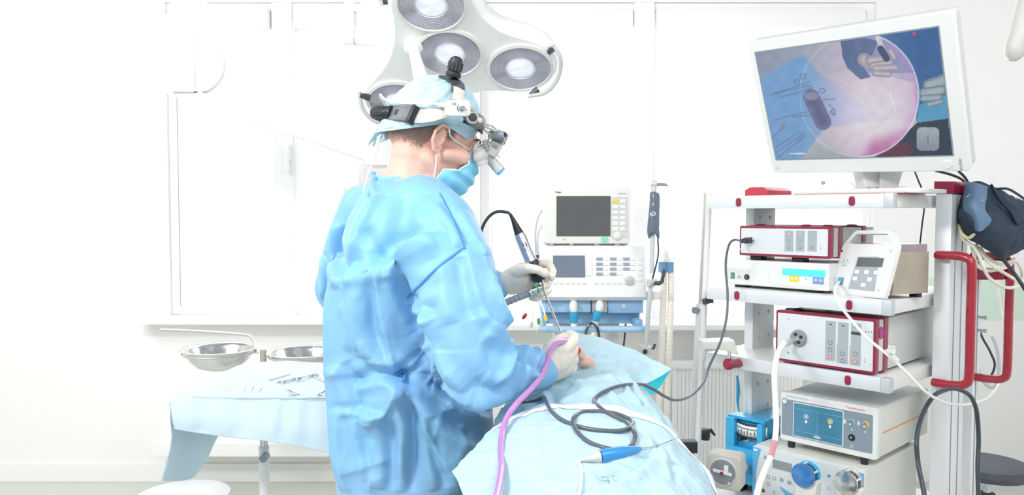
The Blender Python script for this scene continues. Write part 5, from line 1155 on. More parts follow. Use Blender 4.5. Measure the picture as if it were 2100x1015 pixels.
cable('monitor_lead', [(1114, 460, AD+.08), (1105, 475, AD+.08), (1102, 500, AD+.08), (1103, 530, AD+.08)], .0035, M_GREYP, 'thinner grey lead between the patient monitor and the outer lead')
obj('lead_clamp', MB().box(P(1096, 530, AD), P(1108, 522, AD+.03), .001), M_DARK, mt)
# pole with cuff to the right of the machine
pp = thing('accessory_pole', 'jointed steel pole with grey cuff standing right of the ventilator', 'pole', P(1325, 730, AD-.1))
obj('lower_tube', MB().tube(PL([(1335, 580, AD-.1), (1330, 640, AD-.1), (1325, 712, AD-.1)]), .0085, 14), M_STEEL if False else M_ALUD, pp)
obj('upper_tube', MB().tube(PL([(1342, 392, AD-.1), (1340, 450, AD-.1), (1336, 560, AD-.1)]), .008, 14), M_ALUD, pp)
obj('joint', MB().tube(PL([(1335, 572, AD-.1), (1334, 588, AD-.1)]), .0145, 16).tube(PL([(1330, 580, AD-.12), (1346, 578, AD-.09)]), .012, 14), M_GREYP, pp)
obj('clamp_lever', MB().tube(PL([(1342, 581, AD-.11), (1352, 581, AD-.12), (1358, 578, AD-.12), (1362, 552, AD-.12)]), [.008, .009, .006, .005], 10), M_DARK, pp)
obj('top_hinge', MB().tube(PL([(1336, 376, AD-.1), (1346, 378, AD-.1)]), .013, 14).tube(PL([(1341, 378, AD-.1), (1341, 394, AD-.1)]), .011, 14), M_ALUD, pp)
obj('top_grip', MB().tube(PL([(1345, 378, AD-.1), (1362, 378, AD-.1)]), .0065, 12).tube(PL([(1362, 378, AD-.1), (1370, 381, AD-.1)]), [.006, .003], 10), M_MID, pp)
k = obj('foot_clamp', MB().box(P(1316, 728, AD-.12), P(1331, 706, AD-.06), .004), M_GREYP, pp)
obj('clamp_bolt', MB().cyl(P(1323, 721, AD-.128), P(1323, 721, AD-.118), .009, 18), M_BLACK, k); obj('clamp_screw', MB().tube(PL([(1330, 715, AD-.1), (1341, 714, AD-.1), (1343, 705, AD-.1)]), .005, 8), M_DARK, k)
cf = thing('arm_cuff', 'slate grey cuff with white letters hung on the jointed pole', 'cuff', P(1340, 480, AD-.12))
rows = [[(1334, 395, AD-.11), (1341, 393, AD-.135), (1352, 397, AD-.11)], [(1332, 430, AD-.11), (1341, 430, AD-.137), (1352, 432, AD-.11)], [(1329, 458, AD-.11), (1340, 460, AD-.137), (1351, 462, AD-.11)], [(1328, 478, AD-.11), (1340, 476, AD-.13), (1352, 484, AD-.11)], [(1331, 490, AD-.1), (1342, 476, AD-.12), (1350, 495, AD-.1)]]
me = netmesh([PL(r) for r in rows], 8, 8); crumple(me, .002, 20, 9); solid(obj('fabric', me, M_CUFFG, cf), .004)
text('S', 'cuff_letter', TXm(1340, 402, AD-.142), .014, M_INKL, cf); text('K', 'cuff_letter', TXm(1340, 419, AD-.142), .014, M_INKL, cf); text('IO', 'cuff_letter', TXm(1339, 439, AD-.142) @ Matrix.Rotation(.3, 4, 'Z'), .02, M_INKL, cf, bold=True)
cable('cuff_hose', [(1349, 490, AD-.1), (1350, 520, AD-.1), (1344, 550, AD-.1), (1338, 572, AD-.09)], .0032, M_DCAB, 'dark hose dropping from the grey cuff along the jointed pole')
# corrugated tubes and holder
def corr(name, pts, r, lab):
    sp, _ = spline(PL(pts), 30); rad = [r*(1+.09*math.sin(i*1.9)) for i in range(len(sp))]; return tag(obj(name, MB().tube(sp, rad, 14), M_COR), lab, 'hose')
corr('corrugated_hose', [(1361, 545, AD), (1361, 600, AD), (1358, 670, AD), (1356, 750, AD), (1352, 830, AD), (1350, 960, AD)], .0125, 'left one of the two cream corrugated hoses right of the jointed pole')
corr('corrugated_hose', [(1376, 545, AD), (1376, 600, AD), (1374, 670, AD), (1371, 750, AD), (1368, 830, AD), (1366, 960, AD)], .0125, 'right one of the two cream corrugated hoses beside the jointed pole')
hh = thing('hose_holder', 'blue twin clip holding the two corrugated hoses upright', 'hose holder', P(1367, 560, AD))
obj('clip', MB().tube(PL([(1359, 537, AD), (1359, 558, AD)]), .0165, 20), M_BLUEB if False else mat('muted_blue_clip', '#6f9dc4', .45), hh); obj('clip', MB().tube(PL([(1373, 537, AD), (1373, 558, AD)]), .0165, 20), MATS['muted_blue_clip'], hh)
obj('bracket_arm', MB().tube(PL([(1362, 560, AD-.02), (1356, 578, AD-.06), (1346, 581, AD-.09)]), .007, 10), M_DARK, hh)
obj('y_piece', MB().tube(PL([(1366, 515, AD), (1365, 527, AD), (1360, 538, AD)]), [.008, .012, .012], 14).tube(PL([(1365, 527, AD), (1373, 538, AD)]), .012, 14), M_COR, hh)
# electrode leads with coloured clips
for i, (p, m, lab) in enumerate((([(1098, 585), (1095, 615), (1085, 635), (1078, 645)], M_RED, 'white electrode lead ending in a red clip'), ([(1100, 590), (1100, 620), (1102, 640), (1104, 655)], M_GRN, 'white electrode lead ending in a green clip'),
                             ([(1104, 588), (1108, 615), (1115, 635), (1118, 648)], M_YELLOW, 'white electrode lead ending in a yellow clip'), ([(1097, 590), (1093, 625), (1092, 650), (1090, 662)], M_GREYP, 'white electrode lead ending in a pale grey clip'), ([(1102, 590), (1104, 625), (1108, 645), (1110, 660)], M_GREYP, 'white electrode lead with a pale clip nearest the blue rail'))):
    d = 2.86; t = thing('electrode_lead', lab, 'electrode lead', P(p[-1][0], p[-1][1], d)); q = PL([(1108, 585, AD-.02), (1103, 572, 2.92)]+[(x, y, d) for x, y in p])
    obj('wire', MB().tube(q, .003, 8, smooth=5), M_WCAB, t); e = (q[-1]-q[-2]).normalized(); obj('clip', MB().tube([q[-1]-e*.004, q[-1]+e*.008, q[-1]+e*.02], [.005, .0075, .004], 12), m, t)

# ================================================= SURGEON
sg = thing('person', 'person in blue gown, pale blue cap and mask working over the draped patient', 'person', (P(850, 900, 1.8).x, 1.8, 0))
psi, phi = math.radians(22), math.radians(25)
hf = Vector((math.cos(psi)*math.cos(phi), math.sin(psi)*math.cos(phi), -math.sin(phi))); hr_ = Vector((math.sin(psi), -math.cos(psi), 0)); hl = -hr_; hu = hf.cross(hl)
HO = P(903, 287, 1.775)-hr_*.079
MH = Matrix(((hf.x, hl.x, hu.x, HO.x), (hf.y, hl.y, hu.y, HO.y), (hf.z, hl.z, hu.z, HO.z), (0, 0, 0, 1)))
def Hd(x, y, z): return MH @ Vector((x, y, z))
R3 = MH.to_3x3()
def chain(l): return [(P(x, y, d), r) for x, y, d, r in l]
hipz = .92; hx_ = P(850, 960, 1.8).x
body_ch = [
    [(Hd(-.035, 0, -.01), .056), (P(842, 352, 1.83), .057), (P(836, 385, 1.83), .064), (P(832, 420, 1.83), .08)],
    [(P(838, 400, 1.83), .062), (P(890, 450, 1.72), .06), (P(905, 480, 1.69), .058)], [(P(830, 400, 1.83), .062), (P(770, 425, 1.92), .058), (P(745, 440, 1.95), .055)],
    [(P(835, 450, 1.82), .11), (P(840, 600, 1.8), .115), (P(850, 750, 1.8), .11), (P(852, 900, 1.8), .12), (P(852, 960, 1.8), .12)],
    [(P(905, 480, 1.69), .05), (P(950, 690, 1.58), .046), (P(985, 768, 1.55), .042), (P(1105, 757, 1.68), .03), (P(1130, 745, 1.7), .028)],
    [(P(745, 440, 1.95), .048), (P(712, 590, 2.0), .043), (P(740, 630, 2.02), .04), (P(1020, 584, 2.09), .028), (P(1050, 575, 2.08), .026)],
    [((hx_+.06, 1.74, .86), .085), ((hx_+.08, 1.72, .48), .058), ((hx_+.08, 1.75, .12), .04), ((hx_+.08, 1.75, .05), .04), ((hx_+.2, 1.78, .035), .032)],
    [((hx_-.06, 1.88, .86), .085), ((hx_-.06, 1.9, .48), .058), ((hx_-.07, 1.9, .12), .04), ((hx_-.07, 1.9, .05), .04), ((hx_+.05, 1.94, .035), .032)],
    # jaw, chin, nose, brow
    [(Hd(.0, -.05, -.045), .022), (Hd(.05, -.038, -.085), .02), (Hd(.082, 0, -.1), .02), (Hd(.05, .038, -.085), .02), (Hd(.0, .05, -.045), .022)],
    [(Hd(.1, 0, .03), .009), (Hd(.112, 0, .005), .011), (Hd(.122, 0, -.015), .013)], [(Hd(.112, -.012, -.018), .009), (Hd(.112, .012, -.018), .009)],
    [(Hd(.07, -.045, .042), .012), (Hd(.09, -.022, .05), .011), (Hd(.095, 0, .045), .01), (Hd(.09, .022, .05), .011), (Hd(.07, .045, .042), .012)],
    [(Hd(.095, -.02, -.052), .009), (Hd(.102, 0, -.05), .011), (Hd(.095, .02, -.052), .009)], [(Hd(.075, -.045, -.005), .02), (Hd(.03, -.06, -.02), .018)], [(Hd(.075, .045, -.005), .02), (Hd(.03, .06, -.02), .018)],
]
body_ell = [(Hd(-.012, 0, .055), (.1, .079, .088), R3), (Hd(.045, 0, -.015), (.056, .06, .085), R3), (Hd(.03, 0, -.05), (.06, .05, .05), R3),
            (Hd(.076, -.03, .018), (.013, .014, .013), R3), (Hd(.076, .03, .018), (.013, .014, .013), R3), (Hd(-.06, 0, .01), (.055, .062, .055), R3)]
me = organic(body_ch, body_ell, voxel=.0052, smooth=5)
# ears as part of the same continuous body: raise the ear shape out of the head
V = getv(me)
body = obj('body', me, M_SKIN, sg, angle=180)
for s in (-1, 1):
    Y = .079*s
    ear_ch = [[(Hd(.012, Y*.97, .028), .0035), (Hd(.004, Y*1.06, .034), .004), (Hd(-.012, Y*1.13, .030), .004), (Hd(-.021, Y*1.15, .012), .004), (Hd(-.018, Y*1.12, -.010), .004), (Hd(-.006, Y*1.04, -.026), .0048), (Hd(.003, Y*.99, -.03), .0045), (Hd(.006, Y*.95, -.02), .004)],
              [(Hd(-.004, Y*1.03, .018), .003), (Hd(-.012, Y*1.08, .006), .003), (Hd(-.008, Y*1.04, -.010), .003), (Hd(.004, Y*.98, -.014), .003)],
              [(Hd(.008, Y*.98, -.002), .0035), (Hd(.008, Y*.98, .006), .0035)]]
    em = organic(ear_ch, [(Hd(-.006, Y*1.0, .004), (.016, .0035, .026), (R3 @ Matrix.Rotation(.2*s, 3, 'Z')))], voxel=.0016, smooth=3)
    obj('ear', em, M_SKIN, body, angle=180)
# eye, lids and brows
M_BROW = mat('eyebrow_hair', '#5c4840', .8)
for s in (-1, 1):
    e = obj('eye', MB().ell(Hd(.079, .031*s, .017), (.0115, .0115, .0115)), mat('eye_white', '#e9e3dd', .2), body); obj('iris', MB().ell(Hd(.0885, .032*s, .015), (.003, .0045, .0045), R3), M_BLACK, e)
    obj('eyelid', MB().tube([Hd(.077, .046*s, .020), Hd(.089, .038*s, .0245), Hd(.092, .03*s, .026), Hd(.09, .02*s, .022)], .0034, 8, smooth=4), M_SKIN, body)
    obj('eyebrow', MB().tube([Hd(.08, .052*s, .042), Hd(.094, .04*s, .052), Hd(.103, .024*s, .053), Hd(.107, .012*s, .049)], [(.0008, .002), (.001, .0032), (.001, .003), (.0007, .002)], 8, smooth=4), M_BROW, body)
# close-cropped hair at nape and temples: a thin shell over the scalp
Mi = MH.inverted()
def shell(src, pred, off, name, m, parent):
    W_ = world_of(src.parent); b = bmesh.new(); vs = [W_ @ v.co for v in src.data.vertices]; ns = [v.normal.copy() for v in src.data.vertices]
    keep = [pred(Mi @ v) for v in vs]; mp = {}
    for p in src.data.polygons:
        if all(keep[i] for i in p.vertices):
            f = []
            for i in p.vertices:
                if i not in mp: mp[i] = b.verts.new(vs[i]+ns[i]*off)
                f.append(mp[i])
            b.faces.new(f)
    q = bpy.data.meshes.new(name); b.to_mesh(q); b.free(); return obj(name, q, m, parent, angle=180)
def hairp(q):
    if q.x > -.012 or q.z > .06: return False
    lim = -.030+.012*math.sin(q.y*90)-.010*(q.x+.05)/.05+.004*noise.noise(q*160)
    return q.z > lim and (q.x < -.026 or q.z > .02)
def fade_hair(o, f):
    at_ = o.data.attributes.new('hair_amount', 'FLOAT', 'POINT'); W_ = Mi @ world_of(sg)
    at_.data.foreach_set('value', [f(W_ @ v.co) for v in o.data.vertices])
nt = M_HAIR.node_tree; pb = nt.nodes['Principled BSDF']; at2 = nt.nodes.new('ShaderNodeAttribute'); at2.attribute_name = 'hair_amount'
tc2 = nt.nodes.new('ShaderNodeTexCoord'); nz2 = nt.nodes.new('ShaderNodeTexNoise'); nz2.inputs['Scale'].default_value = 420; nz2.inputs['Detail'].default_value = 2
nt.links.new(tc2.outputs['Object'], nz2.inputs['Vector']); ad = nt.nodes.new('ShaderNodeMath'); ad.operation = 'ADD'; mr = nt.nodes.new('ShaderNodeMapRange'); mr.inputs[1].default_value = .85; mr.inputs[2].default_value = 1.15
nt.links.new(at2.outputs['Fac'], ad.inputs[0]); nt.links.new(nz2.outputs['Fac'], ad.inputs[1]); nt.links.new(ad.outputs[0], mr.inputs[0]); nt.links.new(mr.outputs[0], pb.inputs['Alpha'])
hd_f = lambda q: max(0, min(1, (q.z+.055)/.05))*max(0, min(1, (-.006-q.x)/.022))*.85
hair = shell(body, lambda q: q.x < -.004 and -.06 < q.z < .07, .0012, 'hair', M_HAIR, sg); fade_hair(hair, hd_f)
for s in (-1, 1):
    hair2 = shell(body, lambda q: -.02 < q.z < .06 and .008 < q.x < .05 and q.y*s > .04, .0012, 'sideburn', M_HAIR, sg); fade_hair(hair2, lambda q: max(0, min(1, (q.z+.01)/.03))*max(0, min(1, (.045-q.x)/.02))*.6)
# cap
rows = []; n = 64
def capr(t, a):   # t 0 rim .. 1 crown, a around
    fx_, fy_ = math.cos(a), math.sin(a)
    rimz = .043 if fx_ > 0 else .043-.074*(-fx_)**1.1
    rimz -= .004*abs(fy_)
    el = t*PI/2; back = max(0, -fx_)
    rx = (.104+.012*back); ry = .0865
    z = rimz+(.158-rimz)*math.sin(el)
    rr_ = math.cos(el)**.8 if t < 1 else 0
    puff = .955+.075*math.sin(PI*min(1, t*1.25+.02))
    return Hd(-.012+fx_*rx*rr_*puff, fy_*ry*rr_*puff, z)
for i in range(26):
    t = i/25; rows.append([capr(t, 2*PI*k/n) for k in range(n)])
mb = MB(); mb.grid(rows, close=True); bmesh.ops.remove_doubles(mb.b, verts=mb.b.verts[:], dist=.0005); bmesh.ops.subdivide_edges(mb.b, edges=mb.b.edges[:], cuts=1, use_grid_fill=True)
bmesh.ops.recalc_face_normals(mb.b, faces=mb.b.faces[:])
me = bpy.data.meshes.new('cap'); mb.b.to_mesh(me); mb.b.free()
capf = [([(925, 165), (880, 175), (845, 200)], .004, .004, 'c'), ([(930, 172), (895, 190), (868, 216)], .004, .003, 'c'), ([(935, 178), (905, 205), (880, 222)], .004, .003, 's'), ([(910, 163), (865, 180), (828, 212)], .004, .003, 's'),
        ([(880, 165), (850, 190), (820, 225)], .004, .0025, 'c'), ([(930, 185), (900, 215), (850, 222)], .005, .004, 'r'), ([(955, 195), (970, 225), (975, 245)], .004, .003, 's'), ([(945, 178), (965, 205), (974, 230)], .004, .003, 'c'),
        ([(830, 260), (880, 256), (940, 262)], .004, .003, 'c'), ([(800, 262), (860, 262), (900, 258), (970, 272)], .004, .003, 's'), ([(820, 255), (850, 246)], .004, .002, 'r')]
folds(me, [(a, w, h*1.5, k) for a, w, h, k in capf])
crumple(me, .005, 24, 11, (1, 1, 1))
cap = solid(obj('surgical_cap', me, M_CAP, sg, angle=180), .0018)
obj('cap_band', MB().tube([capr(.0, 2*PI*k/48)+hu*.004 for k in range(48)], (.009, .0022), 10, closed=True, flat=hu), M_CAP, cap)
for pts, w in (([(812, 258, 1.87), (792, 262, 1.88), (778, 270, 1.88), (765, 284, 1.87), (756, 296, 1.86)], .012), ([(815, 268, 1.85), (798, 275, 1.86), (785, 282, 1.86), (775, 287, 1.86)], .014), ([(800, 262, 1.88), (782, 264, 1.9), (772, 280, 1.9), (765, 300, 1.9)], .006)):
    obj('cap_tie', MB().tube(PL(pts), [(w, .003), (w*.8, .005), (w*.7, .003), (w*.6, .002), (w*.3, .0015)][:len(pts)], 12, smooth=5, flat=hu), M_CAP, cap)
# mask: pleated sheet wrapped over nose and chin
rows = []
NV, NU = 30, 28
for j in range(NV+1):
    v = j/NV; z = .022-.128*v; row = []
    for i in range(NU+1):
        a = -1+2*i/NU; an = a*math.radians(np.interp(v, [0, .3, .5, .62, 1], [60, 70, 82, 98, 100]))
        fwd = {0: .122}.get(0); prof = np.interp(v, [0, .12, .3, .55, .8, 1], [.106, .121, .134, .13, .118, .096])
        wid = np.interp(v, [0, .2, .5, .8, 1], [.05, .064, .07, .064, .05])
        x = .03+(prof-.03)*max(0, math.cos(an*.9))**.75 ; y = wid*math.sin(an*.9)
        zz = z+.012*abs(a)**2*(1 if v > .5 else -.2)*(v-.3); pl = .0022*math.sin(v*PI*9)
        row.append(Hd(x+pl*math.cos(an), y+pl*math.sin(an), zz+.0*a))
    rows.append(row)
mb = MB(); mb.grid(rows); bmesh.ops.recalc_face_normals(mb.b, faces=mb.b.faces[:]); me = bpy.data.meshes.new('mask'); mb.b.to_mesh(me); mb.b.free(); crumple(me, .004, 18, 4)
mask = solid(obj('face_mask', me, M_MASK, sg, angle=180), .002)
for r_i in (rows[0], rows[-1], [r[0] for r in rows], [r[-1] for r in rows]): obj('mask_edge', MB().tube(r_i, (.0016, .0016), 8), M_MASKW, mask)
for s in (-1, 1):
    iy = 0 if s < 0 else NU
    obj('ear_loop', MB().tube([rows[1][iy], Hd(.022, .076*s, .018), Hd(.004, .084*s, .034), Hd(-.012, .092*s, .030)], .0016, 8, smooth=6).tube([rows[-3][iy], Hd(.012, .073*s, -.045), Hd(-.002, .082*s, -.026), Hd(-.012, .088*s, -.016)], .0016, 8, smooth=6), M_MASKW, mask)

# gown
RG = [(368, 772, 876, 1.835, .066), (376, 764, 893, 1.83, .085), (388, 752, 910, 1.825, .105), (408, 738, 928, 1.82, .13), (440, 720, 950, 1.81, .155), (490, 704, 984, 1.80, .168), (545, 692, 1006, 1.79, .172), (600, 684, 1018, 1.79, .165), (660, 676, 1012, 1.79, .155),
      (715, 674, 1000, 1.79, .15), (770, 679, 998, 1.79, .155), (830, 684, 1010, 1.79, .165), (890, 688, 1016, 1.80, .175), (950, 694, 1008, 1.80, .185), (1020, 698, 992, 1.80, .195), (1100, 690, 990, 1.80, .21), (1250, 670, 1010, 1.80, .24), (1420, 655, 1030, 1.80, .26)]
def torso(mb):
    rows = []
    for (y, xl, xr, d, D) in RG:
        c = P((xl+xr)/2, y, d); W_ = (xr-xl)/2*d/FPX
        row = []
        for k in range(56):
            a = 2*PI*k/56; ca, sa = math.cos(a), math.sin(a); e = .88
            row.append((c.x+W_*abs(ca)**e*(1 if ca > 0 else -1), c.y+D*abs(sa)**e*(1 if sa > 0 else -1), c.z))
        rows.append(row)
    V = mb.grid(rows, close=True); mb.b.faces.new(V[0]); mb.b.faces.new(V[-1])
sleeves = [chain([(902, 472, 1.70, .083), (925, 555, 1.63, .096), (942, 640, 1.585, .09), (955, 705, 1.56, .08), (978, 758, 1.545, .07), (1030, 765, 1.585, .06), (1078, 762, 1.64, .048), (1112, 757, 1.685, .039)]),
           chain([(748, 435, 1.95, .072), (726, 515, 1.98, .08), (710, 588, 2.0, .083), (738, 640, 2.02, .07), (820, 625, 2.06, .068), (940, 600, 2.09, .058), (1018, 586, 2.09, .043)]),
           chain([(860, 430, 1.76, .08), (905, 465, 1.70, .078)]), chain([(800, 425, 1.87, .075), (752, 435, 1.94, .07)]), chain([(948, 560, 1.78, .07), (952, 620, 1.8, .075)])]
gm = organic(sleeves, (), voxel=.0075, smooth=14, smf=.6, extra=torso)
G = [  # folds pressed into the cloth, traced along its creases
 ([(686, 533), (676, 640), (681, 772), (693, 905), (700, 1010)], .008, .007, 'c'),
 ([(782, 398), (750, 460), (722, 540)], .012, .006, 's'), ([(815, 400), (800, 460), (792, 520)], .02, .005, 's'), ([(880, 400), (860, 450), (850, 490)], .02, .005, 'r'),
 ([(726, 546), (732, 640), (746, 732)], .009, .010, 'c'), ([(786, 530), (780, 626), (800, 720), (815, 766)], .010, .012, 'c'), ([(765, 560), (760, 640), (772, 700), (812, 762)], .012, .010, 's'),
 ([(822, 560), (833, 613), (858, 665), (873, 700)], .014, -.022, 'r'), ([(873, 700), (850, 740), (820, 766)], .012, -.014, 'r'), ([(800, 545), (812, 600), (850, 680)], .010, .012, 'r'),
 ([(746, 732), (780, 742), (815, 764)], .008, .010, 'c'), ([(683, 766), (730, 770), (813, 770)], .006, .007, 'c'), ([(720, 790), (770, 775), (818, 768)], .009, .010, 's'),
 ([(700, 745), (716, 800), (730, 850)], .012, .008, 's'), ([(740, 860), (775, 855), (800, 830), (815, 790), (820, 770)], .011, .016, 'c'),
 ([(820, 772), (834, 830), (838, 900), (830, 1010)], .010, .016, 's'), ([(822, 772), (852, 830), (886, 905), (935, 1010)], .012, .015, 'c'),
 ([(826, 770), (880, 790), (950, 830), (1010, 850)], .010, .010, 's'), ([(826, 768), (870, 760), (910, 770), (960, 800)], .010, .010, 'c'), ([(826, 772), (870, 815), (930, 880), (990, 920)], .010, .010, 's'),
 ([(860, 715), (880, 760), (925, 820)], .012, -.016, 'r'), ([(726, 845), (745, 910), (763, 985)], .008, .006, 's'), ([(703, 972), (750, 960), (806, 938)], .006, .005, 'c'), ([(790, 860), (800, 930), (795, 1005)], .012, .008, 's'),
 ([(870, 850), (880, 920), (905, 1000)], .010, .008, 's'), ([(950, 870), (940, 930), (935, 990)], .012, .007, 'r'), ([(690, 840), (740, 842), (800, 845)], .006, .004, 's'),
 # sleeve
 ([(862, 595), (880, 650), (906, 735), (953, 800)], .012, .010, 'c'), ([(955, 512), (966, 590), (985, 660), (1030, 705)], .010, .011, 'c'), ([(925, 530), (935, 600), (950, 660)], .014, .007, 's'),
 ([(1000, 560), (1012, 620), (1030, 665)], .009, .009, 's'), ([(980, 500), (990, 560), (1005, 640), (1050, 695)], .009, .008, 'c'), ([(1010, 600), (1020, 650), (1060, 690), (1085, 705)], .006, .007, 's'),
 ([(1035, 690), (1050, 740), (1040, 790)], .008, .007, 's'), ([(1060, 700), (1072, 740), (1062, 800)], .007, .009, 'c'), ([(1082, 712), (1092, 745), (1086, 795)], .006, .008, 'c'), ([(1100, 722), (1105, 750), (1102, 785)], .004, .006, 's'), ([(1050, 705), (1085, 735), (1105, 740)], .006, .006, 'c'), ([(1045, 720), (1080, 760), (1105, 765)], .006, .006, 's'),
 ([(890, 760), (940, 800), (1000, 812), (1060, 800)], .012, .009, 's'), ([(880, 690), (920, 760), (985, 800)], .014, .007, 's'), ([(1000, 700), (1010, 745), (1030, 770)], .010, -.008, 'r'), ([(985, 690), (1010, 700), (1045, 715)], .007, .008, 'c'),
 # shoulder and back
 ([(780, 553), (820, 515), (870, 490), (920, 478)], .014, .009, 's'), ([(800, 560), (850, 530), (900, 505)], .012, .008, 'c'), ([(740, 480), (760, 520), (775, 548)], .012, .006, 's'), ([(900, 415), (935, 465), (952, 505)], .008, .006, 's'),
 ([(930, 430), (965, 480), (985, 530)], .008, .008, 'c'), ([(700, 460), (690, 520), (700, 590)], .012, .010, 's'), ([(665, 520), (672, 570), (668, 620)], .008, .008, 's'), ([(690, 560), (735, 555), (790, 548)], .010, .006, 's'),
 ([(830, 440), (870, 455), (910, 470)], .015, .005, 'r'), ([(845, 570), (900, 560), (935, 540)], .012, .006, 'r'), ([(770, 400), (764, 380), (768, 362)], .006, .010, 'r'), ([(845, 620), (870, 640), (900, 650)], .009, .008, 's'), ([(700, 620), (715, 660), (716, 720)], .012, .008, 'r'),
]
_px = P(850, 700, 1.75)
refine(gm); crumple(gm, .006, 5.0, 2, (1, 1, .5)); crumple(gm, .0030, 13, 8, (1, 1, .6))
G = [(a, w*1.35, h*1.45, k) if k in 'cs' else (a, w, h, k) for a, w, h, k in G]
G += [([(688, 533), (680, 640), (684, 772), (695, 905), (702, 1010)], .016, .012, 'p'), ([(722, 540), (728, 600), (740, 680), (748, 734)], .018, .016, 'p'), ([(790, 530), (784, 600), (800, 700), (816, 764)], .020, .020, 'p'),
      ([(820, 774), (832, 830), (838, 900), (832, 1010)], .018, .020, 'p'), ([(826, 776), (855, 830), (888, 905), (940, 1012)], .020, .020, 'p'), ([(728, 862), (765, 866), (798, 842), (818, 785)], .018, .020, 'p'), ([(700, 850), (706, 920), (716, 1010)], .014, .010, 'p'),
      ([(832, 768), (890, 778), (960, 815), (1008, 838)], .012, .012, 'p'), ([(830, 762), (862, 728), (880, 700)], .012, .014, 'p'), ([(905, 470), (850, 515), (818, 560)], .014, .012, 'p'), ([(952, 512), (968, 590), (990, 655), (1034, 708)], .014, .012, 'p'),
      ([(866, 600), (884, 660), (912, 735), (958, 798)], .014, .011, 'p'), ([(1052, 705), (1040, 750), (1012, 800)], .012, .010, 'p'), ([(1072, 712), (1066, 760), (1058, 806)], .008, .009, 'p'), ([(1090, 716), (1090, 755), (1084, 796)], .006, .007, 'p'),
      ([(780, 398), (745, 470), (716, 548)], .016, .009, 'p'), ([(716, 548), (760, 552), (795, 545)], .012, .010, 'p'), ([(885, 900), (900, 850), (930, 835)], .012, .008, 'p'), ([(760, 900), (768, 960), (760, 1012)], .014, .010, 'p'),
      ([(886, 712), (905, 770), (950, 822), (1005, 838)], .016, -.018, 'r'), ([(858, 640), (872, 690), (890, 725)], .014, -.014, 'r'), ([(700, 770), (740, 780), (790, 776)], .012, -.008, 'r')]
folds(gm, G)
gown = obj('surgical_gown', gm, M_GOWN, sg, angle=180)
gt = bvh_of(gm); gi = world_of(sg)
def ongown(px, py, off=.0015):
    r = ray(px, py).normalized(); o_ = gi.inverted() @ _C; h = gt.ray_cast(o_, r, 6)
    return gi @ (h[0]+h[1]*off) if h[0] is not None else None
def seam(pts, name='seam', r=(.0032, .0012)):
    sp, _ = spline([Vector((a, b, 0)) for a, b in pts], 8); q = [ongown(p.x, p.y) for p in sp]; q = [x for x in q if x is not None]
    if len(q) > 2: obj(name, MB().tube(q, r, 8), M_SEAM, gown)
seam([(833, 612), (858, 588), (890, 557), (925, 528), (953, 508)], r=(.0026, .0012)); seam([(953, 508), (930, 450), (912, 415), (902, 397)], r=(.0015, .001))
col = [(P((RG[0][1]+RG[0][2])/2, 368, 1.835)+Vector(((RG[0][2]-RG[0][1])/2*1.835/FPX*1.02*math.cos(a), .068*math.sin(a), -.002-.022*max(0, math.cos(a))))) for a in np.linspace(0, 2*PI, 40, endpoint=False)]
obj('collar_binding', MB().tube(col, (.007, .003), 10, closed=True, flat=(0, 0, 1)), mat('gown_binding', '#8fc0ee', .7), gown)
obj('neck_tie', MB().tube(PL([(772, 376, 1.80), (768, 366, 1.79), (765, 357, 1.79), (770, 353, 1.79)]), [(.008, .003), (.006, .003), (.007, .002), (.003, .002)], 8, smooth=4), MATS['gown_binding'], gown)
obj('back_tie', MB().tube([q for q in (ongown(812, 772, .004), ongown(822, 764, .008), ongown(830, 770, .006), ongown(826, 785, .004)) if q], [(.005, .003)]*4, 8, smooth=4), M_SEAM, gown)

# gloves
def hand(chs, name, wrist=None, ells=()):
    me = organic([chain(c) for c in chs], ells, voxel=.0021, smooth=4, smf=.5); crumple(me, .0007, 60, 5); return obj(name, me, M_GLOVE, sg, angle=180)
lh = hand([[(1022, 583, 2.09, .030), (1038, 580, 2.085, .029), (1050, 574, 2.075, .034), (1070, 566, 2.065, .036), (1084, 562, 2.07, .03)], [(1050, 585, 2.08, .026), (1078, 583, 2.08, .024)],
           [(1062, 556, 2.04, .018), (1082, 550, 2.01, .0135), (1102, 553, 1.995, .0115), (1117, 561, 2.0, .0105)],
           [(1084, 556, 2.08, .015), (1106, 541, 2.09, .0125), (1125, 541, 2.08, .0115), (1134, 556, 2.055, .0105), (1131, 569, 2.03, .0095)],
           [(1082, 570, 2.09, .014), (1112, 570, 2.1, .012), (1126, 576, 2.075, .0112), (1121, 584, 2.04, .0102), (1108, 588, 2.025, .0095)],
           [(1080, 582, 2.09, .013), (1110, 588, 2.1, .0112), (1124, 594, 2.07, .0105), (1118, 600, 2.035, .0095), (1106, 601, 2.03, .009)],
           [(1072, 592, 2.085, .012), (1094, 602, 2.09, .0105), (1108, 608, 2.06, .0095), (1100, 612, 2.04, .0085), (1090, 611, 2.04, .008)]], 'left_glove')
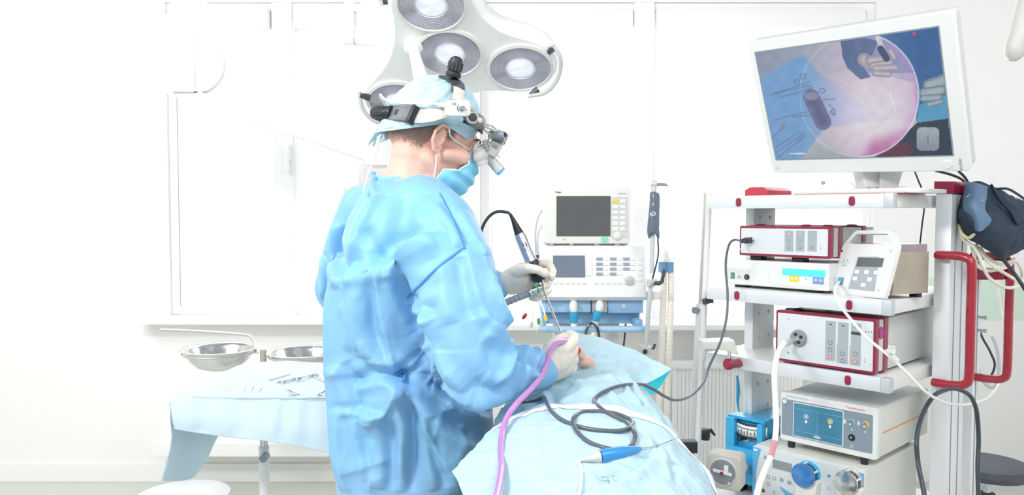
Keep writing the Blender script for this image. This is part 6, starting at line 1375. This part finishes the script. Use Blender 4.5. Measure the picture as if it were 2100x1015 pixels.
rh = hand([[(1106, 757, 1.675, .034), (1120, 750, 1.69, .034), (1136, 738, 1.70, .037), (1150, 728, 1.71, .034)], [(1130, 755, 1.70, .031), (1150, 750, 1.715, .029), (1160, 746, 1.725, .022)],
           [(1132, 718, 1.71, .022), (1145, 700, 1.725, .0155), (1160, 692, 1.75, .0125), (1166, 697, 1.77, .011), (1162, 705, 1.785, .010)],
           [(1145, 722, 1.69, .021), (1163, 712, 1.695, .0155), (1176, 700, 1.71, .013), (1177, 690, 1.73, .0115), (1168, 686, 1.745, .0105)],
           [(1156, 726, 1.72, .018), (1174, 722, 1.75, .0135), (1176, 716, 1.78, .012), (1166, 712, 1.79, .010)],
           [(1158, 740, 1.725, .018), (1175, 739, 1.755, .0135), (1176, 732, 1.785, .0115), (1166, 728, 1.795, .010)],
           [(1155, 755, 1.725, .017), (1172, 758, 1.75, .0125), (1176, 750, 1.775, .0105), (1166, 745, 1.785, .0095)]], 'right_glove')
def cuffring(par, a, b, r, n=3):
    for k in range(n):
        p = a.lerp(b, k/max(1, n-1)); d = (b-a).normalized(); u = d.orthogonal().normalized(); w = d.cross(u)
        obj('cuff_roll', MB().tube([p+(u*math.cos(q)+w*math.sin(q))*r for q in np.linspace(0, 2*PI, 28, endpoint=False)], .0012, 6, closed=True), M_GLOVE, par)
cuffring(lh, P(1020, 583.5, 2.09), P(1034, 581, 2.087), .0305); cuffring(rh, P(1107, 757, 1.677), P(1117, 752, 1.687), .0348)

# ================================================= HEADLIGHT AND LOUPES
hd = thing('surgical_headlight', 'grey headband headlight with black adjusting knobs and magnifying loupes worn over the cap', 'headlight', HO)
def surf_band(pts, wd, th, name, m):
    sp, _ = spline([Vector(p) for p in pts], 8); return obj(name, MB().tube(sp, (wd, th), 10, flat=hu), m, hd)
band = [P(842, 236, 1.765), P(865, 238, 1.748), P(890, 234, 1.738), P(915, 226, 1.735), P(945, 222, 1.745), P(968, 236, 1.77)]
surf_band(band, .0165, .0016, 'side_strap', M_STRAP)
def knob(a, b, name):  # black fluted knob
    d = (b-a).normalized(); L = (b-a).length; k = obj(name, MB().lathe([(0, 0), (.0175, 0), (.0185, .004), (.0175, L*.22), (.0145, L*.25), (.0155, L*.3), (.0165, L*.7), (.0135, L*.9), (.006, L), (0, L)], a, d, 32), M_BLACK, hd)
    u = d.orthogonal().normalized(); w = d.cross(u)
    for q in range(12):
        o_ = (u*math.cos(q*PI/6)+w*math.sin(q*PI/6)); obj('knob_rib', MB().tube([a+d*L*.32+o_*.0158, a+d*L*.72+o_*.0162], .0016, 6), M_DARK, k)
    return k
knob(P(806, 233, 1.785), P(762, 232, 1.815), 'rear_knob')
a, b = P(806, 234, 1.785), P(848, 236, 1.752); d = (b-a).normalized(); MBx = Matrix.Translation((a+b)/2) @ Matrix((( d.x, d.cross(hu).normalized().x, hu.x, 0), (d.y, d.cross(hu).normalized().y, hu.y, 0), (d.z, d.cross(hu).normalized().z, hu.z, 0), (0, 0, 0, 1)))
L = (b-a).length/2
bx_ = obj('battery_clip', MB(MBx).box((-L, -.008, -.019), (L, .010, .019), .004), mat('graphite_plastic', '#6a6d74', .35, var=.05), hd)
obj('clip_end', MB(MBx).box((L-.006, -.010, -.021), (L+.004, .012, .021), .003), M_BLACK, hd); obj('clip_latch', MB(MBx).box((-L*.55, .0095, -.006), (-L*.3, .0115, .007), .0008).box((-L*.55, -.0095, -.006), (-L*.3, -.0075, .007), .0008), M_BLACK, bx_)
# control box with CE mark
fdir = (P(966, 222, 1.745)-P(911, 222, 1.72)).normalized(); fn = fdir.cross(hu); fn = fn if fn.y < 0 else -fn; fu = fdir.cross(fn); fu = fu if fu.z > 0 else -fu
bc = P(940, 222, 1.722); MX = Matrix(((fdir.x, -fn.x, fu.x, bc.x), (fdir.y, -fn.y, fu.y, bc.y), (fdir.z, -fn.z, fu.z, bc.z), (0, 0, 0, 1)))
cbx = obj('control_box', MB(MX).prism(rrect(-.028, -.02, .028, .02, .009), -.004, .018, bev=.004), M_WHITE, hd)
obj('dial', MB(MX).lathe([(0, 0), (.0065, 0), (.0065, .009), (.005, .011), (0, .011)], (.006, -.004, -.001), (0, -1, 0), 20), M_MID, cbx)
TX = MX @ Matrix.Translation((-.011, -.0045, .010)) @ Matrix(((1, 0, 0, 0), (0, 0, -1, 0), (0, 1, 0, 0), (0, 0, 0, 1)))
text('CE', 'ce_mark', TX, .0085, M_INK, cbx)
obj('dial_scale', MB(MX).tube([(.006+.010*math.cos(q), -.0046, -.001+.010*math.sin(q)) for q in np.linspace(2.2, 3.9, 8)], .0007, 6), M_INK, cbx)
obj('dial_dot', MB(MX).cyl((.018, -.0048, -.004), (.018, -.004, -.004), .0012, 10), M_INK, cbx)
# crown strap, hinge and top knob
surf_pts = [P(938, 206, 1.728), P(941, 190, 1.735), P(940, 176, 1.748), P(930, 164, 1.79), P(912, 158, 1.83), P(890, 160, 1.88), P(870, 185, 1.91), P(862, 220, 1.92)]
sp, _ = spline(surf_pts, 6); obj('crown_strap', MB().tube(sp[:15], (.0125, .0016), 10, flat=fdir), M_STRAP, hd); obj('crown_hinge', MB().tube(sp[12:28], (.0155, .004), 12, flat=fdir), M_DARK, hd); obj('far_strap', MB().tube(sp[27:], (.0125, .0016), 10, flat=fdir), M_STRAP, hd)
obj('strap_clamp', MB().box(P(925, 187, 1.74), P(953, 172, 1.735)+Vector((0, .012, 0)), .003, rot=Matrix.Rotation(-.2, 3, 'Y')), M_DARK, hd)
knob(P(929, 158, 1.78), P(938, 116, 1.775), 'crown_knob')
# front yoke
obj('front_pad', MB().tube(PL([(955, 232, 1.755), (972, 245, 1.765), (985, 252, 1.79), (990, 258, 1.83), (985, 262, 1.87)]), [(.013, .004), (.017, .006), (.017, .007), (.015, .007), (.012, .005)], 12, smooth=4, flat=hu), mat('taupe_pad', '#7d7a7c', .5), hd)
obj('front_lining', MB().tube(PL([(950, 248, 1.765), (970, 258, 1.775), (985, 268, 1.80), (988, 272, 1.84)]), (.004, .004), 10, smooth=4), M_BLACK, hd)
c = P(969, 241, 1.745); obj('hinge_ring', MB().tube([c+fdir*.0125*math.cos(q)+fu*.0125*math.sin(q)-fdir*.0 for q in np.linspace(0, 2*PI, 24, endpoint=False)], .0028, 8, closed=True), M_HGREY, hd)
obj('hinge_core', MB().lathe([(0, 0), (.0095, 0), (.0095, .006), (0, .007)], c+fn*-.003, fn, 20), M_DARK, hd); c = P(983, 247, 1.75); obj('hinge_screw', MB().lathe([(0, 0), (.0055, 0), (.0055, .006), (.002, .007), (0, .005)], c, fn, 18), M_HGREY, hd)
# lamp housing on the front arm
la, lb2 = P(1031, 272, 1.86), P(1005, 322, 1.84); ld = (lb2-la).normalized(); lx = Vector((math.cos(.15), math.sin(.15), 0)); lx = (lx-ld*lx.dot(ld)).normalized(); ly = ld.cross(lx); ly = ly if ly.y < 0 else -ly
lc = (la+lb2)/2; MLp = Matrix(((lx.x, -ly.x, -ld.x, lc.x), (lx.y, -ly.y, -ld.y, lc.y), (lx.z, -ly.z, -ld.z, lc.z), (0, 0, 0, 1))); hL = (la-lb2).length/2
lamp = obj('lamp_housing', MB(MLp).prism([(-.014, -hL), (.010, -hL), (.014, -hL*.4), (.015, hL), (-.013, hL), (-.016, hL*.2)], -.012, .016, bev=.004), M_HGREY, hd)
for k in range(6): obj('cooling_slot', MB(MLp).box((-.011+k*.0042, -.0128, .001), (-.0092+k*.0042, -.0115, .011), 0), M_DARK, lamp)
for k in range(5): obj('top_fin', MB(MLp).box((.0145, -.009+k*.005, hL-.022), (.0165, -.006+k*.005, hL-.002), 0), M_MID, lamp)
obj('blue_window', MB(MLp).box((.000, -.0128, .012), (.011, -.0118, .016), 0), M_LBLUE, lamp)
text('surgical', 'housing_print', MLp @ Matrix.Translation((0, -.0124, -.008)) @ Matrix(((1, 0, 0, 0), (0, 0, -1, 0), (0, 1, 0, 0), (0, 0, 0, 1))), .0045, M_INK, lamp)
text('headlight', 'housing_print', MLp @ Matrix.Translation((0, -.0124, -.013)) @ Matrix(((1, 0, 0, 0), (0, 0, -1, 0), (0, 1, 0, 0), (0, 0, 0, 1))), .0045, M_INK, lamp)
obj('focus_knob', MB().tube(PL([(1004, 276, 1.835), (1028, 278, 1.825), (1035, 277, 1.822)]), [.0095, .0105, .010], 18), M_MID, hd); obj('focus_tip', MB().tube(PL([(1034, 277, 1.823), (1036, 277, 1.821)]), .0065, 14), M_BLACK, hd)
obj('loupe_barrel', MB().tube(PL([(1001, 322, 1.85), (1012, 334, 1.85), (1026, 350, 1.85), (1027, 351, 1.85)]), [.0115, .0125, .0135, .010], 20), M_HGREY, hd); obj('loupe_lens', MB().tube(PL([(1024, 348, 1.848), (1028, 352, 1.85)]), .0125, 18), M_LBLUE, hd)
obj('loupe_body', MB().ell(P(986, 318, 1.83), (.018, .018, .021), R3).tube(PL([(972, 303, 1.83), (985, 308, 1.83)]), [.012, .014], 14).tube(PL([(988, 330, 1.83), (991, 338, 1.83)]), [.015, .013], 16), M_HGREY, hd)
obj('far_loupe_body', MB().tube(PL([(968, 318, 1.88), (978, 332, 1.88)]), [.014, .015], 16), M_HGREY, hd)
obj('hinge_link', MB().tube(PL([(978, 305, 1.82), (995, 296, 1.82), (1003, 292, 1.83)]), .0032, 8, smooth=3).tube(PL([(992, 288, 1.82), (998, 300, 1.82), (1000, 310, 1.82)]), .0055, 8), M_STEEL, hd)
for pts in ([(985, 252, 1.80), (1000, 262, 1.80), (1012, 268, 1.82), (1016, 275, 1.83)], [(988, 262, 1.81), (998, 270, 1.81), (1006, 278, 1.82), (1000, 290, 1.83)], [(992, 258, 1.8), (1006, 257, 1.8), (1018, 266, 1.82)]): obj('arm_wire', MB().tube(PL(pts), .0024, 8, smooth=5), M_STEELT, hd)
obj('steel_pin', MB().tube(PL([(1016, 316, 1.84), (1026, 324, 1.835)]), .0012, 6), M_MID, lamp)
hc = obj('power_cable', MB().tube(PL([(912, 216, 1.72), (895, 213, 1.725), (870, 212, 1.74), (830, 212, 1.765), (800, 208, 1.78), (788, 203, 1.785), (780, 194, 1.79), (780, 200, 1.80), (786, 210, 1.81), (790, 222, 1.83), (790, 240, 1.84), (784, 262, 1.85), (775, 300, 1.86), (764, 335, 1.86), (755, 355, 1.83), (749, 378, 1.76), (745, 392, 1.7)]), [.0026]*8+[.0018]*9, 8, smooth=6), M_WCAB, hd)
obj('cable_boot', MB().tube(PL([(915, 217, 1.719), (902, 214.5, 1.722), (893, 213, 1.726)]), [.0048, .004, .003], 12), M_WHITE, hd)

# ================================================= ENDOSCOPE IN THE LEFT HAND, SUCTION TUBE
en = thing('endoscope', 'silver and black endoscope camera held upright in the left gloved hand', 'endoscope', P(1100, 570, 2.04))
obj('cable_boot', MB().tube(PL([(1046, 438, 2.06), (1052, 450, 2.06), (1066, 482, 2.055)]), [.004, .006, .0135], 18), M_BLACK, en)
obj('camera_body', MB().tube(PL([(1065, 480, 2.055), (1069, 488, 2.054), (1080, 515, 2.05), (1090, 537, 2.045)]), [.0145, .0165, .016, .0165], 24), mat('satin_silver', '#c4c5cb', .25, metal=.8), en)
for p, q in (((1072, 498), (1075, 505)), ((1078, 497), (1081, 505)), ((1077, 510), (1079, 514))): obj('body_mark', MB().tube(PL([(p[0], p[1], 2.034), (q[0], q[1], 2.032)]), .0012, 6), M_INK, en)
obj('coupler', MB().tube(PL([(1090, 535, 2.045), (1093, 541, 2.045), (1095, 548, 2.04), (1102, 562, 2.035), (1104, 568, 2.03), (1107, 575, 2.03)]), [.017, .0185, .016, .016, .0215, .017], 24), M_BLACK, en)
obj('eyepiece', MB().tube(PL([(1106, 574, 2.03), (1112, 588, 2.02), (1114, 592, 2.01)]), [.010, .0075, .004], 16), M_STEEL, en)
obj('shaft', MB().tube(PL([(1113, 590, 2.012), (1156, 697, 1.83)]), .0026, 12), M_STEEL, en)
lp_ = obj('light_post', MB().tube(PL([(1110, 588, 2.02), (1103, 592, 2.0), (1084, 602, 1.99)]), [.006, .0085, .0095], 16).tube(PL([(1094, 596, 1.995), (1091, 598, 1.995)]), .0115, 16), M_CHROME, en)
obj('green_ring', MB().tube(PL([(1102, 592.5, 2.0), (1099, 594, 1.998)]), .0098, 16), M_GRN, en)
sp, _ = spline(PL([(1084, 602, 1.99), (1068, 608, 1.985), (1038, 620, 1.98)]), 16); obj('light_cable_boot', MB().tube(sp, [.0092+.0009*math.sin(i*1.5) for i in range(len(sp))], 14), M_MID, en)
obj('camera_cable', MB().tube(PL([(1046, 438, 2.06), (1038, 435, 2.06), (1020, 434, 2.06), (1005, 442, 2.06), (993, 458, 2.06), (987, 475, 2.06), (984, 495, 2.05), (985, 520, 2.04)]), .0042, 10, smooth=6), M_DCAB, en)
pk_ = thing('suction_tube', 'glossy pink suction tube running from the right hand down over the drape', 'tube', P(1060, 830, 1.5))
obj('hose', MB().tube(PL([(1163, 699, 1.70), (1150, 701, 1.675), (1138, 706, 1.655), (1128, 720, 1.63), (1122, 742, 1.60), (1112, 768, 1.57), (1092, 795, 1.51), (1062, 825, 1.47), (1040, 855, 1.44), (1030, 890, 1.39), (1027, 930, 1.305), (1028, 960, 1.24), (1022, 1000, 1.16), (1010, 1050, 1.07), (1000, 1100, 1.0)]), .0056, 16, smooth=8), M_PINK, pk_)
obj('tip', MB().tube(PL([(1163, 698, 1.702), (1170, 697, 1.72), (1182, 708, 1.78)]), [.0065, .005, .003], 14), M_PINK, pk_)
cable('hidden_cable', [(1060, 822, 1.62), (1045, 812, 1.66), (1030, 800, 1.7)], .0045, M_DCAB, 'short dark cable end emerging beneath the right sleeve') if False else None

# ================================================= PATIENT, DRAPES, TABLE
pt = organic([[(P(1215, 812, 1.93), .06), (P(1220, 840, 1.84), .05)], [((.17, 1.62, .93), .1), ((.17, 1.35, .92), .1), ((.17, 1.05, .90), .1), ((.17, .8, .9), .09)],
              [((.07, 1.62, .92), .05), ((.25, 1.62, .92), .05)], [((.06, 1.58, .91), .042), ((.07, 1.2, .88), .036), ((.08, .95, .88), .03)], [((.25, 1.58, .91), .042), ((.25, 1.2, .88), .036), ((.24, .95, .88), .03)],
              [((.12, .8, .9), .075), ((.11, .4, .9), .06), ((.11, .0, .89), .045)], [((.23, .8, .9), .075), ((.24, .4, .9), .06), ((.24, .0, .89), .045)],
              [(P(1205, 812, 1.87), .03), (P(1203, 790, 1.86), .02)]],
             [(P(1215, 812, 1.92), (.06, .08, .055))], voxel=.007, smooth=4)
pat = thing('person', 'person lying on the operating table under the blue drapes with only the nose showing', 'person', (.17, 1.2, .82)); obj('body', pt, M_SKIN, pat, angle=180)
nose = organic([chain([(1178, 716, 1.80, .0085), (1186, 722, 1.80, .0115), (1192, 730, 1.805, .0105)]), chain([(1190, 738, 1.82, .013), (1203, 743, 1.84, .016), (1215, 750, 1.86, .011)])], (), voxel=.0022, smooth=3)
ns = obj('nose', nose, M_SKIN, pat, angle=180); obj('red_nostril', MB().ell(P(1185, 720, 1.787), (.0065, .004, .0085), Matrix.Rotation(.6, 3, 'Y')), M_LIP, ns)
M_CYANF = mat('drape_underside', '#52ecfa', .6, var=.03, translucent=(.45, '#5df4ff'))  # same drape cloth; light passing through it is put into the cyan colour
A = [[(1080, 790, 1.96), (1120, 760, 1.95), (1170, 746, 1.93), (1215, 748, 1.93), (1262, 756, 1.95), (1295, 790, 1.97), (1310, 870, 1.97), (1312, 1010, 1.97)],
     [(1050, 812, 1.84), (1115, 778, 1.82), (1175, 768, 1.81), (1232, 763, 1.81), (1290, 779, 1.82), (1332, 818, 1.83), (1352, 890, 1.83), (1356, 1060, 1.83)],
     [(1025, 850, 1.68), (1095, 815, 1.66), (1165, 801, 1.65), (1238, 795, 1.65), (1310, 813, 1.66), (1362, 858, 1.67), (1382, 940, 1.67), (1386, 1110, 1.67)],
     [(1002, 916, 1.52), (1080, 872, 1.5), (1158, 858, 1.49), (1240, 852, 1.49), (1325, 872, 1.5), (1398, 921, 1.51), (1422, 990, 1.51), (1428, 1160, 1.51)],
     [(985, 1007, 1.4), (1068, 950, 1.37), (1152, 932, 1.35), (1250, 930, 1.35), (1350, 957, 1.36), (1436, 1022, 1.37), (1456, 1090, 1.37), (1462, 1300, 1.37)]]
me = flip_up(netmesh([PL(r) for r in A], 20, 20))
crumple(me, .011, 8, 21); crumple(me, .005, 20, 22); crumple(me, .0014, 50, 23)
folds(me, [([(1250, 745), (1290, 790), (1340, 860), (1385, 930)], .008, .012, 'c'), ([(1230, 770), (1275, 790), (1330, 850)], .007, .009, 's'), ([(1100, 770), (1180, 790), (1220, 810)], .008, .008, 'c'), ([(1160, 800), (1210, 780), (1290, 775)], .008, .008, 's'),
           ([(1180, 750), (1215, 758), (1250, 752)], .005, .008, 'c'), ([(1120, 800), (1130, 830), (1125, 850)], .008, .008, 's'), ([(1250, 800), (1280, 830), (1310, 870)], .008, .008, 's'), ([(1330, 800), (1370, 870), (1400, 960)], .007, .009, 's'), ([(1050, 830), (1080, 845), (1120, 835)], .007, .008, 'c'), ([(1030, 850), (1050, 870), (1060, 900)], .008, .010, 's')])
dA = tag(solid(obj('patient_drape', me, M_DRAPE, angle=180), .0015), 'pale blue sterile drape over the head and chest of the patient', 'drape')
F = [[(1150, 690, 2.12), (1180, 685, 2.13), (1230, 694, 2.14), (1300, 720, 2.12), (1345, 740, 2.09), (1378, 757, 2.06)],
     [(1150, 720, 2.02), (1190, 712, 2.03), (1235, 716, 2.05), (1292, 740, 2.06), (1330, 756, 2.07), (1366, 765, 2.06)],
     [(1155, 748, 1.95), (1200, 738, 1.95), (1240, 742, 1.96), (1280, 768, 1.98), (1312, 785, 2.02), (1350, 775, 2.055)],
     [(1165, 775, 1.90), (1210, 768, 1.89), (1245, 770, 1.90), (1275, 792, 1.93), (1303, 795, 1.985), (1330, 782, 2.045)]]
me = flip_up(netmesh([PL(r) for r in F], 14, 14), (0, -.5, 1)); crumple(me, .006, 9, 31); crumple(me, .0025, 26, 33)
folds(me, [([(1190, 700), (1250, 715), (1340, 755)], .012, .005, 's'), ([(1220, 740), (1250, 730), (1262, 745)], .004, .006, 'c'), ([(1205, 745), (1225, 735), (1240, 720)], .004, .005, 'c')])
solid(obj('upper_flap', me, M_DRAPE2, dA, angle=180), .0015)
F2 = [[(1296, 790, 1.995), (1330, 778, 2.055), (1376, 757, 2.075)], [(1310, 800, 2.03), (1335, 795, 2.07), (1362, 780, 2.085)], [(1325, 808, 2.06), (1340, 808, 2.08), (1350, 797, 2.09)]]
solid(obj('flap_underside', netmesh([PL(r) for r in F2], 8, 8), M_CYANF, dA, angle=180), .0015)
B = [[(1000, 893, 1.46), (1045, 862, 1.485), (1110, 838, 1.50), (1230, 829, 1.50), (1335, 860, 1.47), (1410, 925, 1.42), (1466, 1005, 1.38), (1492, 1150, 1.36), (1496, 1300, 1.36)],
     [(962, 935, 1.34), (1035, 915, 1.345), (1120, 898, 1.35), (1240, 893, 1.36), (1355, 922, 1.34), (1428, 985, 1.30), (1480, 1070, 1.28), (1500, 1230, 1.27), (1504, 1400, 1.27)],
     [(928, 968, 1.25), (1015, 985, 1.22), (1110, 985, 1.22), (1240, 980, 1.22), (1365, 1005, 1.21), (1442, 1065, 1.2), (1495, 1160, 1.19), (1512, 1350, 1.18), (1516, 1500, 1.18)],
     [(950, 1015, 1.17), (1035, 1060, 1.11), (1120, 1070, 1.1), (1240, 1065, 1.1), (1375, 1095, 1.1), (1460, 1165, 1.1), (1510, 1270, 1.09), (1525, 1450, 1.08), (1530, 1650, 1.08)],
     [(975, 1130, 1.02), (1050, 1190, .98), (1130, 1200, .97), (1240, 1195, .97), (1390, 1230, .97), (1480, 1310, .97), (1540, 1440, .96), (1555, 1650, .96), (1560, 1850, .96)]]
Bp = [PL(r) for r in B]; lr_ = lambda a, b, t: [x.lerp(y, t) for x, y in zip(a, b)]
Bp = [Bp[0], Bp[1], lr_(Bp[1], Bp[2], .9), Bp[2], lr_(Bp[2], Bp[3], .1), Bp[3], Bp[4], [q+Vector((0, -.45, -.02)) for q in Bp[4]], [q+Vector((0, -1.0, -.04)) for q in Bp[4]]]; gB = net(Bp, 20, 20)
me = flip_up(netmesh(Bp, 20, 20)); crumple(me, .008, 7, 41); crumple(me, .0035, 17, 42); crumple(me, .0012, 45, 43)
folds(me, [([(1095, 840), (1098, 900), (1108, 960), (1120, 1015)], .0035, .004, 'c'), ([(1060, 925), (1110, 930), (1170, 930), (1195, 945)], .003, .003, 'c'), ([(1230, 990), (1290, 970), (1340, 935), (1370, 900)], .010, .010, 's'), ([(1150, 975), (1220, 955), (1300, 950)], .008, .006, 's'),
           ([(1190, 1015), (1250, 1000), (1310, 970)], .010, .010, 's'), ([(1310, 930), (1380, 950), (1450, 1010)], .008, .007, 's'), ([(1240, 870), (1290, 880), (1320, 900)], .006, .006, 's'), ([(1330, 890), (1360, 930), (1380, 990)], .007, .006, 's'), ([(1060, 880), (1120, 872), (1150, 878)], .005, .005, 's'), ([(1130, 1010), (1180, 990), (1230, 985)], .008, .007, 'c')])
dB = tag(solid(obj('body_drape', me, M_DRAPE2, angle=180), .0015), 'larger pale drape in the foreground with a white adhesive edge and a pointed left corner', 'drape')
tb = bvh_of(me)
band_rows = []
R0_, R1_ = gB[0], gB[5]
for k in range(0, len(R0_)):
    a, b = R0_[k], R1_[k]; d = (b-a).normalized()*.026; row = []
    for q in (0, .5, 1):
        p = a+d*q; h = tb.find_nearest(p); row.append((h[0]+h[1]*.0025) if h[0] else p)
    band_rows.append(row)
mb = MB(); mb.grid(band_rows[8:-12]); solid(obj('adhesive_edge', mb, M_EDGE, dB, angle=180), .0012)
def ondrape(px, py, off):
    r = ray(px, py).normalized(); best = None
    for t_ in (tb, tA):
        h = t_.ray_cast(_C, r, 6)
        if h[0] is not None and (best is None or h[3] < best[1]): best = (h[0]-r*off, h[3])
    return best[0] if best else None
tA = bvh_of(dA.data)
# lay the camera cable on the drape
cc, pc, cabp = CABLE_CC
lay = []
for i, q in enumerate(cabp):
    z = q-_C; zc = z.dot(_F); px, py = 1050+FPX*z.x/zc, 507.5-FPX*z.dot(_U)/zc
    if i >= 13:
        w = ondrape(px, py, .024 if (1105 < px < 1136 and 812 < py < 850) else .010)
        if w is not None and abs((w-q).length) < .25: q = w
    lay.append(q)
obj('cable_run', MB().tube(pc[2:]+lay, .0040, 10, smooth=6), M_GCAB, cc)
# handpiece on the drape
def od(x, y, o=.012): return ondrape(x, y, o)
hp = thing('electrosurgical_handpiece', 'blue and grey slim handpiece lying on the foreground drape', 'handpiece', od(1250, 935))
a, b, c, d = od(1191, 944, .006), od(1230, 937, .013), od(1305, 922, .014), od(1313, 920, .01)
obj('grey_cone', MB().tube([a, a.lerp(b, .5), b], [.0025, .0055, .0105], 18), M_PUTTY if False else M_HGREY, hp)
obj('blue_body', MB().tube([b, b.lerp(c, .1), b.lerp(c, .6), c, d], [.0105, .012, .0112, .006, .0035], 18), mat('blue_handpiece', '#2e8fcd', .35, coat=.3), hp)
obj('needle', MB().tube([d, od(1345, 915, .022), od(1375, 904, .03), P(1408, 890, 1.37)], [.0016, .0012, .001, .0008], 8, smooth=4), M_STEEL, hp)
wl = [od(1191, 944, .005), od(1185, 948, .007), od(1191, 955, .008), od(1193, 975, .008), od(1190, 1000, .008), od(1188, 1014, .008), P(1188, 1040, 1.14)]
obj('thin_wire', MB().tube([w for w in wl if w is not None], .0026, 8, smooth=5), M_WCAB, hp)
# operating table beneath
ot = thing('operating_table', 'operating table hidden under the drapes, its black rail corner showing at the right', 'operating table', (.17, 1.2, 0))
obj('mattress', MB().box((.0, -.1, .74), (.28, 1.9, .80), .02), M_BLACK, ot); obj('frame', MB().box((.01, -.1, .69), (.27, 1.88, .738), .006), M_STEEL, ot)
obj('column', MB().box((.05, .95, .12), (.29, 1.35, .69), .02), M_STEEL, ot); obj('base', MB().box((-.08, .6, .0), (.42, 1.7, .12), .03), M_DARK, ot)
c = P(1422, 915, 1.75); obj('side_rail', MB().box((c.x-.1, 1.74, c.z-.014), (c.x+.008, 1.77, c.z+.012), .002), M_BLACK, ot)
